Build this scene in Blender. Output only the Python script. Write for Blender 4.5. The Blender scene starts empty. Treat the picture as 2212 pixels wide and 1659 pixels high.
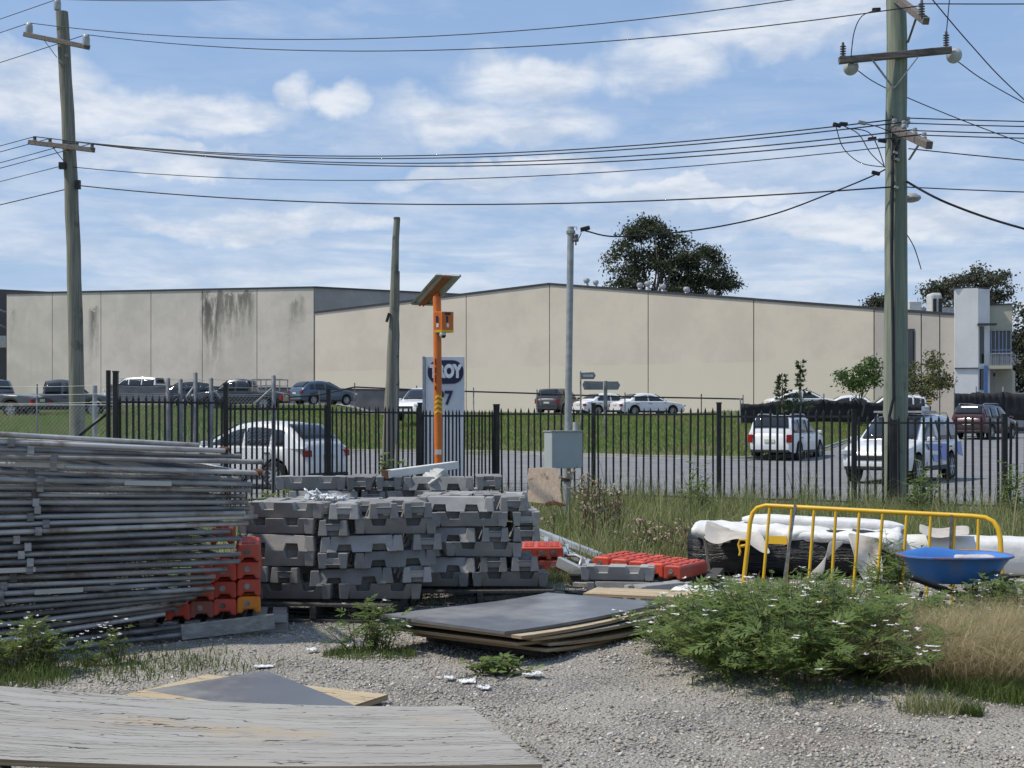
import bpy, math, random
import numpy as np
from mathutils import Vector, Matrix, Euler, Quaternion
R = math.radians
rnd = random.Random(11)
npr = np.random.default_rng(11)
SC = bpy.context.scene
COL = SC.collection

# ------------------------------------------------------------------ camera
F, CX, HY, H = 3000.0, 1106.0, 903.0, 1.5
cam_d = bpy.data.cameras.new('camera')
cam = bpy.data.objects.new('camera', cam_d)
COL.objects.link(cam)
cam.location = (0, 0, H)
cam.rotation_euler = (R(90), 0, 0)
cam_d.sensor_width = 36
cam_d.lens = 36 * F / 2212
cam_d.shift_y = (HY - 829.5) / 2212
cam_d.clip_start = 0.1
cam_d.clip_end = 3000
SC.camera = cam

# ------------------------------------------------------------------ sky, sun, exposure
SUN_DIR = Vector((-0.53, -0.06, 0.84)).normalized()      # from the scene towards the sun
SUN_STRENGTH, SKY_STRENGTH, EXPOSURE = 3.15, 0.108, 0.40
SC.view_settings.view_transform = 'Standard'
SC.view_settings.look = 'None'
SC.view_settings.gamma = 1
SC.view_settings.exposure = EXPOSURE
SC.view_settings.use_curve_mapping = False
sd = bpy.data.lights.new('sun', 'SUN')
sd.energy = SUN_STRENGTH
sd.angle = R(2.5)
sd.color = (1.0, 0.93, 0.83)
so = bpy.data.objects.new('sun', sd)
COL.objects.link(so)
so.location = (-20, -10, 40)
so.rotation_euler = SUN_DIR.to_track_quat('Z', 'Y').to_euler()
W = bpy.data.worlds.new('World')
SC.world = W
W.use_nodes = True


class NT:
    """tiny node helper"""
    def __init__(self, tree, clear=True):
        self.t = tree
        if clear:
            tree.nodes.clear()

    def n(self, typ, **kw):
        nd = self.t.nodes.new(typ)
        for k, v in kw.items():
            if k.startswith('i_'):
                key = k[2:]
                key = int(key) if key.isdigit() else key.replace('_', ' ')
                self.put(nd.inputs[key], v)
            else:
                setattr(nd, k, v)
        return nd

    def put(self, sock, v):
        if hasattr(v, 'is_output') or isinstance(v, bpy.types.NodeSocket):
            self.t.links.new(v, sock)
        else:
            sock.default_value = v

    def math(self, op, a, b=0.0, c=None, clamp=False):
        nd = self.t.nodes.new('ShaderNodeMath')
        nd.operation = op
        nd.use_clamp = clamp
        self.put(nd.inputs[0], a)
        self.put(nd.inputs[1], b)
        if c is not None:
            self.put(nd.inputs[2], c)
        return nd.outputs[0]

    def vmath(self, op, a, b=(0, 0, 0)):
        nd = self.t.nodes.new('ShaderNodeVectorMath')
        nd.operation = op
        self.put(nd.inputs[0], a)
        if op == 'SCALE':
            self.put(nd.inputs[3], b)
        else:
            self.put(nd.inputs[1], b)
        return nd.outputs['Value'] if op in ('LENGTH', 'DOT_PRODUCT', 'DISTANCE') else nd.outputs[0]

    def noise(self, vec, scale, detail=6, rough=0.55, dist=0.0):
        nd = self.t.nodes.new('ShaderNodeTexNoise')
        self.put(nd.inputs['Vector'], vec)
        self.put(nd.inputs['Scale'], scale)
        nd.inputs['Detail'].default_value = detail
        nd.inputs['Roughness'].default_value = rough
        nd.inputs['Distortion'].default_value = dist
        return nd.outputs['Fac']

    def ramp(self, v, lo, hi, a=0.0, b=1.0, smooth=True):
        nd = self.t.nodes.new('ShaderNodeMapRange')
        nd.interpolation_type = 'SMOOTHSTEP' if smooth else 'LINEAR'
        self.put(nd.inputs[0], v)
        for i, x in ((1, lo), (2, hi), (3, a), (4, b)):
            self.put(nd.inputs[i], x)
        return nd.outputs[0]

    def mix(self, fac, a, b, mode='MIX'):
        nd = self.t.nodes.new('ShaderNodeMix')
        nd.data_type = 'RGBA'
        nd.blend_type = mode
        self.put(nd.inputs[0], fac)
        for i, c in ((6, a), (7, b)):
            if isinstance(c, (tuple, list)) and len(c) == 3:
                c = (*c, 1)
            self.put(nd.inputs[i], c)
        return nd.outputs[2]


def build_world():
    T = NT(W.node_tree)
    out = T.n('ShaderNodeOutputWorld')
    sky = T.n('ShaderNodeTexSky')
    sky.sky_type = 'NISHITA'
    sky.sun_disc = False
    sky.sun_elevation = math.asin(SUN_DIR.z)
    sky.sun_rotation = math.atan2(SUN_DIR.x, SUN_DIR.y)
    sky.altitude = 0
    sky.air_density = 1.0
    sky.dust_density = 0.6
    sky.ozone_density = 1.6
    bg = T.n('ShaderNodeBackground', i_Strength=SKY_STRENGTH)
    d = T.n('ShaderNodeTexCoord').outputs['Generated']
    sep = T.n('ShaderNodeSeparateXYZ')
    T.put(sep.inputs[0], d)
    z = sep.outputs[2]
    zc = T.math('MAXIMUM', z, 0.0)
    # flattened cloud banks: the layer is seen at a low angle, so stretch it sideways
    st = T.vmath('MULTIPLY', d, (1, 1, 3.2))
    n1 = T.noise(st, 4.2, 9, 0.58, 0.25)
    n2 = T.noise(T.vmath('ADD', st, (7.1, 2.2, 3.3)), 13.0, 8, 0.6, 0.2)
    bank = T.math('MULTIPLY', T.ramp(zc, 0.30, 0.14, 0.55, 1.0), T.ramp(T.math('ADD', n1, T.math('MULTIPLY', T.math('SUBTRACT', n2, 0.5), 0.30)), 0.48, 0.66))
    # wispy streets of cloud towards the horizon
    st2 = T.vmath('MULTIPLY', d, (1, 1, 9.0))
    n3 = T.noise(T.vmath('ADD', st2, (1.7, 9.2, 0.4)), 5.5, 9, 0.6, 0.5)
    low = T.math('ADD', T.math('MULTIPLY', T.ramp(n3, 0.34, 0.60), T.ramp(zc, 0.30, 0.06, 0.0, 0.56)), T.ramp(zc, 0.26, 0.02, 0.05, 0.28))
    # separate fair-weather cumulus
    wob = T.n('ShaderNodeTexNoise')
    T.put(wob.inputs['Vector'], d)
    wob.inputs['Scale'].default_value = 19
    wob.inputs['Detail'].default_value = 7
    wobv = T.vmath('SCALE', T.vmath('SUBTRACT', wob.outputs['Color'], (0.5, 0.5, 0.5)), 0.058)
    dw = T.vmath('ADD', d, wobv)
    puffs = None
    for (px, py, ax, az) in ((1135, 165, .056, .019), (1080, 258, .082, .020), (1420, 135, .050, .021),
                             (430, 250, .072, .018), (645, 205, .017, .020), (735, 225, .022, .014),
                             (40, 195, .060, .030), (215, 265, .050, .018), (1700, 40, .090, .026),
                             (1120, 375, .100, .012), (320, 345, .085, .012), (560, 480, .11, .014), (1900, 470, .14, .018),
                             (1500, 420, .09, .010)):
        v = Vector(((px - CX) / F, 1, (HY - py) / F)).normalized()
        q = T.vmath('MULTIPLY', T.vmath('SUBTRACT', dw, tuple(v)), (.85 / ax, .85 / ax, .88 / az))
        m = T.ramp(T.vmath('LENGTH', q), 1.10, 0.50)
        puffs = m if puffs is None else T.math('MAXIMUM', puffs, m)
    puffs = T.math('MULTIPLY', puffs, T.ramp(n2, 0.30, 0.55, 0.55, 1.0))
    cov = T.math('MAXIMUM', T.math('MAXIMUM', T.math('MULTIPLY', bank, 0.62), low), puffs)
    cov = T.math('MULTIPLY', cov, T.ramp(z, -0.02, 0.0), clamp=True)
    shade = T.ramp(T.noise(T.vmath('ADD', st, (3.3, 1.1, 8.2)), 16, 7, 0.6), 0.30, 0.68)
    ccol = T.mix(shade, (3.8, 4.4, 5.4), (6.2, 6.4, 6.7))
    base = T.mix(0.72, sky.outputs[0], (1.95, 3.1, 5.15))
    T.put(bg.inputs['Color'], T.mix(T.math('MULTIPLY', cov, 0.86), base, ccol))
    T.put(out.inputs['Surface'], bg.outputs[0])


build_world()


# ------------------------------------------------------------------ helpers
def P(px, py, d):
    """point at depth d that the photograph shows at (px, py) (2212 x 1659 frame)"""
    return Vector(((px - CX) * d / F, d, H - (py - HY) * d / F))


def PZ(px, d, z):
    return Vector(((px - CX) * d / F, d, z))


LABELS = {}


def tag(o, label, cat, group=None, kind=None):
    if label:
        o['label'] = label
    if cat:
        o['category'] = cat
    if group:
        o['group'] = group
    if kind:
        o['kind'] = kind
    return o


def thing(name, label, cat, loc=(0, 0, 0), group=None, rz=0.0):
    o = bpy.data.objects.new(name, None)
    COL.objects.link(o)
    o.empty_display_size = 0.2
    o.location = loc
    o.rotation_euler = (0, 0, rz)
    return tag(o, label, cat, group)


def wloc(o):
    v = Vector((0, 0, 0))
    while o is not None:
        v += Vector(o.location)
        o = o.parent
    return v


def copy_tree(o, parent=None):
    c = o.copy()
    COL.objects.link(c)
    c.parent = parent
    for ch in list(o.children):
        copy_tree(ch, c)
    return c


def rotm(e):
    return Euler(e).to_matrix()


class MB:
    def __init__(self):
        self.v, self.f, self.mi = [], [], []

    def add(self, vs, fs, mi=0):
        n = len(self.v)
        self.v += [tuple(v) for v in vs]
        for f in fs:
            self.f.append(tuple(i + n for i in f))
            self.mi.append(mi)
        return self

    def box(self, c, s, rot=None, taper=1.0, mi=0):
        c = Vector(c)
        M = rot if isinstance(rot, Matrix) else (rotm(rot) if rot else Matrix.Identity(3))
        vs = []
        for z in (-.5, .5):
            k = taper if z > 0 else 1.0
            for x, y in ((-.5, -.5), (.5, -.5), (.5, .5), (-.5, .5)):
                vs.append(c + M @ Vector((x * s[0] * k, y * s[1] * k, z * s[2])))
        return self.add(vs, [(3, 2, 1, 0), (4, 5, 6, 7), (0, 1, 5, 4), (1, 2, 6, 5), (2, 3, 7, 6), (3, 0, 4, 7)], mi)

    def bar(self, a, b, w, h=None, up=(0, 0, 1), mi=0):
        a, b = Vector(a), Vector(b)
        h = h or w
        x = (b - a)
        L = x.length
        x.normalize()
        u = Vector(up)
        if abs(x.dot(u)) > .98:
            u = Vector((0, 1, 0))
        y = u.cross(x).normalized()
        z = x.cross(y)
        M = Matrix((x, y, z)).transposed()
        return self.box((a + b) / 2, (L, w, h), M, 1.0, mi)

    def tube(self, pts, r, n=8, caps=True, closed=False):
        pts = [Vector(p) for p in pts]
        m = len(pts)
        rs = r if isinstance(r, (list, tuple)) else [r] * m
        vs, fs = [], []
        prev = None
        for i, p in enumerate(pts):
            if closed:
                t = (pts[(i + 1) % m] - pts[i - 1])
            else:
                t = pts[min(i + 1, m - 1)] - pts[max(i - 1, 0)]
            t.normalize()
            if prev is None:
                u = Vector((0, 0, 1)) if abs(t.z) < .9 else Vector((0, 1, 0))
            else:
                u = prev
            u = (u - t * u.dot(t)).normalized()
            prev = u
            w = t.cross(u)
            for k in range(n):
                a = 2 * math.pi * k / n
                vs.append(p + (u * math.cos(a) + w * math.sin(a)) * rs[i])
        for i in range(m if closed else m - 1):
            j = (i + 1) % m
            for k in range(n):
                l = (k + 1) % n
                fs.append((i * n + k, i * n + l, j * n + l, j * n + k))
        if caps and not closed:
            fs.append(tuple(range(n))[::-1])
            fs.append(tuple((m - 1) * n + k for k in range(n)))
        return self.add(vs, fs)

    def lathe(self, prof, c=(0, 0, 0), n=16, M=None, caps=True):
        c = Vector(c)
        M = M or Matrix.Identity(3)
        vs, fs = [], []
        for (r, z) in prof:
            for k in range(n):
                a = 2 * math.pi * k / n
                vs.append(c + M @ Vector((r * math.cos(a), r * math.sin(a), z)))
        m = len(prof)
        for i in range(m - 1):
            for k in range(n):
                l = (k + 1) % n
                fs.append((i * n + k, i * n + l, (i + 1) * n + l, (i + 1) * n + k))
        if caps and prof[0][0] > 1e-5:
            fs.append(tuple(range(n))[::-1])
        if caps and prof[-1][0] > 1e-5:
            fs.append(tuple((m - 1) * n + k for k in range(n)))
        return self.add(vs, fs)

    def prism(self, poly, a, b):
        """poly: list of Vector offsets functions -> two rings (lists of points)"""
        n = len(poly)
        vs = [p + a for p in poly] + [p + b for p in poly]
        fs = [tuple(range(n))[::-1], tuple(range(n, 2 * n))]
        for i in range(n):
            j = (i + 1) % n
            fs.append((i, j, n + j, n + i))
        return self.add(vs, fs)

    def sheet(self, pts_grid, thick):
        """pts_grid[i][j] top surface; closed slab of given thickness below it"""
        nu, nv = len(pts_grid), len(pts_grid[0])
        top = [Vector(p) for r in pts_grid for p in r]
        bot = [p - Vector((0, 0, thick)) for p in top]
        N = nu * nv
        fs = []
        for i in range(nu - 1):
            for j in range(nv - 1):
                q = (i * nv + j, (i + 1) * nv + j, (i + 1) * nv + j + 1, i * nv + j + 1)
                fs.append(q)
                fs.append(tuple(N + k for k in q[::-1]))
        edge = [i * nv for i in range(nu)] + [(nu - 1) * nv + j for j in range(1, nv)] + \
               [i * nv + nv - 1 for i in range(nu - 2, -1, -1)] + [j for j in range(nv - 2, 0, -1)]
        for k in range(len(edge)):
            a, b = edge[k], edge[(k + 1) % len(edge)]
            self_f = (b, a, N + a, N + b)
            fs.append(self_f)
        return self.add(top + bot, fs)

    def build(self, name, mat, parent=None, smooth=False, bevel=0.0, rel=False, loc=None, auto=None):
        me = bpy.data.meshes.new(name)
        off = wloc(parent) if (rel and parent is not None) else Vector((0, 0, 0))
        if loc is not None:
            off = Vector(loc)
        vs = self.v if off.length == 0 else [(x - off.x, y - off.y, z - off.z) for x, y, z in self.v]
        me.from_pydata(vs, [], self.f)
        mats = mat if isinstance(mat, (list, tuple)) else [mat]
        for m in mats:
            me.materials.append(m)
        if len(mats) > 1:
            me.polygons.foreach_set('material_index', self.mi)
        if smooth:
            me.polygons.foreach_set('use_smooth', [True] * len(me.polygons))
            if auto:
                me.set_sharp_from_angle(angle=R(auto))
        me.update()
        o = bpy.data.objects.new(name, me)
        COL.objects.link(o)
        o.parent = parent
        if loc is not None:
            o.location = loc
        if bevel:
            b = o.modifiers.new('bevel', 'BEVEL')
            b.width = bevel
            b.segments = 2
            b.limit_method = 'ANGLE'
            b.angle_limit = R(40)
        return o


def np_mesh(name, V, T, mat, parent=None, kind=None, loc=None):
    """fast triangle mesh"""
    V = np.asarray(V, dtype=np.float32)
    T = np.asarray(T, dtype=np.int32)
    if loc is not None:
        V = V - np.array(loc, dtype=np.float32)
    me = bpy.data.meshes.new(name)
    me.vertices.add(len(V))
    me.vertices.foreach_set('co', V.ravel())
    me.loops.add(T.size)
    me.loops.foreach_set('vertex_index', T.ravel())
    me.polygons.add(len(T))
    me.polygons.foreach_set('loop_start', np.arange(0, T.size, 3, dtype=np.int32))
    me.polygons.foreach_set('loop_total', np.full(len(T), 3, dtype=np.int32))
    me.materials.append(mat)
    me.update(calc_edges=True)
    o = bpy.data.objects.new(name, me)
    COL.objects.link(o)
    o.parent = parent
    if loc is not None and parent is None:
        o.location = loc
    if kind:
        o['kind'] = kind
    return o


def unit(a):
    return a / np.maximum(np.linalg.norm(a, axis=1, keepdims=True), 1e-9)


def leaf_arrays(base, d, side, length, width):
    """rhombic leaves: base point, direction, side vector, all (N,3)"""
    n = len(base)
    L = length[:, None]
    Wd = width[:, None]
    up = np.cross(d, side)
    mid = base + d * L * .45 - up * L * .04
    V = np.stack([base, mid + side * Wd * .5, base + d * L, mid - side * Wd * .5], axis=1).reshape(-1, 3)
    i = np.arange(n)[:, None] * 4
    T = np.concatenate([i + np.array([[0, 1, 2]]), i + np.array([[0, 2, 3]])])
    return V, T


def blades(name, pts, h, w, lean, mat, kind='stuff', parent=None, loc=None):
    n = len(pts)
    az = npr.uniform(0, 2 * np.pi, n)
    ld = np.stack([np.cos(az), np.sin(az), np.zeros(n)], 1)
    az2 = npr.uniform(0, 2 * np.pi, n)
    sd_ = np.stack([np.cos(az2), np.sin(az2), np.zeros(n)], 1) * (w[:, None] * .5)
    l = (npr.uniform(0.1, 1, n) * lean)[:, None]
    up = np.array([[0, 0, 1.0]])
    hh = h[:, None]
    m = pts + up * hh * .55 + ld * l * hh * .3
    t = pts + up * hh * (1 - .35 * l) + ld * l * hh * .95
    V = np.stack([pts - sd_, pts + sd_, m + sd_ * .75, m - sd_ * .75, t], 1).reshape(-1, 3)
    i = np.arange(n)[:, None] * 5
    T = np.concatenate([i + np.array([[0, 1, 2]]), i + np.array([[0, 2, 3]]), i + np.array([[3, 2, 4]])])
    return np_mesh(name, V, T, mat, parent, kind, loc)


# ------------------------------------------------------------------ materials
def pm(name, c1, c2=None, rough=.7, metal=0.0, scale=6, detail=6, lo=.35, hi=.65, stretch=(1, 1, 1),
       bump=0.0, bscale=40, spec=.4, vary=0.0, dirt=None, dscale=2.5, dlo=.55, dhi=.75, bdist=.01, coat=0):
    m = bpy.data.materials.new(name)
    m.use_nodes = True
    T = NT(m.node_tree)
    out = T.n('ShaderNodeOutputMaterial')
    b = T.n('ShaderNodeBsdfPrincipled')
    T.put(out.inputs[0], b.outputs[0])
    co = T.n('ShaderNodeTexCoord').outputs['Object']
    oi = T.n('ShaderNodeObjectInfo').outputs['Random']
    cmb = T.n('ShaderNodeCombineXYZ')
    T.put(cmb.inputs[0], T.math('MULTIPLY', oi, 31.7))
    T.put(cmb.inputs[1], T.math('MULTIPLY', oi, 17.3))
    v = T.vmath('ADD', co, cmb.outputs[0])
    vs = T.vmath('MULTIPLY', v, stretch)
    c2 = c2 or tuple(x * .82 for x in c1)
    f = T.ramp(T.noise(vs, scale, detail), lo, hi)
    c = T.mix(f, c1, c2)
    if dirt:
        g = T.ramp(T.noise(v, dscale, 8, .65), dlo, dhi)
        c = T.mix(g, c, dirt)
    if vary:
        k = T.math('ADD', T.math('MULTIPLY', oi, vary), 1 - vary * .5)
        c = T.mix(1.0, c, T.n('ShaderNodeCombineColor', i_Red=k, i_Green=k, i_Blue=k).outputs[0], 'MULTIPLY')
    T.put(b.inputs['Base Color'], c)
    b.inputs['Roughness'].default_value = rough
    b.inputs['Metallic'].default_value = metal
    b.inputs['Specular IOR Level'].default_value = spec
    if coat:
        b.inputs['Coat Weight'].default_value = coat
        b.inputs['Coat Roughness'].default_value = .06
    if bump:
        bn = T.n('ShaderNodeBump', i_Strength=bump, i_Distance=bdist)
        T.put(bn.inputs['Height'], T.noise(vs, bscale, 5, .6))
        T.put(b.inputs['Normal'], bn.outputs[0])
    return m


def island_mat(name, cols, rough=.8, transl=0.0, big=None):
    """one random colour of the ramp for each loose piece (leaf, blade, pebble)"""
    m = bpy.data.materials.new(name)
    m.use_nodes = True
    T = NT(m.node_tree)
    out = T.n('ShaderNodeOutputMaterial')
    g = T.n('ShaderNodeNewGeometry')
    r = T.n('ShaderNodeValToRGB')
    T.put(r.inputs[0], g.outputs['Random Per Island'])
    el = r.color_ramp.elements
    el[0].position, el[0].color = 0, (*cols[0], 1)
    el[1].position, el[1].color = 1, (*cols[-1], 1)
    for i, c in enumerate(cols[1:-1]):
        e = el.new((i + 1) / (len(cols) - 1))
        e.color = (*c, 1)
    c = r.outputs[0]
    if big:
        co = T.n('ShaderNodeTexCoord').outputs['Object']
        c = T.mix(T.ramp(T.noise(co, big[0], 4), .4, .62), c, big[1])
    b = T.n('ShaderNodeBsdfPrincipled')
    T.put(b.inputs['Base Color'], c)
    b.inputs['Roughness'].default_value = rough
    b.inputs['Specular IOR Level'].default_value = .3
    sh = b.outputs[0]
    if transl:
        tr = T.n('ShaderNodeBsdfTranslucent')
        T.put(tr.inputs[0], c)
        mx = T.n('ShaderNodeMixShader', i_Fac=transl)
        T.put(mx.inputs[1], sh)
        T.put(mx.inputs[2], tr.outputs[0])
        sh = mx.outputs[0]
    T.put(out.inputs[0], sh)
    return m


def glass_mat(name, c=(.02, .025, .03), rough=.05):
    m = bpy.data.materials.new(name)
    m.use_nodes = True
    b = m.node_tree.nodes['Principled BSDF']
    b.inputs['Base Color'].default_value = (*c, 1)
    b.inputs['Roughness'].default_value = rough
    b.inputs['Specular IOR Level'].default_value = .6
    return m


def emit_mat(name, c, s):
    m = bpy.data.materials.new(name)
    m.use_nodes = True
    b = m.node_tree.nodes['Principled BSDF']
    b.inputs['Base Color'].default_value = (*c, 1)
    b.inputs['Emission Color'].default_value = (*c, 1)
    b.inputs['Emission Strength'].default_value = s
    return m


M = {}
M['black_steel'] = pm('black_powder_coat', (.012, .012, .014), (.02, .02, .023), rough=.45, scale=5, dirt=(.05, .045, .04))
M['galv'] = pm('galvanised_steel', (.36, .37, .38), (.27, .28, .29), rough=.55, metal=.25, scale=9, bump=.05, dirt=(.22, .21, .2))
M['galv_old'] = pm('weathered_galvanised', (.43, .425, .41), (.28, .275, .265), rough=.5, metal=.35, scale=5, stretch=(.4, 3, 3),
                   dirt=(.13, .09, .065), dscale=2.2, dlo=.48, dhi=.68, vary=.55)
M['galv_dull'] = pm('dull_galvanised', (.33, .33, .325), (.19, .19, .185), rough=.55, metal=.3, scale=7, stretch=(.4, 3, 3),
                    dirt=(.07, .06, .05), dscale=2, dlo=.45, dhi=.7, vary=.6)
M['pole_wood'] = pm('weathered_pole_timber', (.15, .145, .115), (.24, .23, .19), rough=.9, scale=7, stretch=(3, 3, .12),
                    bump=.5, bscale=9, dirt=(.05, .05, .04), dscale=1.2, bdist=.03)
M['pole_green'] = pm('green_treated_pole_timber', (.155, .185, .14), (.25, .265, .21), rough=.9, scale=6, stretch=(3, 3, .10),
                     bump=.6, bscale=8, dirt=(.04, .045, .035), dscale=1.2, bdist=.03)
M['arm_wood'] = pm('crossarm_timber', (.10, .085, .075), (.17, .15, .14), rough=.9, scale=8, stretch=(.3, 3, 3), bump=.3)
M['porcelain'] = pm('porcelain', (.42, .42, .42), (.32, .32, .33), rough=.35, scale=5)
M['brown_porcelain'] = pm('dark_porcelain', (.10, .10, .11), (.16, .16, .17), rough=.3, scale=5)
M['glassins'] = pm('grey_glass_insulator', (.45, .46, .45), (.35, .36, .35), rough=.25, scale=5)
M['wire'] = pm('black_cable', (.012, .013, .018), (.02, .02, .026), rough=.6)
M['rust'] = pm('rust', (.16, .06, .03), (.07, .035, .025), rough=.9, scale=12)
M['tyre'] = pm('tyre_rubber', (.012, .012, .012), (.02, .02, .02), rough=.85)
M['rim'] = pm('alloy_rim', (.42, .43, .44), (.33, .34, .35), rough=.35, metal=.3)
M['glass'] = glass_mat('dark_window_glass')
M['blackplastic'] = pm('black_plastic', (.018, .018, .018), (.03, .03, .03), rough=.6)
M['tail'] = pm('red_tail_lens', (.30, .012, .012), (.22, .01, .01), rough=.15)
M['lamp'] = pm('clear_lamp_lens', (.62, .64, .66), (.5, .5, .52), rough=.12)
M['plate'] = pm('number_plate', (.62, .60, .45), (.55, .55, .42), rough=.5)


# ------------------------------------------------------------------ ground, road, kerb
def ss(t):
    t = np.clip(t, 0, 1)
    return t * t * (3 - 2 * t)


KX = [-90, -15, -.5, 5, 8.7, 12, 17, 24, 40, 90]
KY = [64, 59, 57, 54, 52.6, 56, 69, 86, 118, 200]


def yk(x):
    return np.interp(x, KX, KY)


def yfront(x):
    return np.where(x > -.36, 29.6 - .56 * (x + .36), 29.6 + .68 * (x + .36)) + .6


def zg(x, y):
    x = np.asarray(x, float)
    y = np.asarray(y, float)
    yard = -.2 * ss((y - 12.5) / 12)
    road = -.2 + .75 * ss((y - 45) / 32)
    k = yk(x)
    bank = -.2 + .75 * ss((np.minimum(k, 80) - 45) / 32) + .12 + 1.55 * np.clip((y - k) / 30, 0, 1)
    z = np.where(y < yfront(x), yard, np.where(y < k, road, np.maximum(bank, np.where(y > k, road, -9))))
    a = ss((-8.8 - x) / 3.5) * ss((y - 25) / 6)
    zl = .55 + np.clip(y - 28, 0, 78) * .027
    return z * (1 - a) + np.maximum(z, zl) * a


def zat(x, y):
    return float(zg(x, y))


def grass_ground_mat():
    m = bpy.data.materials.new('grass_and_soil')
    m.use_nodes = True
    T = NT(m.node_tree)
    out = T.n('ShaderNodeOutputMaterial')
    b = T.n('ShaderNodeBsdfPrincipled')
    T.put(out.inputs[0], b.outputs[0])
    co = T.n('ShaderNodeTexCoord').outputs['Object']
    g = T.mix(T.ramp(T.noise(co, 3.5, 7), .35, .65), (.085, .13, .03), (.13, .155, .05))
    dry = T.mix(T.ramp(T.noise(co, 9, 5), .4, .6), (.17, .15, .08), (.11, .10, .06))
    c = T.mix(T.ramp(T.noise(co, .35, 6), .50, .68), g, dry)
    T.put(b.inputs['Base Color'], c)
    b.inputs['Roughness'].default_value = .95
    bn = T.n('ShaderNodeBump', i_Strength=.6, i_Distance=.08)
    T.put(bn.inputs['Height'], T.noise(co, 18, 6))
    T.put(b.inputs['Normal'], bn.outputs[0])
    return m


def gravel_mat():
    m = bpy.data.materials.new('crushed_gravel')
    m.use_nodes = True
    T = NT(m.node_tree)
    out = T.n('ShaderNodeOutputMaterial')
    b = T.n('ShaderNodeBsdfPrincipled')
    T.put(out.inputs[0], b.outputs[0])
    co = T.n('ShaderNodeTexCoord').outputs['Object']
    vo = T.n('ShaderNodeTexVoronoi', i_Scale=55.0)
    T.put(vo.inputs['Vector'], co)
    sep = T.n('ShaderNodeSeparateColor')
    T.put(sep.inputs[0], vo.outputs['Color'])
    stones = T.mix(sep.outputs[0], (.15, .14, .12), (.42, .395, .35))
    gaps = T.mix(T.ramp(vo.outputs['Distance'], .35, .75), stones, (.13, .12, .105))
    dust = T.mix(T.ramp(T.noise(co, 60, 4), .4, .6), (.36, .335, .29), (.29, .265, .23))
    c = T.mix(T.ramp(T.noise(co, 1.1, 7, .65), .36, .58), gaps, dust)
    c = T.mix(T.ramp(T.noise(T.vmath('ADD', co, (4, 9, 2)), .8, 6), .60, .74), c, (.20, .17, .14))
    T.put(b.inputs['Base Color'], c)
    b.inputs['Roughness'].default_value = .95
    bn = T.n('ShaderNodeBump', i_Strength=.9, i_Distance=.02)
    T.put(bn.inputs['Height'], T.math('ADD', T.math('MULTIPLY', vo.outputs['Distance'], -1.0), T.noise(co, 30, 5)))
    T.put(b.inputs['Normal'], bn.outputs[0])
    return m


M['ground'] = grass_ground_mat()
M['gravel'] = gravel_mat()
M['asphalt'] = pm('worn_asphalt', (.20, .20, .205), (.155, .157, .162), rough=.9, scale=1.3, detail=9, bump=.3, bscale=60,
                  dirt=(.24, .235, .23), dscale=.5)
M['lot'] = pm('parking_lot_concrete', (.24, .235, .225), (.18, .178, .17), rough=.9, scale=.6)
M['kerb'] = pm('kerb_concrete', (.34, .33, .31), (.24, .235, .22), rough=.9, scale=2, bump=.2)


def grid_obj(name, xs, ys, zf, mat, mask=None):
    X, Y = np.meshgrid(xs, ys)
    Z = zf(X, Y)
    nx, ny = len(xs), len(ys)
    V = np.stack([X, Y, Z], -1).reshape(-1, 3)
    i, j = np.meshgrid(np.arange(nx - 1), np.arange(ny - 1))
    a = (j * nx + i).ravel()
    if mask is not None:
        a = a[mask(X, Y)[:-1, :-1].ravel()]
    T = np.concatenate([np.stack([a, a + 1, a + nx + 1], 1), np.stack([a, a + nx + 1, a + nx], 1)])
    o = np_mesh(name, V, T, mat)
    o.data.polygons.foreach_set('use_smooth', [True] * len(o.data.polygons))
    o['kind'] = 'structure'
    return o


xs = np.concatenate([np.linspace(-900, -70, 12), np.arange(-66, 66, 1.2), np.linspace(70, 900, 12)])
ys = np.concatenate([np.linspace(-60, 0, 6), np.arange(1.0, 132, 1.2), np.linspace(136, 1500, 14)])


def zterr(x, y):
    z = zg(x, y)
    road = (y > yfront(x) - .3) & (y < yk(x) + .3) & (x > -9.5)
    yard = (y < 14)
    return z - np.where(road, .10, 0) - np.where(yard, .06, 0)


grid_obj('ground', xs, ys, zterr, M['ground'])


def zyard(x, y):
    n = .012 * np.sin(x * 2.1 + y * 1.3) + .010 * np.sin(x * 4.7 - y * 3.1 + 1) + .006 * np.sin(x * 9.1 + y * 8.3)
    return zg(x, y) + n - .035 * ss((y - 12.2) / 1.6)


grid_obj('yard_ground', np.arange(-9, 9.01, .15), np.arange(-4, 14.2, .15), zyard, M['gravel'])

# road sheet
nxr = 90
V, T = [], []
rx = np.concatenate([np.linspace(-9.5, 26, 70), np.linspace(28, 80, 14)])
vv = np.linspace(0, 1, 24)
for i, x in enumerate(rx):
    a, b_ = float(yfront(x)), float(yk(x)) - .02
    for v in vv:
        y = a + (b_ - a) * v
        V.append((x, y, -.2 + .75 * float(ss((y - 45) / 32)) - .015))
n = len(vv)
for i in range(len(rx) - 1):
    for j in range(n - 1):
        a = i * n + j
        T += [(a, a + n, a + n + 1), (a, a + n + 1, a + 1)]
ro = np_mesh('road', V, T, M['asphalt'])
ro.data.polygons.foreach_set('use_smooth', [True] * len(ro.data.polygons))
ro['kind'] = 'structure'

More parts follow.
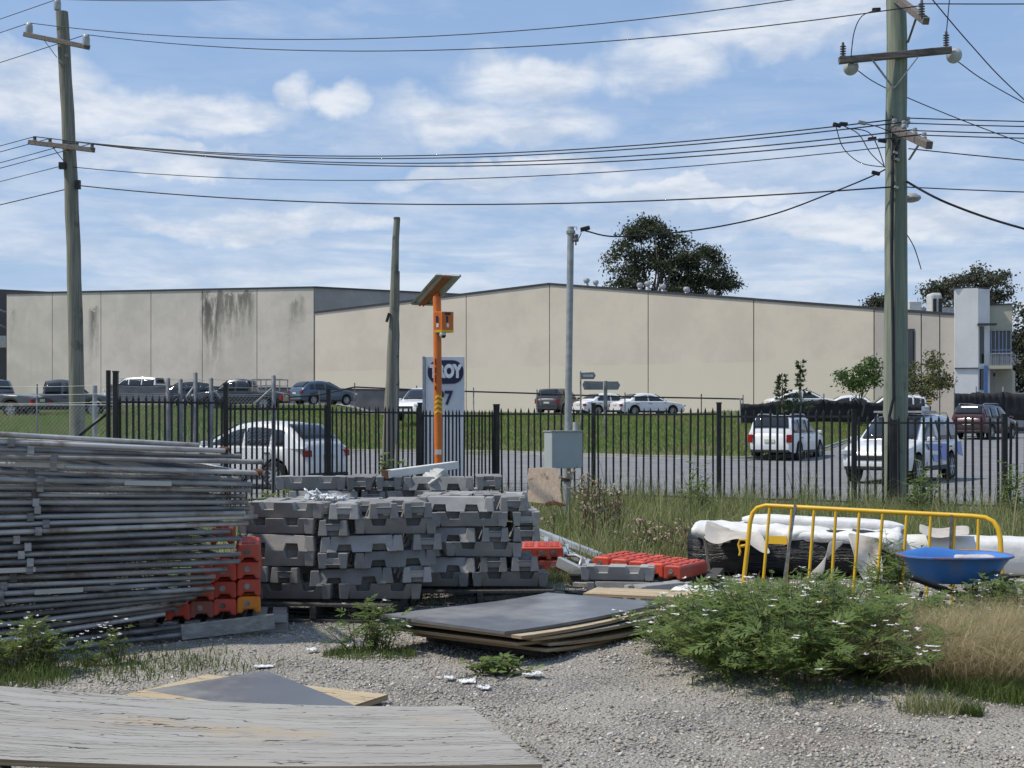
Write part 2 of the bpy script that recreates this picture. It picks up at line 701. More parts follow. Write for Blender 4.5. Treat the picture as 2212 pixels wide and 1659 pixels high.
# kerb
mb = MB()
kx = np.concatenate([np.linspace(-10, 26, 60), np.linspace(28, 60, 8)])
prof = [(-.30, -.05), (-.28, .02), (-.02, .03), (.0, .115), (.15, .125), (.17, -.1)]
rings = []
for x in kx:
    y = float(yk(x))
    zr_ = -.2 + .75 * float(ss((y - 45) / 32))
    rings.append([(x, y + p[0], zr_ + p[1]) for p in prof])
vs = [p for r in rings for p in r]
m_ = len(prof)
fs = [(i * m_ + k, (i + 1) * m_ + k, (i + 1) * m_ + k + 1, i * m_ + k + 1) for i in range(len(kx) - 1) for k in range(m_ - 1)]
mb.add(vs, fs)
o = mb.build('kerb', M['kerb'])
o['kind'] = 'structure'

# paved apron in front of the warehouses
grid_obj('car_park_pavement', np.arange(-60, 62, 2.0), np.concatenate([np.arange(82, 128, 2.0)]),
         lambda x, y: zg(x, y) + .05, M['lot'], lambda x, y: (y > 1.2 * np.abs(0) + 84 - .12 * x) & (y > yk(x) + 12))

# ------------------------------------------------------------------ warehouses
def wall_mat(name, c1, c2, base_c, stains=(), streak=.5, band=None):
    m = bpy.data.materials.new(name)
    m.use_nodes = True
    T = NT(m.node_tree)
    out = T.n('ShaderNodeOutputMaterial')
    b = T.n('ShaderNodeBsdfPrincipled')
    T.put(out.inputs[0], b.outputs[0])
    co = T.n('ShaderNodeTexCoord').outputs['Object']
    sep = T.n('ShaderNodeSeparateXYZ')
    T.put(sep.inputs[0], co)
    x, z = sep.outputs[0], sep.outputs[2]
    c = T.mix(T.ramp(T.noise(co, .22, 9, .68), .38, .62), c1, tuple(x * .93 for x in c2))
    st = T.noise(T.vmath('MULTIPLY', co, (2.2, 2.2, .10)), 1.0, 7, .6)
    c = T.mix(T.math('MULTIPLY', T.ramp(st, .55, .8), streak), c, base_c)
    if band:
        c = T.mix(T.math('MULTIPLY', T.ramp(z, band[0] - .05, band[0] + .05, 1, 0), .8), c, band[1])
    if stains:
        n = T.noise(T.vmath('MULTIPLY', co, (1.7, 1.7, .30)), 1.0, 9, .72)
        n2 = T.noise(co, 1.1, 8, .7)
        k = None
        for (xa, xb, za, zb, amt) in stains:
            s = T.math('MULTIPLY', T.ramp(x, xa - .35, xa + .35), T.ramp(x, xb - .5, xb + .5, 1, 0))
            hgt = T.math('ADD', z, T.math('MULTIPLY', T.math('SUBTRACT', n2, .5), 4.0))
            s = T.math('MULTIPLY', s, T.math('MULTIPLY', T.ramp(hgt, za, zb), T.ramp(hgt, zb + .5, zb + .9, 1, .0)))
            s = T.math('MULTIPLY', s, amt)
            k = s if k is None else T.math('MAXIMUM', k, s)
        k = T.math('MULTIPLY', k, T.ramp(n, .36, .56))
        c = T.mix(T.math('MULTIPLY', k, .88), c, (.07, .068, .062))
    T.put(b.inputs['Base Color'], c)
    b.inputs['Roughness'].default_value = .85
    b.inputs['Specular IOR Level'].default_value = .2
    bn = T.n('ShaderNodeBump', i_Strength=.15, i_Distance=.02)
    T.put(bn.inputs['Height'], T.noise(co, 6, 6))
    T.put(b.inputs['Normal'], bn.outputs[0])
    return m


def line_pt(a, b, px):
    """point of the plan line a-b that the photograph shows at column px -> parameter t"""
    k = (px - CX) / F
    return (k * a[1] - a[0]) / ((b[0] - a[0]) - k * (b[1] - a[1]))


M['capping'] = pm('dark_roof_capping', (.035, .035, .04), (.05, .05, .055), rough=.5)
M['joint'] = pm('dark_panel_joint', (.06, .055, .05), rough=.9)
M['roof_sheet'] = pm('grey_roof_sheeting', (.34, .35, .36), (.28, .29, .30), rough=.5, metal=.3, stretch=(8, .1, 1))


def panel_wall(th, a, b, cuts, ztop, zbot, mat, thick=.22, gap=.035, capping=True, back=True):
    """row of tilt-up panels on plan line a->b, each a part, joints recessed; ztop(t)"""
    a3, b3 = Vector((a[0], a[1], 0)), Vector((b[0], b[1], 0))
    e = (b3 - a3)
    Lg = e.length
    e.normalize()
    nrm = Vector((e.y, -e.x, 0))
    if nrm.y > 0:
        nrm = -nrm
    up = Vector((0, 0, 1))
    for i in range(len(cuts) - 1):
        t0 = cuts[i] + gap / Lg
        t1 = cuts[i + 1] - gap / Lg
        p0, p1 = a3 + e * (t0 * Lg), a3 + e * (t1 * Lg)
        ring = [p0 + up * zbot, p1 + up * zbot, p1 + up * ztop(t1), p0 + up * ztop(t0)]
        mb = MB()
        mb.prism([Vector(q) for q in ring], nrm * 0, nrm * -thick)
        mb.build('wall_panel', mat, th, rel=True)
        if back:
            q0, q1 = a3 + e * (cuts[i] * Lg), a3 + e * (cuts[i + 1] * Lg)
            ring = [q0 + up * zbot, q1 + up * zbot, q1 + up * (ztop(cuts[i + 1]) - .1), q0 + up * (ztop(cuts[i]) - .1)]
            bk.prism([Vector(q) for q in ring], nrm * -.10, nrm * -.16)
        if capping:
            cp.bar(p0 - e * gap + up * (ztop(t0) + .06) - nrm * .10, p1 + e * gap + up * (ztop(t1) + .06) - nrm * .10, .34, .16)


# near, gabled warehouse
A_, B_ = (-16.2, 114.0), (23.5, 90.0)
tE = line_pt(A_, B_, 2068)
cutpx = [680, 846, 1007, 1187, 1400, 1628, 1888]
cuts = [line_pt(A_, B_, p) for p in cutpx]
tr = line_pt(A_, B_, 1187)


def ztop_r(t):
    if t < tr:
        return 10.1 + (11.35 - 10.1) * (t / tr)
    return 11.35 + (8.55 - 11.35) * (t - tr) / (1 - tr)


M['cream_wall'] = wall_mat('cream_painted_concrete', (.635, .565, .46), (.605, .54, .44), (.53, .465, .375), streak=.25,
                           band=(3.5, (.615, .57, .45)))
M['shaded_wall'] = wall_mat('shaded_painted_concrete', (.47, .43, .38), (.435, .40, .35), (.37, .34, .30), streak=.35)  # greyer version of the cream paint, with the wall end's shade in its colour
M['white_wall'] = wall_mat('white_painted_concrete', (.72, .71, .68), (.68, .67, .645), (.58, .57, .55), streak=.25)
base = Vector((3, 103, 1.8))
wh = thing('warehouse', 'long cream concrete warehouse with low gable and dark roof edge', 'warehouse', base)
bk, cp = MB(), MB()
panel_wall(wh, A_, B_, cuts, ztop_r, 0.8, M['cream_wall'])
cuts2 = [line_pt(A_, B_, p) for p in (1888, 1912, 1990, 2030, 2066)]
panel_wall(wh, A_, B_, cuts2, ztop_r, 0.8, M['shaded_wall'])
bk.build('joint_backing', M['joint'], wh, rel=True)
cp.build('roof_capping', M['capping'], wh, rel=True)
e_ = (Vector((*B_, 0)) - Vector((*A_, 0)))
Lw = e_.length
e_.normalize()
nb = Vector((-e_.y, e_.x, 0))
if nb.y < 0:
    nb = -nb
up = Vector((0, 0, 1))


def wpt(t, dz=0.0, dn=0.0):
    return Vector((*A_, 0)) + e_ * (t * Lw) + nb * dn + up * (ztop_r(t) + dz)


mb = MB()
for (t0, t1) in ((0, tr), (tr, tE)):
    q = [wpt(t0, -.12, .3), wpt(t1, -.12, .3), wpt(t1, -.12, 60), wpt(t0, -.12, 60)]
    mb.add(q, [(0, 1, 2, 3)])
    q2 = [p - up * .1 for p in q]
    mb.add(q2, [(3, 2, 1, 0)])
mb.build('roof', M['roof_sheet'], wh, rel=True)
mb = MB()
for t in (0.002, tE - .002):
    p0 = wpt(t, -.2, .2)
    p1 = wpt(t, -.2, 60)
    mb.prism([Vector((p0.x, p0.y, .8)), Vector((p1.x, p1.y, .8)), p1, p0], e_ * -.1, e_ * .1)
mb.build('side_wall', M['shaded_wall'], wh, rel=True)
# narrow window behind the pole
t = line_pt(A_, B_, 1961)
c = Vector((*A_, 0)) + e_ * (t * Lw) - nb * .03
Mw = Matrix((e_, nb, up)).transposed()
w = MB().box((c.x, c.y, 5.2), (.85, .08, 4.0), Mw).build('window', M['capping'], wh, rel=True)
MB().box((c.x - nb.x * .06, c.y - nb.y * .06, 5.2), (.7, .06, 3.8), Mw).build('pane', M['glass'], w, rel=True)
# turbine ventilators
M['zinc'] = pm('zinc_ventilator', (.42, .42, .42), (.32, .32, .32), rough=.5, metal=.4)
for (px, py, s) in ((1267, 609, 1.0), (1287, 613, .9), (1382, 619, .9), (1399, 616, 1.0), (1432, 622, .95), (1483, 628, 1.0), (1536, 634, .95)):
    d = 106.0 if px < 1300 else 103.0
    p = P(px, py - 2, d)
    mb = MB()
    s *= .66
    r = .30 * s
    mb.lathe([(.42 * s, -1.1), (.40 * s, -.50), (.24 * s, -.32), (.22 * s, -.1)], p, 14)
    v_ = mb.build('ventilator_base', M['zinc'], wh, smooth=True, rel=True)
    mb = MB()
    mb.lathe([(.22 * s, -.14), (r * 1.05, -.10), (r * 1.3, .03), (r * 1.15, .15), (r * .7, .21), (0, .23)], p, 14)
    h_ = mb.build('ventilator_head', M['zinc'], v_, rel=True)

# office at the end of the warehouse
off = thing('office_block', 'white stair tower and glazed upper floor at end of warehouse', 'building', PZ(2110, 87, 1.3))
pT = Vector((*A_, 0)) + e_ * (tE * Lw)


def blk(name, mat, px0, px1, d0, d1, depth, z0, z1, parent, bevel=0):
    p0, p1 = PZ(px0, d0, 0), PZ(px1, d1, 0)
    ee = (p1 - p0).normalized()
    nn = Vector((-ee.y, ee.x, 0))
    ring = [p0, p1, p1 + nn * depth, p0 + nn * depth]
    mb = MB()
    mb.prism(ring, up * z0, up * z1)
    return mb.build(name, mat, parent, rel=True, bevel=bevel)


sc87 = F / 86.0


def zpx(py, d):
    return H - (py - HY) * d / F


blk('stair_tower', M['white_wall'], 2062, 2113, 86.5, 86.1, 1.6, .6, zpx(622, 86), off)
blk('tower_return', M['white_wall'], 2113.5, 2138, 86.1, 86.45, 1.0, .6, zpx(623, 86), off)
blk('tower_capping', M['capping'], 2061, 2139, 86.4, 86.2, 1.2, zpx(622, 86) + .01, zpx(619.5, 86), off)
M['khaki_wall'] = wall_mat('khaki_painted_concrete', (.44, .42, .33), (.40, .385, .30), (.33, .31, .25), streak=.2)
blk('upper_wall', M['khaki_wall'], 2138.5, 2187, 86.9, 86.5, 6, zpx(713, 86), zpx(657, 86), off)
blk('parapet', M['capping'], 2138, 2188, 86.8, 86.4, 6.1, zpx(657, 86), zpx(654, 86), off)
gz = blk('glazing', M['glass'], 2138.5, 2185, 87.2, 86.8, 5, zpx(790, 86), zpx(713, 86), off)
M['bluesteel'] = pm('blue_steel', (.07, .14, .33), (.06, .12, .28), rough=.5)
M['mullion'] = pm('grey_blue_mullion', (.34, .42, .56), (.28, .35, .48), rough=.5)
for px in (2141, 2150, 2158, 2166, 2174, 2184):
    blk('mullion', M['mullion'], px - .8, px + .8, 87.0 - (px - 2138) * .0086, 87.0 - (px - 2138) * .0086, .1, zpx(790, 86), zpx(713, 86), gz)
blk('transom', M['mullion'], 2139, 2185, 86.95, 86.55, .1, zpx(756, 86), zpx(754, 86), gz)
blk('balcony_slab', M['khaki_wall'], 2132, 2187, 85.8, 85.4, 3, zpx(797, 86), zpx(790, 86), off)
blk('lower_wall', M['khaki_wall'], 2150, 2187, 88, 87.6, 3, .6, zpx(797, 86), off)
blk('column', M['bluesteel'], 2126, 2134, 85.7, 85.65, .3, .6, zpx(790, 86), off)
blk('tower_window', M['glass'], 2117, 2126, 86.10, 86.22, .2, zpx(785, 86), zpx(705, 86), off)
blk('tower_door', M['glass'], 2117, 2126, 86.10, 86.22, .2, zpx(842, 86), zpx(797, 86), off)
blk('awning', M['capping'], 2113, 2154, 85.7, 85.5, .6, zpx(703, 86), zpx(699, 86), off)
rl = MB()
for px in np.linspace(2140, 2185, 16):
    p = PZ(px, 85.9 - (px - 2140) * .008, 0)
    rl.bar((p.x, p.y, zpx(790, 86)), (p.x, p.y, zpx(764, 86)), .035)
rl.bar(PZ(2139, 85.9, zpx(764, 86)), PZ(2187, 85.5, zpx(764, 86)), .06)
rl.build('balustrade', M['galv'], off, rel=True)
blk('floor_band', M['capping'], 2062, 2114, 86.42, 86.0, .2, zpx(796, 86), zpx(794, 86), off)
# roof-top plant
M['plant_box'] = pm('off_white_plant_casing', (.50, .50, .46), (.42, .42, .40), rough=.6)
ac = thing('roof_air_conditioner', 'boxy cream air conditioner with dark vents on office roof', 'air conditioner', PZ(2020, 92, 8.0))
blk('casing', M['plant_box'], 2011, 2036, 92, 92, 1.2, zpx(680, 92), zpx(632, 92), ac, bevel=.18)
for px in (2016, 2028):
    blk('vent', M['blackplastic'], px, px + 7, 91.95, 91.95, .1, zpx(674, 92), zpx(645, 92), ac)
rb = thing('roof_plant_box', 'plain grey box on warehouse roof beside green pole', 'roof box', PZ(1975, 95, 8))
blk('casing', M['plant_box'], 1965, 1991, 95, 95, 1.5, zpx(684, 95), zpx(652, 95), rb)
blk('duct', M['galv'], 1991, 2064, 96, 96, 1.5, zpx(684, 96), zpx(664, 96), rb)

# far, stained warehouse
C_, D_ = (P(14, 0, 131).x, 131.0), (P(678, 0, 118).x, 118.0)
stp = lambda px: PZ(px, 131 - (px - 14) / 664 * 13, 0).x
lb = Vector((stp(350), 125, 2.3))
sx = lambda px: stp(px) - lb.x
M['stained_wall'] = wall_mat('stained_grey_concrete', (.60, .55, .465), (.535, .495, .42), (.44, .405, .35),
                             stains=((sx(436), sx(480), 2.0, 9.0, 1.0), (sx(436), sx(548), 5.5, 9.4, .85), (sx(196), sx(212), 3.0, 8.6, .9),
                                     (sx(22), sx(30), 5.5, 8.4, .6), (sx(628), sx(656), 6.5, 8.6, .6)), streak=.45)
wl = thing('stained_warehouse', 'grey-cream panelled warehouse with black water stains, beyond the parked utes', 'warehouse', lb)
cutl = [line_pt(C_, D_, p) for p in (14, 113, 218, 326, 437, 555, 678)]
bk, cp = MB(), MB()
panel_wall(wl, C_, D_, cutl, lambda t: 13.2 - .65 * t, .6, M['stained_wall'])
bk.build('joint_backing', M['joint'], wl, rel=True)
cp.build('roof_capping', M['capping'], wl, rel=True)
M['side_dirty_shaded'] = wall_mat('dirty_shaded_concrete_side', (.36, .35, .325), (.30, .29, .27), (.16, .155, .15), streak=.8)  # dirt streaks on a grey that is darkened to carry the side's shade
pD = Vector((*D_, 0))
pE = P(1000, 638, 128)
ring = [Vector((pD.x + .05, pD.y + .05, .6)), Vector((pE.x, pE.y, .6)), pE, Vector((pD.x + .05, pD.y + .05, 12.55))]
MB().prism(ring, Vector((0, 0, 0)), Vector((-.3, .3, 0))).build('side_wall', M['side_dirty_shaded'], wl, rel=True)
mb = MB()
mb.bar(Vector((pD.x, pD.y, 12.62)), pE + Vector((0, 0, .07)), .3, .14)
mb.build('side_capping', M['capping'], wl, rel=True)
mb = MB()
pC = Vector((*C_, 0))
mb.add([(pC.x, pC.y + .4, 13.0), (pD.x, pD.y + .5, 12.4), (pE.x, pE.y + .5, pE.z - .15), (pE.x, 180, 12.4), (pC.x, 190, 13.0)], [(0, 1, 2, 3, 4)])
mb.build('roof', M['roof_sheet'], wl, rel=True)
# dark shed at the frame edge
M['dark_sheet'] = pm('dark_sheet_cladding', (.035, .037, .045), (.05, .05, .06), rough=.5, stretch=(8, 8, .2))
ds = thing('dark_shed', 'dark metal-clad shed peeking out at far left beyond stained warehouse', 'shed', PZ(0, 140, 2))
p0, p1 = P(-260, 612, 145), P(150, 632, 143)
MB().prism([Vector((p0.x, p0.y, .6)), Vector((p1.x, p1.y, .6)), p1, p0], Vector((0, 0, 0)), Vector((0, 30, 0))).build('wall', M['dark_sheet'], ds, rel=True)
for py in (671, 704):
    q0, q1 = P(-60, py - 22, 142), P(14, py + 4, 142)
    MB().tube([q0, q1], .12, 8).build('brace_pipe', M['galv'], ds, smooth=True, rel=True)
q = P(2, 738, 142)
MB().box(q, (1.2, .2, 1.2)).build('sign_board', M['porcelain'], ds, rel=True)

# ------------------------------------------------------------------ trees
M['gum_leaf'] = island_mat('gum_leaves', [(.032, .046, .02), (.052, .066, .03), (.068, .070, .038), (.04, .056, .026)], .6, .25)
M['gum_leaf2'] = island_mat('dull_gum_leaves', [(.045, .054, .03), (.07, .076, .045), (.085, .08, .052)], .6, .3)
M['bright_leaf'] = island_mat('fresh_green_leaves', [(.07, .12, .03), (.10, .15, .04), (.05, .09, .025)], .5, .3)
M['olive_leaf'] = island_mat('olive_leaves', [(.10, .115, .035), (.14, .14, .05), (.07, .09, .03)], .5, .35)
M['pine_leaf'] = island_mat('dark_pine_leaves', [(.05, .075, .03), (.07, .095, .04), (.04, .06, .025)], .6, .25)
M['bark'] = pm('pale_gum_bark', (.16, .145, .12), (.09, .08, .068), rough=.9, scale=6, stretch=(2, 2, .3))


def crown(clusters, per, spread, leaf, droop=.4):
    """clusters (N,3) -> leaf mesh arrays"""
    c = np.repeat(np.asarray(clusters), per, axis=0)
    n = len(c)
    pos = c + npr.normal(0, 1, (n, 3)) * np.array(spread)[None, :]
    d = unit(npr.normal(0, 1, (n, 3)) + np.array([[0, 0, -droop]]))
    s = unit(np.cross(d, npr.normal(0, 1, (n, 3))))
    L = npr.uniform(.6, 1.3, n) * leaf
    return leaf_arrays(pos, d, s, L, L * npr.uniform(.35, .6, n))


def gum_tree(name, label, base, ellipses, d, ncl, per, leaf, mat, cl_r=.55, limbs=14, trunk_r=.35, group=None, droop=.5, fork=.35):
    t = thing(name, label, 'tree', base, group)
    cl = []
    areas = np.array([e[2] * e[3] for e in ellipses], float)
    cnt = np.maximum(1, (areas / areas.sum() * ncl).astype(int))
    for (ex, ey, rx_, ry_), k in zip(ellipses, cnt):
        for _ in range(k):
            a = npr.uniform(0, 2 * math.pi)
            r = npr.uniform(.25, 1) ** .55
            dd = d + npr.normal(0, 1) * rx_ * d / F * .6
            cl.append(P(ex + rx_ * r * math.cos(a), ey + ry_ * r * math.sin(a), dd))
    cl = np.array([tuple(p) for p in cl])
    V, T = crown(cl, per, (cl_r, cl_r, cl_r * .55), leaf, droop)
    mb = MB()
    b = Vector(base)
    cen = Vector(cl.mean(0))
    top = Vector((cen.x, cen.y, b.z + (cen.z - b.z) * (.55 + fork * .3)))
    pts = [b, b.lerp(top, .35) + Vector((.15, 0, 0)), b.lerp(top, .7) - Vector((.1, 0, 0)), top]
    mb.tube(pts, [trunk_r, trunk_r * .8, trunk_r * .6, trunk_r * .4], 8)
    for k in range(limbs):
        q = Vector(cl[npr.integers(len(cl))])
        s = b.lerp(top, npr.uniform(fork, 1))
        m1 = s.lerp(q, .5) + Vector((npr.normal(0, .3), npr.normal(0, .3), -abs(npr.normal(0, .25)) * (q - s).length * .12))
        mb.tube([s, m1, q], [trunk_r * .38, trunk_r * .2, trunk_r * .07], 6)
    mb.build('trunk', M['bark'], t, smooth=True, rel=True)
    o = np_mesh('crown', V - np.array(base)[None, :], T, mat, t, 'stuff')
    return t


gum_tree('gum_tree', 'tall dark gum tree rising behind warehouse roof ventilators', P(1415, 860, 128),
         [(1395, 525, 62, 42), (1345, 570, 34, 45), (1335, 628, 28, 24), (1455, 545, 40, 40), (1395, 495, 50, 22), (1420, 600, 60, 40)],
         128, 84, 170, .31, M['gum_leaf'], .48, 30, .45)
gum_tree('gum_tree', 'lower gum tree behind warehouse roof, right of the tall one', P(1520, 860, 128),
         [(1510, 575, 48, 42), (1530, 560, 36, 28), (1575, 620, 28, 22), (1490, 625, 40, 25), (1550, 600, 30, 26)],
         129, 60, 160, .31, M['gum_leaf'], .46, 22, .35)
gum_tree('gum_tree', 'broad dull gum tree behind the white stair tower', P(2095, 860, 112),
         [(2095, 618, 55, 32), (2025, 634, 24, 22), (2150, 622, 34, 30), (2110, 594, 30, 14), (2080, 650, 70, 22)],
         112, 70, 140, .28, M['gum_leaf2'], .40, 18, .4)
gum_tree('gum_tree', 'small dark tree top above warehouse roof just left of green pole', P(1898, 860, 105),
         [(1898, 655, 17, 14), (1888, 662, 10, 6)], 105, 10, 130, .28, M['gum_leaf2'], .35, 4, .2)
gum_tree('street_tree', 'leafy tree at right frame edge beyond the office block', P(2215, 870, 95),
         [(2216, 760, 20, 70), (2212, 662, 16, 14), (2206, 820, 18, 34), (2245, 720, 26, 60)], 95, 34, 120, .30, M['gum_leaf2'], .55, 10, .3)
gum_tree('street_tree', 'round green garden tree just left of green pole', P(1862, 900, 76),
         [(1850, 815, 40, 22), (1835, 825, 26, 16), (1880, 800, 20, 26), (1888, 785, 10, 14), (1870, 830, 30, 14)], 76, 34, 70, .20, M['bright_leaf'], .20, 12, .06, fork=.5)
gum_tree('street_tree', 'olive coloured bushy tree just right of green pole', P(2003, 900, 74),
         [(1998, 812, 40, 34), (2010, 780, 16, 18), (2032, 822, 22, 24), (1975, 832, 18, 24), (2000, 835, 40, 20)], 74, 40, 80, .17, M['olive_leaf'], .22, 14, .06, fork=.4)


def tiered_sapling(label, px, pytop, pybot, d, wpx):
    base = P(px, pybot, d)
    t = thing('sapling', label, 'sapling', base)
    top = P(px, pytop, d)
    mb = MB().tube([base, top], [.05, .015], 6)
    mb.build('trunk', M['bark'], t, rel=True)
    Vs, Ts, n0 = [], [], 0
    tiers = 11
    for k in range(tiers):
        f = (k + .6) / tiers
        c = base.lerp(top, f)
        r = wpx * d / F * (1 - f * .75) * npr.uniform(.55, 1.2)
        for j in range(npr.integers(3, 6)):
            a = npr.uniform(0, 6.28)
            e = np.array([math.cos(a), math.sin(a), npr.uniform(.1, .5)])
            m = 11
            u = npr.uniform(.15, 1, m)[:, None]
            pos = np.array(c)[None, :] + e[None, :] * r * u
            dd = unit(e[None, :] + npr.normal(0, .5, (m, 3)))
            s = unit(np.cross(dd, npr.normal(0, 1, (m, 3))))
            V, T = leaf_arrays(pos, dd, s, np.full(m, .22), np.full(m, .08))
            Vs.append(V)
            Ts.append(T + n0)
            n0 += len(V)
    np_mesh('crown', np.concatenate(Vs) - np.array(base)[None, :], np.concatenate(Ts), M['pine_leaf'], t, 'stuff')


tiered_sapling('taller tiered sapling in front of cream warehouse wall', 1730, 780, 892, 72, 24)
tiered_sapling('shorter tiered sapling left of its taller neighbour', 1690, 812, 892, 72, 22)


# ------------------------------------------------------------------ vehicles
PAINT = {}
M['galv_dark'] = pm('dark_galvanised', (.20, .205, .21), (.14, .145, .15), rough=.6, metal=.2, scale=5)


def paint(key, c, metal=.0):
    if key not in PAINT:
        PAINT[key] = pm('car_paint_' + key, c, tuple(x * .93 for x in c), rough=.32, metal=metal, scale=1.5, spec=.5, coat=.6,
                        dirt=tuple(x * .75 + .03 for x in c), dscale=1.2, dlo=.6, dhi=.9)
    return PAINT[key]


KINDS = {
    'suv': dict(L=4.75, W=1.86, Hh=1.76, belt=1.07, hood=1.02, g=(-2.26, -1.92, .30, 1.12), r=.37, wb=(-1.38, 1.42), zb=.34, panes=[(-2.0, -1.38), (-1.28, -.42), (-.32, .95)]),
    'hatch': dict(L=4.5, W=1.84, Hh=1.64, belt=1.04, hood=1.0, g=(-2.16, -1.30, .05, 1.10), r=.345, wb=(-1.30, 1.35), zb=.28, panes=[(-1.52, -1.20), (-1.10, -.34), (-.24, .90)]),
    'sedan': dict(L=4.7, W=1.80, Hh=1.45, belt=.93, hood=.90, g=(-1.75, -.95, .20, 1.05), r=.32, wb=(-1.36, 1.40), zb=.24, panes=[(-1.35, -.42), (-.32, .90)]),
    'ute': dict(L=5.3, W=1.87, Hh=1.80, belt=1.10, hood=1.08, g=(-.80, -.55, .55, 1.30), r=.38, wb=(-1.60, 1.52), zb=.40, panes=[(-.66, .05), (.15, 1.12)]),
    'van': dict(L=4.6, W=1.80, Hh=1.85, belt=1.10, hood=1.05, g=(-2.2, -2.0, .55, 1.45), r=.33, wb=(-1.3, 1.4), zb=.30, panes=[(-2.0, -1.0), (-.9, .1), (.2, 1.25)]),
}


def car(name, label, kind, paintmat, px, d, zoff, rz, group=None, cat='car', rails=False, rimdark=False, indicator=False, glass=None, loc=None, scale=1.0):
    K = KINDS[kind]
    L, Wd, Hh, belt, hood, r, zb0 = K['L'], K['W'], K['Hh'], K['belt'], K['hood'], K['r'], K['zb']
    g0, g1, g2, g3 = K['g']
    base = PZ(px, d, 0) if loc is None else Vector(loc)
    base.z = zoff
    t = thing(name, label, cat, base, group, R(rz))
    t.scale = (scale,) * 3
    hw, hl = Wd / 2, L / 2
    ra = r + .07
    xsx = set(np.linspace(-hl, hl, 34).tolist())
    for xw in K['wb']:
        for k in np.linspace(-1, 1, 13):
            xsx.add(xw + ra * k)
        xsx |= {xw - ra - .004, xw + ra + .004}
    xsx = sorted(xsx)
    tail_z = belt if kind != 'sedan' else belt + .02

    def zs(x):
        if x > g3:
            f = (x - g3) / (hl - g3)
            z = belt + (hood - .16 - belt) * f ** 1.3
            return z - .22 * max(0, (f - .8) / .2) ** 2
        if x < g0:
            f = (g0 - x) / max(.05, hl + g0)
            return tail_z - .10 * f - .10 * max(0, (f - .6) / .4) ** 2
        return belt

    def wx(x):
        u = abs(x) / hl
        return hw * (1 - .16 * u ** 7 - .03 * u ** 2)

    def zb(x):
        z = zb0 + .10 * max(0, abs(x) / hl - .88) / .12
        for xw in K['wb']:
            dx = abs(x - xw)
            if dx <= ra:
                z = max(z, r + math.sqrt(max(0, ra * ra - dx * dx)))
        return z

    mb = MB()
    rings = []
    for x in xsx:
        b_, s_, w_ = zb(x), zs(x), wx(x)
        s_ = max(s_, b_ + .06)
        hgt = s_ - b_
        half = [(w_ * .96, b_), (w_, b_ + hgt * .30), (w_ * .995, b_ + hgt * .62), (w_ * .97, s_ - .035), (w_ * .90, s_ + .01), (w_ * .5, s_ + .035), (0, s_ + .045)]
        full = [(y, z) for y, z in half] + [(-y, z) for y, z in half[-2::-1]]
        rings.append([(x, y, z) for y, z in full])
    m = len(rings[0])
    vs = [p for q in rings for p in q]
    fs, mi = [], []
    for i in range(len(rings) - 1):
        for k in range(m):
            l = (k + 1) % m
            mb.add([], [])
            fs.append((i * m + k, i * m + l, (i + 1) * m + l, (i + 1) * m + k))
            mi.append(1 if k == m - 1 else 0)
    fs.append(tuple(range(m))[::-1])
    mi.append(0)
    fs.append(tuple((len(rings) - 1) * m + k for k in range(m)))
    mi.append(0)
    mb.v, mb.f, mb.mi = vs, fs, mi
    mb.build('body', [paintmat, M['blackplastic']], t, smooth=True, auto=42)

    # cabin
    wbt, wrf = hw * .93, hw * .74

    def zroof(x):
        if x < g0 or x > g3:
            return belt
        if x < g1:
            f = (x - g0) / (g1 - g0)
            return belt + (Hh - .06 - belt) * math.sin(f * math.pi / 2) ** 1.05
        if x > g2:
            f = (g3 - x) / (g3 - g2)
            return belt + (Hh - .07 - belt) * (f ** .92)
        f = (x - g1) / (g2 - g1)
        return Hh - .07 - .01 * f + .07 * math.sin(f * math.pi)

    def wr(x):
        if x < g1:
            f = (x - g0) / (g1 - g0)
            return wbt * .95 + (wrf - wbt * .95) * f
        if x > g2:
            f = (g3 - x) / (g3 - g2)
            return wbt * .95 + (wrf - wbt * .95) * f
        return wrf

    gx = sorted(set(np.linspace(g0 + .001, g1, 8).tolist() + np.linspace(g1, g2, 10).tolist() + np.linspace(g2, g3 - .001, 8).tolist()))
    rings = []
    for x in gx:
        z, w_ = zroof(x), wr(x)
        zl = belt - .05
        half = [(wbt, zl), (wbt * .5 + w_ * .5, (zl + z) / 2), (w_, max(zl, z - .05)), (w_ * .86, z), (0, z + .02)]
        full = half + [(-y, zz) for y, zz in half[-2::-1]]
        rings.append([(x, y, zz) for y, zz in full])
    m = len(rings[0])
    mb = MB()
    mb.v = [p for q in rings for p in q]
    mb.f = [(i * m + k, i * m + k + 1, (i + 1) * m + k + 1, (i + 1) * m + k) for i in range(len(rings) - 1) for k in range(m - 1)]
    mb.f += [tuple(range(m))[::-1], tuple((len(rings) - 1) * m + k for k in range(m))]
    mb.mi = [0] * len(mb.f)
    mb.build('roof', paintmat, t, smooth=True, auto=50)
    gm = glass or M['glass']

    def patch(name, fn, nu, nv):
        mb = MB()
        vs = [fn(i / (nu - 1), j / (nv - 1)) for i in range(nu) for j in range(nv)]
        mb.add(vs, [(i * nv + j, (i + 1) * nv + j, (i + 1) * nv + j + 1, i * nv + j + 1) for i in range(nu - 1) for j in range(nv - 1)])
        o = mb.build(name, gm, t, smooth=True)
        s = o.modifiers.new('thick', 'SOLIDIFY')
        s.thickness = .012
        s.offset = 0
        return o

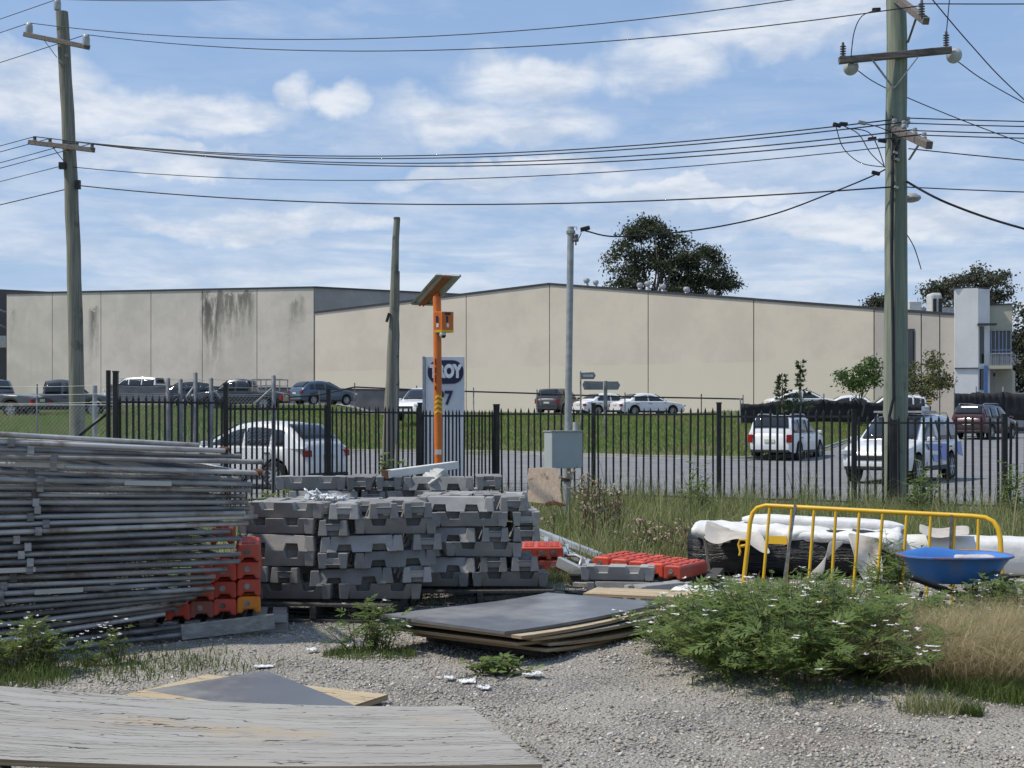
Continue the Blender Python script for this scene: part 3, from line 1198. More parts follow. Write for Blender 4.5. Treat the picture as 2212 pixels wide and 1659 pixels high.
    for sgn in (-1, 1):
        for (xa, xb) in K['panes']:
            def fn(u, v, xa=xa, xb=xb, sgn=sgn):
                x = xa + (xb - xa) * u
                z = zroof(x)
                zl = belt + .02
                ztop = max(zl + .01, z - .14)
                zz = zl + (ztop - zl) * v
                f = (zz - (belt - .05)) / max(.05, z - .05 - (belt - .05))
                y = wbt + (wr(x) - wbt) * min(1, f)
                return (x, sgn * (y + .012), zz)
            patch('side_window', fn, 7, 4)

    def ws(u, v):
        x = g2 + .05 + (g3 - g2 - .10) * u
        y = (v * 2 - 1) * (wr(x) * .88)
        k = 1 - (abs(v * 2 - 1)) ** 2 * .5
        return (x + .02, y, zroof(x) + .012 + .02 * k)
    patch('windscreen', ws, 6, 7)

    def rw(u, v):
        a0, a1 = (g0 + (g1 - g0) * .22, g0 + (g1 - g0) * .80)
        x = a0 + (a1 - a0) * u
        y = (v * 2 - 1) * (wr(x) * .86)
        k = 1 - (abs(v * 2 - 1)) ** 2 * .5
        return (x - .02, y, zroof(x) + .012 + .02 * k)
    patch('rear_window', rw, 6, 7)
    # wheels
    for xw in K['wb']:
        for sgn in (-1, 1):
            Mx = Matrix(((1, 0, 0), (0, 0, -sgn), (0, sgn, 0)))
            Mx = Matrix(((1, 0, 0), (0, 0, sgn), (0, 1, 0)))
            c = Vector((xw, sgn * (hw - .13), r))
            w_ = MB().lathe([(r * .62, -.10), (r * .95, -.11), (r, -.07), (r, .07), (r * .95, .11), (r * .64, .105)], c, 24, Mx, caps=False).build('wheel', M['tyre'], t, smooth=True, auto=40)
            mb = MB()
            mb.lathe([(r * .66, .02), (r * .66, .10), (r * .60, .10), (r * .58, .03), (.0, .03)], c, 24, Mx)
            for k in range(10 if rimdark else 6):
                a = 2 * math.pi * k / (10 if rimdark else 6)
                u = Vector((math.cos(a), 0, math.sin(a)))
                mb.bar(c + u * .05 + Vector((0, sgn * .08, 0)), c + u * r * .62 + Vector((0, sgn * .095, 0)), .045, .03, up=(0, 1, 0))
            mb.lathe([(.06, .05), (.06, .10), (0, .10)], c, 10, Mx)
            mb.build('rim', M['rim'], w_)
    # lamps, bumpers, plate, mirrors
    for sgn in (-1, 1):
        zl = zs(-hl + .1)
        hgt = .30 if kind in ('suv', 'van', 'ute') else .16
        MB().box((-hl + .055, sgn * hw * .80, zl - .12 - hgt / 2 + (.10 if kind == 'suv' else .04)), (.14, .20, hgt), (0, 0, -sgn * .25)).build('tail_light', M['tail'], t, bevel=.02)
        zf = zs(hl - .2)
        MB().box((hl - .09, sgn * hw * .72, zf - .10), (.22, .34, .13), (0, 0, -sgn * .38)).build('headlight', M['lampon'] if (indicator and sgn > 0) else M['lamp'], t, bevel=.025)
        xm = g3 - .28
        MB().box((xm, sgn * (hw + .09), belt + .05), (.11, .20, .13), (0, 0, sgn * .15)).build('mirror', paintmat, t, bevel=.03)
    MB().box((hl - .03, 0, hood - .36), (.10, Wd * .46, .12)).build('grille', M['blackplastic'], t, bevel=.02)
    MB().box((hl - .06, 0, zb0 + .07), (.14, Wd * .72, .10)).build('front_bumper', M['blackplastic'], t, bevel=.03)
    MB().box((-hl + .03, 0, zb0 + .07), (.14, Wd * .80, .12)).build('rear_bumper', M['blackplastic'], t, bevel=.03)
    MB().box((-hl - .012, 0, .80 if kind != 'sedan' else .72), (.03, .40, .12)).build('number_plate', M['plate'], t)
    if rails:
        for sgn in (-1, 1):
            MB().tube([(g1 + .05, sgn * wrf * .9, Hh - .04), (g1 + .2, sgn * wrf * .92, Hh + .045), (g2 - .3, sgn * wrf * .92, Hh + .045), (g2 - .1, sgn * wrf * .9, Hh - .04)], .02, 6).build('roof_rail', M['galv'], t)
    seam = MB()
    for sgn in (-1, 1):
        for x in (K['panes'][-1][0] - .05, K['panes'][-1][1] - .08, K['panes'][-1][0] - .95):
            for z in (zb0 + .10, belt - .06):
                pass
            seam.bar((x, sgn * wx(x) * 1.0, zb(x) + .10), (x, sgn * wx(x) * .975, belt - .05), .012, .012, up=(0, 1, 0))
        for x in (K['panes'][-1][0] + .08, K['panes'][-1][0] - .85):
            seam.box((x, sgn * (wx(x) + .005), belt - .16), (.16, .03, .03))
    sm_ = seam.build('door_seam', M['blackplastic'], t)
    sm_['kind'] = 'stuff'
    for sgn in (-1, 1):
        MB().box((sum(K['wb']) / 2, sgn * (hw - .035), zb0 + .03), (K['wb'][1] - K['wb'][0] - 2 * ra - .02, .09, .12)).build('sill', M['blackplastic'], t, bevel=.02)
    return t


M['lampon'] = emit_mat('lit_amber_indicator', (1.0, .55, .15), 2.5)
WHITE = paint('white', (.68, .69, .69))
SILVER = paint('grey_silver', (.095, .097, .102), .35)
GRAPH = paint('dark_grey', (.035, .037, .042), .2)
MAROON = paint('dark_maroon', (.045, .010, .014), .2)
BLUE = paint('steel_blue', (.07, .10, .15), .3)

car('parked_car', 'white hatchback on the road seen through left palisade panels', 'hatch', WHITE, 556, 34.6, -.22, 149, rimdark=True)
car('parked_car', 'white four-wheel drive on the road, rear towards us, right of centre', 'suv', WHITE, 1702, 54.5, -.16, 62, rails=True)
hil = car('patrol_car', 'white four-wheel drive with blue side graphics beside green pole', 'suv', WHITE, 1950, 38, -.215, 236, rails=True, indicator=True, scale=1.03)
M['livery'] = pm('blue_livery_vinyl', (.07, .15, .48), (.10, .20, .55), rough=.3, scale=3)
for sgn in (1,):
    for (xa, xb, za, zb_) in ((-2.2, -1.78, .62, 1.02), (-.98, -.30, .52, 1.0), (-.25, .35, .50, .72), (-.15, .75, .80, 1.0)):
        MB().add([(xa, sgn * .945, za), (xb, sgn * .945, za + .05), (xb + .12, sgn * .93, zb_), (xa + .1, sgn * .93, zb_ - .02)], [(0, 1, 2, 3)]).build('side_graphic', M['livery'], hil).modifiers.new('s', 'SOLIDIFY').thickness = .006
MB().box((-.2, 0, 1.83), (1.2, 1.3, .05)).build('roof_rack', M['galv'], hil)
car('parked_car', 'dark maroon four-wheel drive driving away at far right of road', 'suv', MAROON, 2128, 71, .42, 50, rails=True)
car('parked_car', 'dark grey wagon parked by warehouse wall, beside steel service pole', 'suv', GRAPH, 1210, 93, zat(PZ(1210, 93, 0).x, 93) + .06, 66)
car('parked_car', 'white sedan parked behind the road signs', 'sedan', WHITE, 1316, 90, zat(PZ(1316, 90, 0).x, 90) + .06, 28)
car('parked_car', 'white sedan parked right of the other sedan by warehouse wall', 'sedan', WHITE, 1398, 89, zat(PZ(1398, 89, 0).x, 89) + .06, 24)
car('parked_car', 'steel blue hatchback parked beneath seam between two warehouses', 'hatch', BLUE, 697, 94, 2.36, 42)
car('parked_ute', 'silver dual-cab ute directly behind left power pole', 'ute', SILVER, 132, 66, zat(PZ(132, 66, 0).x, 66) - .05, 14, cat='ute')
car('parked_ute', 'silver vehicle cut off by left frame edge behind chain-link', 'ute', SILVER, -22, 64, zat(PZ(-22, 64, 0).x, 64) - .02, 168, cat='ute')
car('parked_van', 'white van behind fence between left pole and galvanised posts', 'van', WHITE, 293, 106, 2.76, 164, cat='van')
car('parked_car', 'dark car parked behind the galvanised fence posts', 'hatch', GRAPH, 440, 84, 2.05, 14)
car('parked_ute', 'white ute half hidden behind the white pylon sign', 'ute', WHITE, 918, 76, zat(PZ(918, 76, 0).x, 76) + .22, 250, cat='ute')
car('parked_car', 'white car roof showing over shade cloth behind the saplings', 'sedan', WHITE, 1735, 86, zat(PZ(1735, 86, 0).x, 86) + .42, 10)
car('parked_car', 'white car roof showing over shade cloth below green garden tree', 'sedan', WHITE, 1822, 86, zat(PZ(1822, 86, 0).x, 86) + .35, 170)
car('parked_car', 'white wagon nose showing left of green pole above shade cloth', 'suv', WHITE, 1918, 84, zat(PZ(1918, 84, 0).x, 84) + .4, 176)
# open dark ute with ladder racks
t = car('parked_ute', 'black ute with bare silver tray frame behind palisade fence', 'ute', GRAPH, 522, 80, 1.95, 172, cat='ute')
mb = MB()
for x in (-2.5, -1.7, -.9):
    for y in (-.75, .75):
        mb.bar((x, y, 1.1), (x, y, 1.75), .05)
    mb.bar((x, -.75, 1.75), (x, .75, 1.75), .05)
for y in (-.75, .75):
    mb.bar((-2.55, y, 1.75), (-.85, y, 1.75), .05)
    mb.bar((-2.55, y, 1.4), (-.85, y, 1.4), .04)
mb.build('tray_frame', M['galv'], t)

# ------------------------------------------------------------------ palisade fence
barm = MB()
bw, bh = .036, 1.0
barm.box((0, 0, .5), (bw, bw, bh))
barm.add([(-bw / 2, -bw / 2, 1), (bw / 2, -bw / 2, 1), (bw / 2, bw / 2, 1), (-bw / 2, bw / 2, 1), (0, 0, 1.035)], [(0, 1, 4), (1, 2, 4), (2, 3, 4), (3, 0, 4)])
proto_bar = barm.build('fence_bar', M['black_steel'])
bar_mesh = proto_bar.data
bpy.data.objects.remove(proto_bar)


def palisade(label, posts, counts, bow=0):
    """posts: (px, d, top_py_of_bars); one thing with each post, rail and bar a part"""
    p0 = PZ(posts[0][0], posts[0][1], -.2)
    f = thing('palisade_fence', label, 'fence', p0)
    for i, (px, d, pyt) in enumerate(posts):
        q = PZ(px, d, 0)
        zt = H - (pyt - HY) * d / F
        MB().box((q.x, q.y, (-.35 + zt) / 2 + .03), (.085, .085, zt + .35 + .06)).build('post', M['black_steel'], f, rel=True)
        MB().box((q.x, q.y, zt + .075), (.10, .10, .03)).build('post_cap', M['black_steel'], f, rel=True)
    for i in range(len(posts) - 1):
        (xa, da, pa), (xb, db, pb) = posts[i], posts[i + 1]
        a, b = PZ(xa, da, 0), PZ(xb, db, 0)
        zt = (H - (pa - HY) * da / F) * .5 + (H - (pb - HY) * db / F) * .5
        if i < len(counts) and counts[i][1] is not None:
            zt = H - (counts[i][1] - HY) * (da + db) / 2 / F
        zb = -.28
        n = counts[i][0]
        for zr_ in (zt - .14, zb + .22):
            MB().bar(Vector((a.x, a.y, zr_)), Vector((b.x, b.y, zr_)), .028, .038).build('rail', M['black_steel'], f, rel=True)
        for k in range(n):
            t_ = (k + .7) / (n + .4)
            q = a.lerp(b, t_)
            o = bpy.data.objects.new('bar', bar_mesh)
            COL.objects.link(o)
            o.parent = f
            o.location = Vector((q.x + rnd.uniform(-.004, .004), q.y, zb)) - p0
            o.scale = (1, 1, (zt - zb) / 1.035)
            o.rotation_euler = (rnd.gauss(0, .006), rnd.gauss(0, .006), rnd.uniform(-.1, .1))
    return f


palisade('black palisade fence run that climbs in steps towards the left',
         [(250, 25, 812), (488, 26.2, 838), (710, 27.4, 851), (907, 28.6, 879), (1070, 29.6, 882)],
         [(17, 853), (19, 868), (19, 876), (20, 884)])
palisade('black palisade fence run crossing in front of the road on the right',
         [(1075, 29.4, 882), (1282, 28.4, 880), (1553, 27.1, 879), (1845, 25.8, 894), (2170, 24.5, 905), (2480, 23.2, 915)],
         [(14, 880), (16, 880), (17, 884), (18, 897), (18, 908)])

# chain-link beside it
def chain_link(label, pts, ztop, zbot, posts_extra=(), post_r=.03, mat=None, barbs=True, pitch=.085):
    """pts: plan points (Vector); woven mesh as one stuff part, posts and strands as parts"""
    f = thing('chain_link_fence', label, 'fence', (pts[0].x, pts[0].y, zbot))
    mb = MB()
    for i in range(len(pts) - 1):
        a, b = pts[i], pts[i + 1]
        Lg = (b - a).length
        hh = ztop - zbot
        k = -hh
        while k < Lg:
            for s in (0, 1):
                t0, t1 = max(k, 0), min(k + hh, Lg)
                if t1 - t0 < .02:
                    continue
                z0, z1 = zbot + (t0 - k), zbot + (t1 - k)
                if s:
                    z0, z1 = ztop - (t0 - k), ztop - (t1 - k)
                p, q = a.lerp(b, t0 / Lg), a.lerp(b, t1 / Lg)
                mb.tube([(p.x, p.y + .004 * s, z0), (q.x, q.y + .004 * s, z1)], .0024, 3, caps=False)
            k += pitch
    o = mb.build('wire_mesh', M['galv'], f, rel=True)
    o['kind'] = 'stuff'
    for (q, zt, r) in posts_extra:
        MB().lathe([(r, zbot - .3), (r, zt), (r * .5, zt + r * .4), (0, zt + r * .5)], (q.x, q.y, 0), 10).build('post', mat or M['galv_dark'], f, smooth=True, rel=True, auto=50)
    if barbs:
        for dz in (.06, .22, .38):
            sp = []
            for i in range(len(pts) - 1):
                for k in range(8):
                    p = pts[i].lerp(pts[i + 1], k / 8)
                    sp.append((p.x, p.y, ztop + dz - .03 * math.sin(math.pi * (k / 8))))
            sp.append((pts[-1].x, pts[-1].y, ztop + dz))
            MB().tube(sp, .004, 4).build('barbed_strand', M['galv'], f, rel=True)
    for dz in (0, -1.0):
        MB().tube([(p.x, p.y, ztop + dz) for p in pts], .006, 4).build('line_wire', M['galv'], f, rel=True)
    return f


a, b = PZ(-120, 27, 0), PZ(245, 26.5, 0)
f = chain_link('chain-link fence on grass at far left behind stacked panels', [a, b], 1.75, .1,
               [(PZ(80, 26.8, 0), 2.15, .018), (PZ(-100, 27, 0), 2.15, .03)])
e0 = P(234, 800, 26.4)
MB().tube([(e0.x, e0.y, -.1), (e0.x, e0.y, e0.z)], .045, 10).build('end_post', M['black_steel'], f, smooth=True, rel=True, auto=50)
MB().tube([P(231, 893, 26.4), P(160, 950, 26.6)], .03, 8).build('brace', M['black_steel'], f, smooth=True, rel=True)
q = [PZ(248, 30.5, 0), PZ(363, 31, 0), PZ(422, 31.3, 0), PZ(456, 31.4, 0), PZ(591, 32, 0)]
pz = lambda px, py, d: (PZ(px, d, 0), H - (py - HY) * d / F, .05)
f = chain_link('galvanised chain-link fence with barbed wire behind palisade fence', q, 2.0, -.1,
               [pz(248, 812, 30.5), pz(363, 818, 31), pz(390, 820, 31.1), pz(422, 806, 31.3), pz(456, 818, 31.4), pz(591, 812, 32)])
for (a, b) in (((421, 832, 31.3), (384, 884, 31.2)), ((457, 836, 31.4), (485, 870, 31.5)), ((590, 836, 32), (545, 876, 31.9))):
    MB().tube([P(*a), P(*b)], .022, 8).build('brace', M['galv'], f, smooth=True, rel=True)
for (px, py, d) in ((205, 832, 29),):
    MB().lathe([(.05, -.3), (.05, H - (py - HY) * d / F)], PZ(px, d, 0), 10).build('post', M['galv'], f, rel=True)

# low rail fence along the car park
rf = thing('rail_fence', 'low dark rail fence along the car park before the cream wall', 'fence', PZ(1100, 82, 1.5))
rp = [(600, 860), (690, 853), (766, 836), (900, 842), (1023, 846), (1160, 850), (1168, 851), (1350, 857), (1515, 860), (1605, 862)]
ptsr = []
for (px, py) in rp:
    d = 83.0
    top = P(px, py, d)
    ptsr.append(top)
    MB().tube([(top.x, top.y, .9), (top.x, top.y, top.z + .25)], .04, 6).build('post', M['galv_dull'], rf, rel=True)
MB().tube([p for p in ptsr if True], .045, 6).build('top_rail', M['black_steel'], rf, rel=True)
# grey retaining wall / hoarding behind left fence
M['block'] = pm('grey_rendered_block', (.20, .195, .185), (.15, .147, .14), rough=.9, scale=1.2)
lw = thing('low_wall', 'long low grey rendered wall in front of the stained warehouse', 'wall', PZ(570, 100, 1.8))
p0, p1 = P(236, 833, 100), P(905, 845, 100)
MB().prism([Vector((p0.x, p0.y, .6)), Vector((p1.x, p1.y, .6)), p1, p0], Vector((0, 0, 0)), Vector((0, .3, 0))).build('wall', M['block'], lw, rel=True)
MB().bar(p0 + Vector((0, .15, .05)), p1 + Vector((0, .15, .05)), .4, .1).build('coping', M['capping'], lw, rel=True)

# shade-cloth fence
M['shade'] = pm('black_shade_cloth', (.022, .022, .024), (.035, .035, .038), rough=.9, scale=3)


def shade_fence(label, pts, h0):
    f = thing('shade_cloth_fence', label, 'fence', (pts[0].x, pts[0].y, pts[0].z - h0))
    for i in range(len(pts) - 1):
        a, b = pts[i], pts[i + 1]
        rows = []
        for k in range(13):
            p = a.lerp(b, k / 12)
            sag = -.10 * math.sin(math.pi * k / 12) + rnd.uniform(-.03, .03)
            rows.append([Vector((p.x, p.y + .05 * math.sin(k * 2.1 + i) * (1 - j / 4.0), p.z + sag * (1 if j == 0 else 0) - h0 * j / 4)) for j in range(5)])
        mb = MB()
        vs = [p for r_ in rows for p in r_]
        mb.add(vs, [(i_ * 5 + j, (i_ + 1) * 5 + j, (i_ + 1) * 5 + j + 1, i_ * 5 + j + 1) for i_ in range(12) for j in range(4)])
        o = mb.build('cloth', M['shade'], f, smooth=True, rel=True)
        o.modifiers.new('s', 'SOLIDIFY').thickness = .01
    for p in pts:
        MB().tube([(p.x, p.y + .08, p.z - h0 - .3), (p.x, p.y + .08, p.z + .3)], .045, 8).build('post', M['galv'], f, rel=True)
    return f


shade_fence('black shade-cloth fence below the saplings and garden tree', [P(1600, 872, 76), P(1690, 864, 76.5), P(1780, 862, 77), P(1850, 864, 77.5), P(1920, 868, 78), P(1990, 872, 78)], 1.25)
shade_fence('black shade-cloth fence behind the maroon vehicle', [P(2062, 848, 80), P(2110, 846, 80), P(2168, 846, 80), P(2240, 850, 80)], 1.6)

# ------------------------------------------------------------------ utility poles
def pole_mesh(base, top, r0, r1, n=14, bow=0.0):
    mb = MB()
    N = 14
    pts, rs = [], []
    for i in range(N + 1):
        f = i / N
        p = base.lerp(top, f)
        p = p + Vector((rnd.uniform(-.012, .012) + bow * 4 * f * (1 - f), rnd.uniform(-.012, .012), 0))
        pts.append(p)
        rs.append((r0 + (r1 - r0) * f) * (1 + rnd.uniform(-.015, .015)))
    return mb.tube(pts, rs, n)


def insulator(mb, p, s=1.0, kind='pin', axis=None):
    if kind == 'pin':      # smooth porcelain cup
        mb.lathe([(.02 * s, -.10 * s), (.02 * s, 0), (.085 * s, .0), (.10 * s, .05 * s), (.10 * s, .2 * s), (.085 * s, .28 * s), (.04 * s, .31 * s), (0, .31 * s)], p, 12)
    elif kind == 'shed':   # ribbed post
        pr = [(.03 * s, 0)]
        for k in range(5):
            z = .05 + k * .065
            pr += [(.035 * s, z * s), (.085 * s, (z + .012) * s), (.085 * s, (z + .024) * s), (.035 * s, (z + .04) * s)]
        pr += [(.04 * s, .40 * s), (.03 * s, .44 * s), (0, .44 * s)]
        mb.lathe(pr, p, 12)
    elif kind == 'small':
        mb.lathe([(.012 * s, -.06 * s), (.012 * s, 0), (.045 * s, 0), (.05 * s, .04 * s), (.03 * s, .06 * s), (.045 * s, .08 * s), (.04 * s, .12 * s), (0, .13 * s)], p, 10)
    return mb


# left pole
dL = 38.0
bL, tL = P(167, 945, dL), P(133, 26, dL)
bL.z = .2
up_l = thing('utility_pole', 'leaning grey timber power pole with two crossarms at left', 'utility pole', bL)
pole_mesh(bL + Vector((0, 0, -.4)), tL, .215, .165, bow=.11).build('pole', M['pole_wood'], up_l, smooth=True, rel=True, auto=50)
arms_l = {}
for nm, (xa, ya), (xb, yb), da, db in (('hv', (58, 78), (196, 106), dL + .55, dL - .75), ('lv', (68, 310), (207, 327), dL + .55, dL - .75)):
    a, b = P(xa, ya, da), P(xb, yb, db)
    off_ = Vector((0, -.18, 0))
    MB().bar(a + off_, b + off_, .11, .13).build('crossarm', M['arm_wood'], up_l, rel=True, bevel=.012)
    arms_l[nm] = (a + off_, b + off_)
mb = MB()
mb.bar(P(98, 88, dL + .1) + Vector((0, -.2, 0)), P(128, 128, dL) + Vector((0, -.2, 0)), .04, .012)
mb.build('brace', M['galv_dull'], up_l, rel=True)
mb = MB()
mb.bar(P(120, 322, dL + .1) + Vector((0, -.2, 0)), P(142, 350, dL) + Vector((0, -.2, 0)), .04, .012)
mb.build('brace', M['galv_dull'], up_l, rel=True)
pinsL = {}
for key, (px, py, dd, s, kind) in {'top': (124, 22, dL, 1.0, 'pin'), 'a': (63, 73, dL + .37, 1.0, 'pin'), 'b': (186, 99, dL - .93, 1.0, 'pin'),
                                   'c': (75, 306, dL + .37, 1.0, 'small'), 'd': (108, 310, dL + .1, 1.0, 'small'), 'e': (199, 321, dL - .93, 1.0, 'small'), 'e2': (166, 318, dL - .6, 1, 'small')}.items():
    p = P(px, py, dd)
    insulator(MB(), p, s * (1.0 if kind == 'pin' else 1.2), kind).build('insulator', M['porcelain'] if kind == 'pin' else M['brown_porcelain'], up_l, smooth=True, rel=True, auto=50)
    pinsL[key] = p + Vector((0, 0, .30 if kind == 'pin' else .14))
MB().box(P(135, 358, dL - .2), (.18, .12, .18)).build('bracket', M['black_steel'], up_l, rel=True)
MB().box(P(169, 399, dL - .15), (.12, .12, .24)).build('bracket', M['black_steel'], up_l, rel=True)
MB().lathe([(.02, -.02), (.05, 0), (.05, .03), (0, .04)], P(144, 120, dL - .19), 10, rotm((R(90), 0, 0))).build('bolt', M['galv'], up_l, rel=True)

# right pole
dR = 27.0
bR, tR = PZ(1934, dR, -.25), P(1937, -330, dR)
up_r = thing('utility_pole', 'thick green-tinged timber power pole just behind palisade fence at right', 'utility pole', bR)
pole_mesh(bR + Vector((0, 0, -.3)), tR, .245, .175, 18).build('pole', M['pole_green'], up_r, smooth=True, rel=True, auto=50)
MB().tube([P(1919, 1085, dR - .27), P(1921, 900, dR - .26), P(1930, 860, dR - .255), P(1929, 700, dR - .245), P(1926, 560, dR - .24), P(1928, 400, dR - .235), P(1926, 250, dR - .225)], .03, 8).build('cable_guard', M['wire'], up_r, smooth=True, rel=True)
MB().box(P(1932, 990, dR - .27), (.11, .06, 1.5)).build('cable_cover', M['blackplastic'], up_r, rel=True, bevel=.02)
# frontal arm
a, b = P(1812, 131, dR - .25), P(2055, 108, dR - .25)
MB().bar(a, b, .12, .13).build('crossarm', M['arm_wood'], up_r, rel=True, bevel=.012)
mb = MB()
mb.bar(P(1885, 130, dR - .34), P(1930, 190, dR - .26), .045, .02)
mb.build('brace', M['galv_dull'], up_r, rel=True)
MB().bar(P(1984, 122, dR - .34), P(1932, 190, dR - .26), .045, .02).build('brace', M['galv_dull'], up_r, rel=True)
for (px, py) in ((1821, 127), (2044, 103)):
    insulator(MB(), P(px, py, dR - .25), .72, 'shed').build('insulator', M['brown_porcelain'], up_r, smooth=True, rel=True, auto=50)
discs = []
for (px, py) in ((1838, 146), (2061, 120)):
    c = P(px, py, dR - .05)
    ax = (P(px + 90, py + 55, dR + 3) - c).normalized()
    Mq = ax.to_track_quat('Z', 'Y').to_matrix()
    MB().lathe([(0, -.16), (.06, -.15), (.13, -.06), (.155, .0), (.135, .05), (.08, .07), (.04, .12), (.03, .2), (0, .2)], c, 18, Mq).build('strain_insulator', M['glassins'], up_r, smooth=True, rel=True, auto=50)
    discs.append(c)
# arms that run towards the viewer
a, b = P(1920, -16, dR + .3), P(2001, 46, dR - 1.8)
MB().bar(a, b, .12, .13).build('crossarm', M['arm_wood'], up_r, rel=True, bevel=.012)
MB().bar(P(1978, 42, dR - 1.2), P(1961, 92, dR - .1), .04, .015).build('brace', M['galv_dull'], up_r, rel=True)
insulator(MB(), P(1991, 36, dR - 1.75), .7, 'shed').build('insulator', M['brown_porcelain'], up_r, smooth=True, rel=True, auto=50)
a, b = P(1926, 276, dR - .1), P(2008, 314, dR - 1.9)
MB().bar(a, b, .13, .14).build('crossarm', M['arm_wood'], up_r, rel=True, bevel=.012)
MB().bar(P(1985, 312, dR - 1.2), P(1964, 345, dR - .1), .04, .015).build('brace', M['galv_dull'], up_r, rel=True)
for (px, py, dd) in ((1932, 272, .35), (1953, 276, .6), (1961, 268, .1), (1976, 292, 1.1), (1996, 302, 1.5)):
    insulator(MB(), P(px, py, dR - dd), 1.1, 'small').build('insulator', M['porcelain'], up_r, smooth=True, rel=True, auto=50)
for (px, py) in ((1938, 345), (1936, 405), (1934, 330)):
    MB().box(P(px, py, dR - .26), (.09, .06, .05), (0, .4, 0)).build('fuse_clip', M['porcelain'], up_r, rel=True, bevel=.01)
mb = MB()
mb.tube([P(1930, 300, dR - .25), P(1940, 318, dR - .27), P(1930, 335, dR - .26), P(1944, 300, dR - .27), P(1934, 350, dR - .26)], .02, 6)
mb.build('jumper_loop', M['wire'], up_r, rel=True)
# street lamp peeking out
mb = MB()
mb.tube([P(1945, 424, dR + .1), P(1962, 425, dR + .6)], .03, 8)
mb.build('lamp_arm', M['galv'], up_r, rel=True)
MB().lathe([(0, .10), (.10, .10), (.19, .04), (.20, 0), (.15, -.05), (.06, -.075), (0, -.08)], P(1968, 429, dR + .8), 14).build('street_lamp_head', M['galv'], up_r, smooth=True, rel=True, auto=50)


# ------------------------------------------------------------------ wires
def wire(label, pts, r=.011, sag=0.0, n=22, name='overhead_wire'):
    """pts: list of Vectors; two points hang in a parabola, more follow a smooth curve"""
    pts = [Vector(p) for p in pts]
    if len(pts) == 2:
        a, b = pts
        q = [a.lerp(b, i / n) - Vector((0, 0, sag * 4 * (i / n) * (1 - i / n))) for i in range(n + 1)]
    else:
        q = []
        m = len(pts)
        for i in range(m - 1):
            p0, p1, p2, p3 = pts[max(i - 1, 0)], pts[i], pts[i + 1], pts[min(i + 2, m - 1)]
            for k in range(8):
                t = k / 8
                q.append(.5 * ((2 * p1) + (p2 - p0) * t + (2 * p0 - 5 * p1 + 4 * p2 - p3) * t * t + (3 * p1 - p0 - 3 * p2 + p3) * t ** 3))
        q.append(pts[-1])
    c = q[len(q) // 2]
    o = MB().tube(q, r, 6).build(name, M['wire'], smooth=True, loc=c)
    tag(o, label, 'wire')
    return o


def wires_px(label, pts, r=.011, name='overhead_wire'):
    return wire(label, [P(*p) for p in pts], r, name=name)


wire('top wire leaving left pole tip and rising out of frame', [pinsL['top'], P(2000, -160, dR)], .011, .5)
wire('high wire from far end of left pole upper crossarm, running up to frame top', [pinsL['a'], P(1960, -40, dR - .3)], .011, .75)
wire('high wire from near end of left pole upper crossarm to green pole', [pinsL['b'], P(1990, 12, dR - 1.7)], .011, .62)
wire('uppermost of four close wires between the two poles', [pinsL['c'], P(1932, 258, dR - .35)], .013, .62)
wire('second of four close wires between the two poles', [pinsL['d'], P(1953, 264, dR - .6)], .013, .62)
wire('third of four close wires between the two poles', [pinsL['e2'], P(1976, 280, dR - 1.1)], .013, .60)
wire('lowest of four close wires between the two poles', [pinsL['e'], P(1996, 290, dR - 1.5)], .013, .60)
wire('thin cable below the four close wires between the poles', [P(158, 361, dL - .2), P(1930, 316, dR - .1)], .010, .50)
wire('lowest cable strung between the two poles', [P(173, 401, dL - .25), P(1925, 404, dR - .25)], .015, .42)
for lab, key, tx, ty in (('top wire running off left from left pole tip', 'top', -1465, 470), ('wire running off left from far end of upper crossarm', 'a', -1530, 505),
                         ('wire running off left from near end of upper crossarm', 'b', -1420, 520), ('upper low-voltage wire running off left', 'c', -1500, 640),
                         ('second low-voltage wire running off left', 'd', -1500, 655), ('third low-voltage wire running off left', 'e2', -1460, 668), ('lowest low-voltage wire running off left', 'e', -1420, 670)):
    wire(lab, [pinsL[key], P(tx, ty, 72)], .011, .5)
wire('thin cable running off left from left pole bracket', [P(135, 358, dL - .2), P(-1480, 705, 72)], .010, .4)
wire('lowest cable running off left from left pole', [P(163, 404, dL), P(-1480, 745, 72)], .014, .3)
# to the right of the green pole
for lab, (xa, ya, da), (xb, yb, db) in (('uppermost wire running off right from green pole low crossarm', (1961, 255, dR - .1), (3300, 248, 25)),
                                        ('second wire running off right from green pole low crossarm', (1962, 266, dR - .2), (3300, 258, 24.6)),
                                        ('third wire running off right from green pole low crossarm', (1976, 282, dR - 1.1), (3300, 272, 24.2)),
                                        ('fourth wire running off right from green pole low crossarm', (1996, 292, dR - 1.5), (3300, 282, 23.8)),
                                        ('thin grey cable falling off right from green pole', (1962, 321, dR), (3300, 410, 26)),
                                        ('straight cable running off right below the street lamp crossarms', (1958, 404, dR - .2), (3300, 415, 25))):
    wire(lab, [P(xa, ya, da), P(xb, yb, db)], .011, .12)
wire('upper wire at top right from ribbed insulator', [P(1991, 8, dR - 1.75), P(3300, -30, 24)], .011, .1)
wires_px('wire from left strain insulator passing behind green pole', [(1852, 152, dR + .1), (1935, 200, dR + .6), (2212, 310, dR + 3), (2700, 480, dR + 8)])
wires_px('wire from right strain insulator falling to right edge', [(2070, 134, dR + .1), (2212, 222, dR + 1.2), (2700, 470, dR + 6)])
wires_px('steep wire crossing top right corner of the sky', [(1990, -30, dR - 2), (2100, 100, dR - 1), (2212, 215, dR), (2500, 470, dR + 3)])
wires_px('short vertical jumper above right ribbed insulator', [(2058, -80, dR - .3), (2050, 10, dR - .3), (2043, 84, dR - .25)], .010)
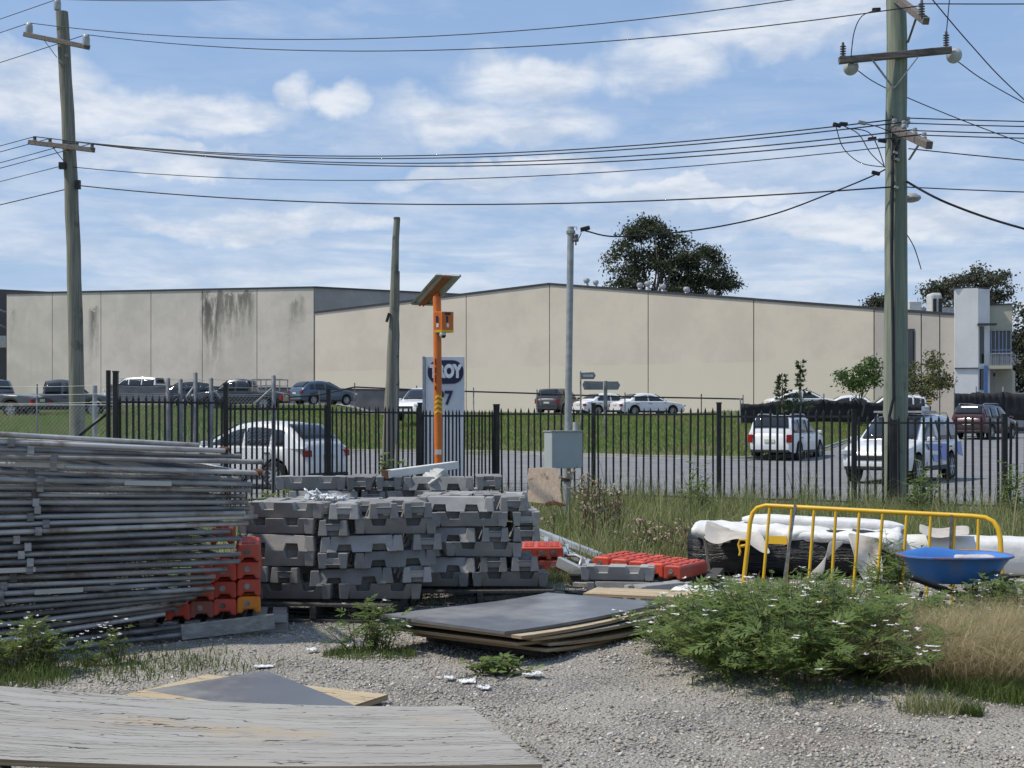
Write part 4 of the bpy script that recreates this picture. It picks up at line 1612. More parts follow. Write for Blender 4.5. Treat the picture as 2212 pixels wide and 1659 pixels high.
wires_px('looping jumper from high wire down to left end of frontal crossarm', [(1895, 21, dR - .9), (1862, 35, dR - .6), (1845, 70, dR - .4), (1838, 126, dR - .3)], .010)
wires_px('service cable sagging from green pole to steel service pole', [(1912, 366, dR - .2), (1880, 382, dR - .2), (1800, 415, 26.4), (1680, 460, 25.6), (1560, 488, 24.8), (1450, 503, 24.1), (1330, 511, 23.4), (1270, 500, 23.1), (1255, 494, 23.0)], .014)
wires_px('thick dark cable falling from green pole to right edge', [(1958, 392, dR - .2), (2050, 440, dR - .6), (2212, 494, dR - 1), (2500, 560, dR - 2)], .022)
wires_px('outer dropping jumper loop left of green pole', [(1805, 270, dR - .6), (1822, 320, dR - .5), (1860, 352, dR - .35), (1912, 361, dR - .2)], .009)
wires_px('middle dropping jumper loop left of green pole', [(1822, 272, dR - .6), (1855, 290, dR - .5), (1880, 330, dR - .35), (1912, 361, dR - .22)], .010)
wires_px('inner dropping jumper loop left of green pole', [(1830, 277, dR - .6), (1875, 285, dR - .5), (1895, 315, dR - .35), (1910, 358, dR - .2)], .010)
wires_px('short tapped lead running into green pole', [(1860, 266, dR - .5), (1890, 272, dR - .4), (1924, 285, dR - .2)], .010)
wires_px('loose cable end hanging right of green pole', [(1958, 505, dR), (1975, 535, dR), (1990, 582, dR)], .010)
for i, (px, py, lab) in enumerate(((1808, 270, 'dark wire clamp at far left of jumper loops'), (1822, 268, 'dark wire clamp on second wire beside jumper loops'), (1862, 265, 'pale wire clamp on the uppermost wire near green pole'), (1884, 300, 'dark wire clamp on third wire near green pole'), (1906, 304, 'dark wire clamp touching green pole'), (1893, 21, 'dark clamp on high wire where loop starts'), (1892, 374, 'thick cable grip on service cable by green pole'), (1264, 494, 'black cable grip beside top of steel service pole'))):
    dd = 23.0 if px < 1300 else dR - .5
    o = MB().box((0, 0, 0), (.16, .07, .07), (0, rnd.uniform(-.3, .3), 0)).build('wire_clamp', M['galv'] if 'pale' in lab else M['wire'], bevel=.015)
    o.location = P(px, py, dd)
    tag(o, lab, 'wire clamp')

# ------------------------------------------------------------------ steel service pole with meter box
d = 23.0
sp = thing('service_pole', 'grey steel service pole carrying a square grey switch box', 'service pole', PZ(1223, d, -.2))
b, tp = PZ(1224, d, -.3), P(1233, 490, d)
MB().tube([b, b.lerp(tp, .5), tp], [.062, .058, .056], 14).build('post', M['galv'], sp, smooth=True, rel=True, auto=50)
MB().lathe([(.075, 0), (.075, .05), (.06, .06)], P(1233, 505, d), 14).build('band', M['galv_dull'], sp, rel=True)
MB().tube([P(1239, 490, d), P(1246, 490, d - .02), P(1246, 497, d - .02)], .008, 6).build('hook', M['galv'], sp, rel=True)
insulator(MB(), P(1244, 522, d - .05), 1.0, 'small').build('insulator', M['brown_porcelain'], sp, smooth=True, rel=True)
MB().tube([P(1241, 517, d - .05), P(1250, 515, d - .05), P(1255, 505, d - .03), P(1255, 497, d)], .008, 6).build('tail_lead', M['wire'], sp, rel=True)
M['boxgrey'] = pm('grey_box_paint', (.36, .39, .40), (.33, .36, .37), rough=.55, scale=3)
c0, c1 = P(1179, 1010, d - .30), P(1242, 934, d - .30)
Mx = rotm((0, 0, R(24)))
cen = (P(1178, 1011, d - .25) + P(1256, 932, d - .25)) / 2
bx = MB().box(cen, (.56, .30, .60), Mx).build('switch_box', M['boxgrey'], sp, rel=True, bevel=.012)
MB().box(cen + Vector((0, 0, .305)), (.585, .33, .02), Mx).build('box_lid', M['galv'], bx, rel=True)
MB().box(cen + Mx @ Vector((.2, -.16, -.27)), (.03, .02, .05), Mx).build('lock', M['porcelain'], bx, rel=True)
MB().tube([P(1243, 935, d - .1), P(1243, 912, d - .1)], .045, 10).build('conduit', M['porcelain'], sp, smooth=True, rel=True, auto=50)
MB().lathe([(.072, 0), (.072, .06)], P(1224, 1040, d), 14).build('strap', M['black_steel'], sp, rel=True)

# leaning timber pole and slim post behind it
d = 33.0
lp = thing('timber_pole', 'tall leaning bare grey timber pole left of the orange tower', 'pole', PZ(838, d, -.2))
pole_mesh(PZ(836, d, -.4), P(857, 471, d), .17, .075, 12).build('pole', M['pole_wood'], lp, smooth=True, rel=True, auto=50)
MB().lathe([(.08, 0), (.08, .04), (0, .05)], P(857, 473, d), 12).build('cap', M['galv_dull'], lp, rel=True)
MB().box(P(838, 686, d - .1), (.06, .08, .22), (0, .3, 0)).build('bracket', M['black_steel'], lp, rel=True)
d = 34.0
lp = thing('timber_post', 'slimmer timber post with white conduit, behind the leaning pole', 'post', PZ(858, d, -.2))
pole_mesh(PZ(857, d, -.4), P(860, 586, d), .05, .04, 10).build('post', M['pole_wood'], lp, smooth=True, rel=True)
mb = MB().tube([P(855, 955, d - .1), P(856, 735, d - .1)], .028, 8)
mb.build('conduit', M['porcelain'], lp, smooth=True, rel=True)
for py in (770, 830):
    MB().box(P(856, py, d - .1), (.09, .09, .03)).build('clip', M['black_steel'], lp, rel=True)


# ------------------------------------------------------------------ text helper
def text_mesh(s, size, offset=0.0, extrude=.004, spacing=1.0):
    cu = bpy.data.curves.new('txt', 'FONT')
    cu.body = s
    cu.size = size
    cu.align_x = 'CENTER'
    cu.align_y = 'CENTER'
    cu.offset = offset
    cu.extrude = extrude
    cu.space_character = spacing
    o = bpy.data.objects.new('txt', cu)
    COL.objects.link(o)
    bpy.context.view_layer.update()
    me = bpy.data.meshes.new_from_object(o.evaluated_get(bpy.context.evaluated_depsgraph_get()))
    bpy.data.objects.remove(o)
    return me


def text_part(name, s, size, mat, parent, loc_world, rot, offset=0.0, sx=1.0, extrude=.004, spacing=1.0):
    me = text_mesh(s, size, offset, extrude, spacing)
    me.materials.clear()
    me.materials.append(mat)
    o = bpy.data.objects.new(name, me)
    COL.objects.link(o)
    o.parent = parent
    o.location = Vector(loc_world) - wloc(parent)
    o.rotation_euler = rot
    o.scale = (sx, 1, 1)
    return o


# pylon sign
d = 36.0
M['signgrey'] = pm('pale_grey_sign_panel', (.58, .60, .62), (.54, .56, .58), rough=.4, scale=2)
M['navy'] = pm('navy_sign_vinyl', (.012, .016, .05), (.014, .018, .055), rough=.35)
M['signwhite'] = pm('white_sign_letter', (.72, .74, .76), rough=.4)
ps = thing('pylon_sign', 'tall pale grey pylon sign with navy logo and number behind the fence', 'sign', PZ(958, d, -.2))
p0, p1 = P(919, 770, d), P(1003, 770, d)
MB().box(((p0.x + p1.x) / 2, d + .12, (p0.z - .3) / 2), (p1.x - p0.x, .20, p0.z + .3)).build('panel', M['signgrey'], ps, rel=True, bevel=.01)
q0, q1 = P(912.5, 770, d), P(918, 770, d)
MB().box(((q0.x + q1.x) / 2, d + .12, (q0.z - .3) / 2), (q1.x - q0.x, .22, q0.z + .3)).build('edge_trim', M['galv'], ps, rel=True)
lg0, lg1 = P(924, 829, d), P(1001, 778, d)
cw, ch = lg1.x - lg0.x, lg1.z - lg0.z
cc = (lg0 + lg1) / 2
rr = ch * .46
poly = []
for (sx_, sz_, a0) in ((1, 1, 0), (-1, 1, 90), (-1, -1, 180), (1, -1, 270)):
    for k in range(7):
        a = R(a0 + 15 * k)
        poly.append(Vector((cc.x + sx_ * (cw / 2 - rr) + rr * math.cos(a), 0, cc.z + sz_ * (ch / 2 - rr) + rr * math.sin(a))))
MB().prism(poly, Vector((0, d - .004, 0)), Vector((0, d + .03, 0))).build('logo_plate', M['navy'], ps, rel=True)
text_part('logo_letters', 'TROY', .44, M['signwhite'], ps, (cc.x - .0, d - .02, cc.z + .005), (R(90), 0, R(0)), offset=.030, sx=.70, spacing=.98, extrude=.01)
nn = P(960, 861, d)
text_part('number', '87', .50, M['navy'], ps, (nn.x, d - .01, nn.z), (R(90), 0, 0), offset=.014, sx=.85)

# orange solar camera tower
d = 21.0
M['orange'] = pm('orange_paint', (.62, .16, .025), (.55, .13, .02), rough=.45, scale=3, dirt=(.42, .10, .02))
M['yellow'] = pm('yellow_marking', (.72, .50, .03), (.62, .42, .03), rough=.45, scale=4, dirt=(.45, .30, .04), dscale=3)
M['redtxt'] = pm('dark_red_marking', (.25, .03, .015), rough=.5)
ct = thing('solar_camera_tower', 'orange post with tilted solar panel, warning boxes and dome camera', 'security camera', PZ(946, d, 0))
b, tp = PZ(948, d, 0), P(944, 640, d)
MB().tube([b, tp], .062, 16).build('post', M['orange'], ct, smooth=True, rel=True, auto=50)
MB().tube([tp, P(943, 620, d)], .05, 12).build('post_head', M['orange'], ct, smooth=True, rel=True, auto=50)
# panel: built from its four corners
cA, cB, cC, cD = P(891, 655, d + .50), P(945, 593, d - .25), P(994, 596, d - .55), P(938, 657, d + .2)
nrm = (cB - cA).cross(cD - cA).normalized()
if nrm.z < 0:
    nrm = -nrm
M['solar'] = pm('solar_cells', (.01, .015, .04), (.015, .02, .05), rough=.15)
M['backsheet'] = pm('panel_back_sheet', (.42, .42, .43), (.36, .36, .37), rough=.5)
pn = MB().prism([cA, cB, cC, cD], nrm * 0, nrm * .03).build('solar_panel', M['backsheet'], ct, rel=True)
sh = lambda p: p.lerp((cA + cB + cC + cD) / 4, .03)
MB().prism([sh(cA), sh(cB), sh(cC), sh(cD)], nrm * .031, nrm * .034).build('solar_cells', M['solar'], pn, rel=True)
for (u, v) in ((cA, cB), (cB, cC), (cC, cD), (cD, cA)):
    MB().bar(u - nrm * .005, v - nrm * .005, .03, .045, up=nrm).build('panel_frame', M['galv'], pn, rel=True)
M['rustorange'] = pm('rusty_orange_bracket', (.30, .09, .03), (.22, .065, .03), rough=.6)
for f_ in (.42, .58):
    MB().bar(cA.lerp(cD, f_) - nrm * .04, cB.lerp(cC, f_) - nrm * .04, .04, .05, up=nrm).build('panel_bracket', M['rustorange'], ct, rel=True)
for k, (px, w_, rz) in enumerate(((946, .125, -20), (964, .19, 22))):
    c = P(px + (3 if k == 0 else 0), 696, d - .08 - .02 * k)
    Mz = rotm((0, 0, R(rz)))
    bx = MB().box(c, (w_, .13, .31), Mz).build('warning_box', M['orange'], ct, rel=True, bevel=.008)
    fr = c + Mz @ Vector((0, -.068, 0))
    MB().box(fr + Vector((0, 0, -.14)), (w_ * .96, .006, .035), Mz).build('stripe', M['yellow'], bx, rel=True)
    MB().box(fr + Vector((-.01, 0, .04)), (.03, .006, .10), Mz).build('pictogram', M['navy'], bx, rel=True)
    MB().box(fr + Vector((0, 0, -.05)), (.035, .006, .06), Mz).build('pictogram', M['signwhite'], bx, rel=True)
    if k == 1:
        MB().box(fr + Vector((0, 0, .125)), (.09, .006, .04), Mz).build('speaker_slot', M['navy'], bx, rel=True)
c = P(956, 722, d - .12)
dm = MB().lathe([(0, -.055), (.03, -.048), (.05, -.02), (.052, .01), (.05, .05), (0, .05)], c, 14).build('dome_camera', M['signwhite'], ct, smooth=True, rel=True)
MB().lathe([(0, -.045), (.025, -.04), (.04, -.015), (.04, .0)], c + Vector((.012, -.012, -.014)), 12).build('lens', M['blackplastic'], dm, smooth=True, rel=True)


def chevron(pyc, px):
    c = P(px, pyc, d)
    mb = MB()
    for s in (-1, 1):
        for k in range(6):
            pass
    n = 8
    vs = []
    for i in range(n + 1):
        a = R(-90 + (i / n - .5) * 150)
        u = abs(i / n - .5) * 2
        for zz in (0.018, -.018):
            vs.append((c.x + .0645 * math.cos(a), c.y + .0645 * math.sin(a), c.z + zz - u * .045 + .02))
    mb.add(vs, [(2 * i, 2 * i + 2, 2 * i + 3, 2 * i + 1) for i in range(n)])
    return mb


for py in (858, 868.5, 879, 890, 1042):
    o = chevron(py, 947).build('chevron', M['yellow'], ct, rel=True)
    o.modifiers.new('s', 'SOLIDIFY').thickness = .003
for (py, h_) in ((782, .10), (800, .09), (818, .12), (838, .06)):
    c = P(941, py, d)
    MB().box((c.x, d - .062, c.z), (.018, .01, h_)).build('lettering_block', M['redtxt'], ct, rel=True)
text_part('number', '88', .10, M['signwhite'], ct, (PZ(947, d, 0).x, d - .066, zpx(977, d)), (R(90), 0, 0), offset=.004, extrude=.003)

# street name and direction signs
M['sign_alu'] = pm('grey_sign_back', (.20, .215, .23), (.17, .18, .195), rough=.5, metal=.3)
d = 66.0
s1 = thing('street_sign', 'small pointed street-name sign on slim post above the direction board', 'sign', PZ(1255, d, 0))
MB().tube([PZ(1255, d, .3), P(1254, 802, d)], .04, 8).build('post', M['galv_dull'], s1, rel=True)
pp = [P(1256, 805, d), P(1283, 804, d), P(1287, 811, d), P(1283, 819, d), P(1256, 819, d)]
MB().prism(pp, Vector((0, 0, 0)), Vector((0, .03, 0))).build('blade', M['sign_alu'], s1, rel=True)
rw_ = random.Random(3)
x = 1259
for k in range(9):
    w_ = rw_.uniform(1.2, 2.2)
    a, b = P(x, 809, d - .01), P(x + w_, 814.5, d - .01)
    MB().box(((a + b) / 2), (b.x - a.x, .01, a.z - b.z)).build('letter', M['signgrey'], s1, rel=True)
    x += w_ + 1.0
d = 65.0
s2 = thing('direction_sign', 'grey twin-pointed direction board on a stout post before white sedans', 'sign', PZ(1309, d, 0))
MB().tube([PZ(1308, d, .3), P(1308, 823, d)], .09, 10).build('post', M['galv_dull'], s2, smooth=True, rel=True, auto=50)
for (pl) in ([(1258, 831), (1262, 823), (1303, 824), (1303, 842), (1262, 842)], [(1312, 824), (1335, 824), (1340, 832), (1335, 842), (1312, 842)]):
    MB().prism([P(x_, y_, d - .12) for x_, y_ in pl], Vector((0, 0, 0)), Vector((0, .04, 0))).build('board', M['sign_alu'], s2, rel=True)
for py in (828, 833, 838):
    MB().box((P(1283, py, d - .125) + P(1283, py, d - .125)) / 2, (.8, .01, .015)).build('board_rib', M['galv_dull'], s2, rel=True)
# small yellow warning plate by the olive tree
d = 70
s3 = thing('warning_plate', 'small yellow and dark warning plate below the olive tree', 'sign', PZ(2007, d, .6))
MB().tube([PZ(2007, d, .2), P(2007, 872, d)], .03, 6).build('post', M['galv'], s3, rel=True)
MB().box((P(2007, 867, d)), (.28, .03, .30)).build('plate', M['navy'], s3, rel=True)
MB().box(P(2007, 864, d) + Vector((0, -.02, 0)), (.26, .02, .08)).build('stripe', M['yellow'], s3, rel=True)
MB().box(P(2007, 870, d) + Vector((0, -.02, 0)), (.26, .02, .06)).build('stripe', M['yellow'], s3, rel=True)


# ------------------------------------------------------------------ temporary-fence feet
M['foot_grey'] = pm('grey_recycled_plastic', (.27, .265, .255), (.21, .207, .20), rough=.7, scale=4, bump=.25, bscale=25,
                    dirt=(.33, .31, .28), dscale=5, dlo=.5, dhi=.75, vary=.65, spec=.3)
M['foot_orange'] = pm('orange_red_plastic', (.56, .075, .04), (.46, .06, .034), rough=.5, scale=4, bump=.1, bscale=20,
                      dirt=(.36, .10, .065), dscale=7, dlo=.46, dhi=.72, vary=.3)
M['foot_amber'] = pm('amber_plastic', (.70, .22, .02), (.62, .18, .02), rough=.5, scale=4, dirt=(.45, .16, .04), dscale=6)
M['foot_faded'] = pm('faded_brown_red_plastic', (.36, .11, .07), (.30, .10, .07), rough=.6, scale=4, dirt=(.25, .12, .09), dscale=6)
GL, GW, GH = .60, .235, .122


def grey_foot_mesh():
    """trapezoid block: two notches along each long side, H-shaped ends"""
    mb = MB()
    L, h = GL - .08, GH - .004
    wb_, wt = GW, GW * .62
    prof = [(-L / 2, 0), (-.190, 0), (-.172, .056), (-.082, .056), (-.072, 0), (.072, 0), (.082, .056), (.172, .056), (.190, 0), (L / 2, 0), (L / 2 - .035, h), (-L / 2 + .035, h)]
    n = len(prof)
    vs = []
    for s in (-1, 1):
        for (x, z) in prof:
            y = s * (wb_ / 2 + (wt - wb_) / 2 * z / h)
            vs.append((x, y, z))
    # notch floors are recessed into the side: keep them as part of the outline
    fs = [tuple(range(n)), tuple(range(2 * n - 1, n - 1, -1))]
    for i in range(n):
        j = (i + 1) % n
        fs.append((j, i, n + i, n + j))
    mb.add(vs, fs)
    for s in (-1, 1):
        x0 = s * (L / 2 + .016)
        for sy in (-1, 1):
            mb.box((x0 - s * .01, sy * (GW * .325), h / 2), (.085, GW * .29, h - .004), taper=.72)
        mb.box((x0 - s * .002, 0, h * .50), (.044, GW * .55, .042))
        mb.box((x0 + s * .012, 0, h * .72), (.03, GW * .5, .010))
    mb.box((0, 0, .032), (L - .1, GW * .22, .06))
    return mb


_gf = grey_foot_mesh().build('ballast_block', M['foot_grey'])
_b = _gf.modifiers.new('bevel', 'BEVEL')
_b.width, _b.segments, _b.limit_method, _b.angle_limit = .006, 2, 'ANGLE', R(35)
_gf_me = _gf.data
bpy.data.objects.remove(_gf)
ORD = ['bottom', 'second', 'third', 'fourth', 'fifth', 'sixth', 'seventh', 'eighth']


def grey_foot(loc, rz, flip, label, group):
    o = bpy.data.objects.new('ballast_block', _gf_me)
    COL.objects.link(o)
    b = o.modifiers.new('bevel', 'BEVEL')
    b.width, b.segments, b.limit_method, b.angle_limit = .006, 2, 'ANGLE', R(35)
    o.location = (loc[0], loc[1], loc[2] + (GH if flip else 0))
    o.rotation_euler = (R(180) if flip else 0, rnd.gauss(0, .006), rz)
    tag(o, label, 'fence foot', group)
    return o


def foot_stack(pxl, pxr, d, z0, layers, convex, stackname, lay_plan, jitter=.012, group='grey fence feet stacked on pallets'):
    """front wall of a stack between columns pxl..pxr; lay_plan: per layer list of 'L' (long side) / 'E' (end on)"""
    xa, xb = PZ(pxl, d, 0).x, PZ(pxr, d, 0).x
    for li in range(layers):
        plan = lay_plan[li % len(lay_plan)]
        tot = sum(GL + .02 if c == 'L' else GW + .006 for c in plan)
        x = (xa + xb) / 2 - tot / 2 + rnd.uniform(-.02, .02)
        z = z0 + li * GH
        for ci, c in enumerate(plan):
            w_ = GL + .02 if c == 'L' else GW + .006
            cx = x + w_ / 2
            u = (cx - (xa + xb) / 2) / ((xb - xa) / 2)
            rz = convex * max(-1, min(1, u * 2.2)) + rnd.gauss(0, .018)
            yy = d + abs(cx - (xa + xb) / 2) * math.tan(convex) + rnd.uniform(-jitter, jitter) + (GL / 2 - GW / 2 if c == 'E' else 0)
            flip = (li % 2 == 0) != (rnd.random() < .15)
            lab = 'grey plastic fence foot in %s layer of %s stack, %s from left, %s' % (
                ORD[li], stackname, ['first', 'second', 'third', 'fourth', 'fifth', 'sixth', 'seventh', 'eighth', 'ninth'][ci], 'long side out' if c == 'L' else 'end out')
            tl = convex * .16 * (1 - li / layers)
            zc = z + abs(cx - (xa + xb) / 2) * math.tan(tl)
            o = grey_foot((cx, yy, zc), rz + (R(90) if c == 'E' else 0), flip, lab, group)
            if c == 'L':
                o.rotation_euler[1] += (-1 if u > 0 else 1) * tl * (-1 if flip else 1)
            # the row behind it, only where the layer above leaves it open
            x += w_


def back_row(pxl, pxr, d, z, n, stackname):
    xa, xb = PZ(pxl, d, 0).x, PZ(pxr, d, 0).x
    for i in range(n):
        cx = xa + (xb - xa) * (i + .5) / n
        grey_foot((cx, d + rnd.uniform(-.02, .02), z), R(90) + rnd.gauss(0, .05), rnd.random() < .5,
                  'grey plastic fence foot on top rear row of %s stack, %s from left' % (stackname, ['first', 'second', 'third', 'fourth', 'fifth', 'sixth', 'seventh'][i]), 'grey fence feet stacked on pallets')


M['pallet_dark'] = pm('dark_weathered_pallet', (.075, .07, .062), (.045, .042, .038), rough=.9, scale=5, stretch=(.4, 6, 6), bump=.3)
M['pallet_grey'] = pm('silver_grey_timber', (.34, .325, .295), (.23, .22, .20), rough=.9, scale=5, stretch=(.5, 7, 7), bump=.35,
                      dirt=(.09, .08, .07), dscale=3)


def pallet(label, c, rz, w=1.17, l=1.17, hgt=.135, mat=None):
    t = thing('pallet', label, 'pallet', c, None, rz)
    mat = mat or M['pallet_dark']
    for y in (-l / 2 + .05, 0, l / 2 - .05):
        MB().box((0, y, hgt * .52), (w, .045, hgt - .045)).build('bearer', mat, t, bevel=.004)
    for k in range(7):
        x = -w / 2 + .055 + k * (w - .11) / 6
        MB().box((x + rnd.uniform(-.006, .006), 0, hgt - .011), (.10, l + rnd.uniform(-.02, .02), .02), (0, 0, rnd.gauss(0, .012))).build('deck_board', mat, t, bevel=.003)
    for x in (-w / 2 + .06, 0, w / 2 - .06):
        MB().box((x, 0, .011), (.10, l, .02)).build('base_board', mat, t, bevel=.003)
    return t


dN = 10.35
pallet('dark weathered pallet under the nearer grey foot stack', (PZ(715, dN + .42, 0).x, dN + .42, 0), R(90 - 6))
pallet('dark pallet under the farther grey foot stack', (PZ(1030, dN + 1.25, 0).x, dN + 1.25, -.005), R(90 + 4))
pallet('dark pallet under the hindmost grey foot stack', (PZ(800, dN + 2.1, 0).x, dN + 2.1, -.005), R(90), w=1.17, l=1.9)
foot_stack(548, 905, dN, .14, 6, .20, 'nearer', ['LL', 'EELE', 'LEL', 'LLE', 'LEL', 'LEEE'])
back_row(560, 900, dN + .48, .14 + 6 * GH - GH, 5, 'nearer')
foot_stack(880, 1150, dN + .85, .14, 6, .10, 'farther', ['LL', 'LEE', 'EL', 'LEE', 'ELE', 'LE'])
back_row(905, 1140, dN + 1.35, .14 + 5 * GH, 4, 'farther')
foot_stack(605, 1078, dN + 1.75, .14, 7, .05, 'hindmost', ['LELL', 'LLEL', 'ELLE', 'LLL', 'ELLL', 'LELE', 'LEELE'])
grey_foot((PZ(1345, 11.6, 0).x, 11.6, 0.02), R(-4), False, 'grey fence foot on ground before orange feet, left of two', 'grey feet on the ground')
grey_foot((PZ(1335, 11.65, 0).x, 11.66, 0.02 + GH), R(-8), True, 'grey fence foot lying upside down on top of a ground-level foot', 'grey feet on the ground')
grey_foot((PZ(1425, 11.4, 0).x, 11.45, 0.02), R(38), False, 'grey fence foot on ground before orange feet, right of two', 'grey feet on the ground')

OL, OW, OH = .60, .165, .118


def orange_foot(loc, rz, mat, label, group, hole=True):
    t = thing('ballast_block', label, 'fence foot', loc, group, rz)
    key = mat.name
    if key not in OF:
        w, h = OW / 2, OH
        pr = [(-w, 0), (-w * .55, 0), (-w * .42, .026), (w * .42, .026), (w * .55, 0), (w, 0), (w * .97, h * .8), (w * .86, h), (-w * .86, h), (-w * .97, h * .8)]
        b = MB().prism([Vector((0, y, z)) for y, z in pr], Vector((0, 0, 0)), Vector((OL, 0, 0))).build('block', mat, t)
        mb = MB()
        for x in (.10, .24, .38, .50):
            mb.box((x, 0, h + .004), (.055, OW * .55, .016))
        mb.box((.30, 0, h + .001), (.46, OW * .18, .012))
        r_ = mb.build('grip_rib', mat, b)
        r_['kind'] = 'stuff'
        md = b.modifiers.new('bevel', 'BEVEL')
        md.width, md.segments, md.limit_method, md.angle_limit = .013, 3, 'ANGLE', R(30)
        md = r_.modifiers.new('bevel', 'BEVEL')
        md.width, md.segments = .006, 2
        hm = MB().lathe([(.020, -.004), (.020, .004), (.012, .004), (.012, .002), (0, .002)], (-.001, .012, h * .58), 14, rotm((0, R(-90), 0))).build('drain_plug', M['galv_dull'], b)
        OF[key] = (b, r_, hm)
        return t
    for src, par in zip(OF[key], (None, 0, 0)):
        c = src.copy()
        COL.objects.link(c)
        c.parent = t if par is None else blk0
        if par is None:
            blk0 = c
    return t


OF = {}
# ends face the camera: local x runs away from it
DO = 9.5
gO = 'orange feet stacked beside the fence panels'
bear_z = .115
colpx = [386, 436, 486, 538]
order_col = ['first', 'second', 'third', 'fourth']
for ci, (px, rows) in enumerate(zip(colpx, (1, 3, 3, 4))):
    for ri in range(rows):
        mat = M['foot_orange']
        if ci == 3 and ri == 0:
            mat = M['foot_amber']
        if ci == 1 and ri == 0:
            mat = M['foot_faded']
        if ci == 3 and ri == 4:
            continue
        p = PZ(px + rnd.uniform(-2, 2), DO - .02 * ri + .03 * ci, 0)
        lab = '%s plastic fence foot in %s column of stack by fence panels, %s layer' % (
            {'foot_orange': 'orange-red', 'foot_amber': 'amber', 'foot_faded': 'faded brown-red'}[[k for k in ('foot_orange', 'foot_amber', 'foot_faded') if M[k] is mat][0]], order_col[ci], ORD[ri])
        orange_foot((p.x, p.y, bear_z + ri * (OH + .003) + ci * .012), R(100 + rnd.gauss(0, 1.5)), mat, lab, gO)
p = PZ(480, DO + .35, 0)
orange_foot((p.x, p.y, bear_z + 4 * (OH + .003)), R(100), M['foot_orange'], 'orange-red fence foot poking out under tube ends, top of its stack', gO)
# grey bearer / pallet under them
t = pallet('silver-grey timber pallet under the orange feet', (PZ(470, DO + .45, 0).x, DO + .45, -.015), R(9), w=1.0, l=.9, hgt=.125, mat=M['pallet_grey'])
MB().bar(P(392, 1366, DO - .22), P(592, 1342, DO - .02), .04, .10).build('front_beam', M['pallet_grey'], t, bevel=.004)
o = [c for c in t.children if c.name.startswith('front_beam')][0]
o.parent = None
tag(o, 'long silver-grey timber beam on gravel before the orange feet', 'timber')
o.name = 'timber_beam'
# group between the grey stack and the aluminium frame
gB = 'orange feet beyond the grey stacks'
for k, (px, ri) in enumerate(((1143, 1), (1172, 0), (1197, 0), (1172, 1), (1198, 1))):
    p = PZ(px, 12.9, 0)
    orange_foot((p.x, p.y, .06 + ri * (OH + .002)), R(89), M['foot_orange'],
                ['orange-red fence foot tucked behind grey stack, upper row, nearest the grey feet', 'orange-red fence foot behind grey stack, lower row, left', 'orange-red fence foot behind grey stack, lower row, right',
                 'orange-red fence foot behind grey stack, upper row, middle', 'orange-red fence foot behind grey stack, upper row, nearest aluminium frame'][k], gB)
o = MB().box((0, 0, 0), (.9, .7, .05), (0, 0, .1)).build('timber_sheet', M['pallet_dark'])
o.location = (PZ(1160, 13.1, 0).x, 13.15, .03)
tag(o, 'dark timber offcut under the orange feet beyond grey stack', 'timber')
# flat row in the middle
gC = 'orange feet laid in a row on timbers'
for k in range(5):
    f = k / 4
    px, py, dd = 1298 + (1452 - 1298) * f, 1222 + 24 * f, 12.5 - .55 * f
    p = PZ(px, dd, 0)
    orange_foot((p.x, p.y, .13 - .02 * f), R(60), M['foot_orange'], 'orange-red fence foot in flat row on timbers, %s from left' % ['first', 'second', 'third', 'fourth', 'fifth', 'sixth'][k], gC)
t = pallet('dark broken pallet under the flat row of orange feet', (PZ(1400, 12.55, 0).x, 12.55, -.01), R(-14), w=1.3, l=.8, hgt=.13)

# ------------------------------------------------------------------ pile of temporary fence panels
def panel_mesh():
    fr = MB()
    L, D = 3.3, 1.9
    r = .0165
    fr.tube([(.0, 0, 0), (-L, 0, 0)], r, 10)
    fr.tube([(-.02, D, 0), (-L, D, 0)], r, 8)
    for x in (-.16, -L + .16):
        fr.tube([(x, 0, 0), (x, D, 0)], r, 8)
    wm = MB()
    for k in range(1, 15):
        y = D * k / 15
        wm.tube([(-.16, y, .006), (-L + .16, y, .006)], .0035, 4, caps=False)
    for k in range(1, 26):
        x = -.16 - (L - .32) * k / 26
        wm.tube([(x, 0, -.003), (x, D, -.003)], .0035, 3, caps=False)
    st = MB()
    st.box((-1.35, -.004, 0), (.04, .05, .05))
    return fr, wm, st


frm, wmm, stm = panel_mesh()
fr_o = frm.build('frame', M['galv_old'], None, smooth=True, auto=50)
M['mesh_dark'] = pm('dark_mesh_wire', (.075, .075, .075), (.05, .05, .05), rough=.7)
wm_o = wmm.build('wire_mesh', M['mesh_dark'], None)
wm_o['kind'] = 'stuff'
st_o = stm.build('clamp', M['galv_dull'], None)
fr_d = fr_o.copy()
fr_d.data = fr_o.data.copy()
COL.objects.link(fr_d)
fr_d.data.materials.clear()
fr_d.data.materials.append(M['galv_dull'])
M['tape'] = pm('pale_label_tape', (.46, .45, .40), (.40, .38, .33), rough=.6, scale=3)
tp_o = MB().box((0, 0, 0), (.30, .006, .030)).build('label_tape', M['tape'], None)
ends = [(390, 1390), (398, 1370), (406, 1352), (356, 1326), (377, 1313), (398, 1303), (422, 1290), (440, 1281), (462, 1271), (455, 1258), (465, 1246), (490, 1230),
        (518, 1213), (520, 1197), (505, 1180), (519, 1163), (497, 1148), (536, 1130), (556, 1116), (527, 1108), (539, 1098), (536, 1085), (530, 1072), (542, 1059),
        (544, 1046), (520, 1035), (571, 1022), (568, 998), (520, 986), (486, 974), (430, 962)]
nP = len(ends)
wp = thing('fp', None, None)
bpy.data.objects.remove(wp)
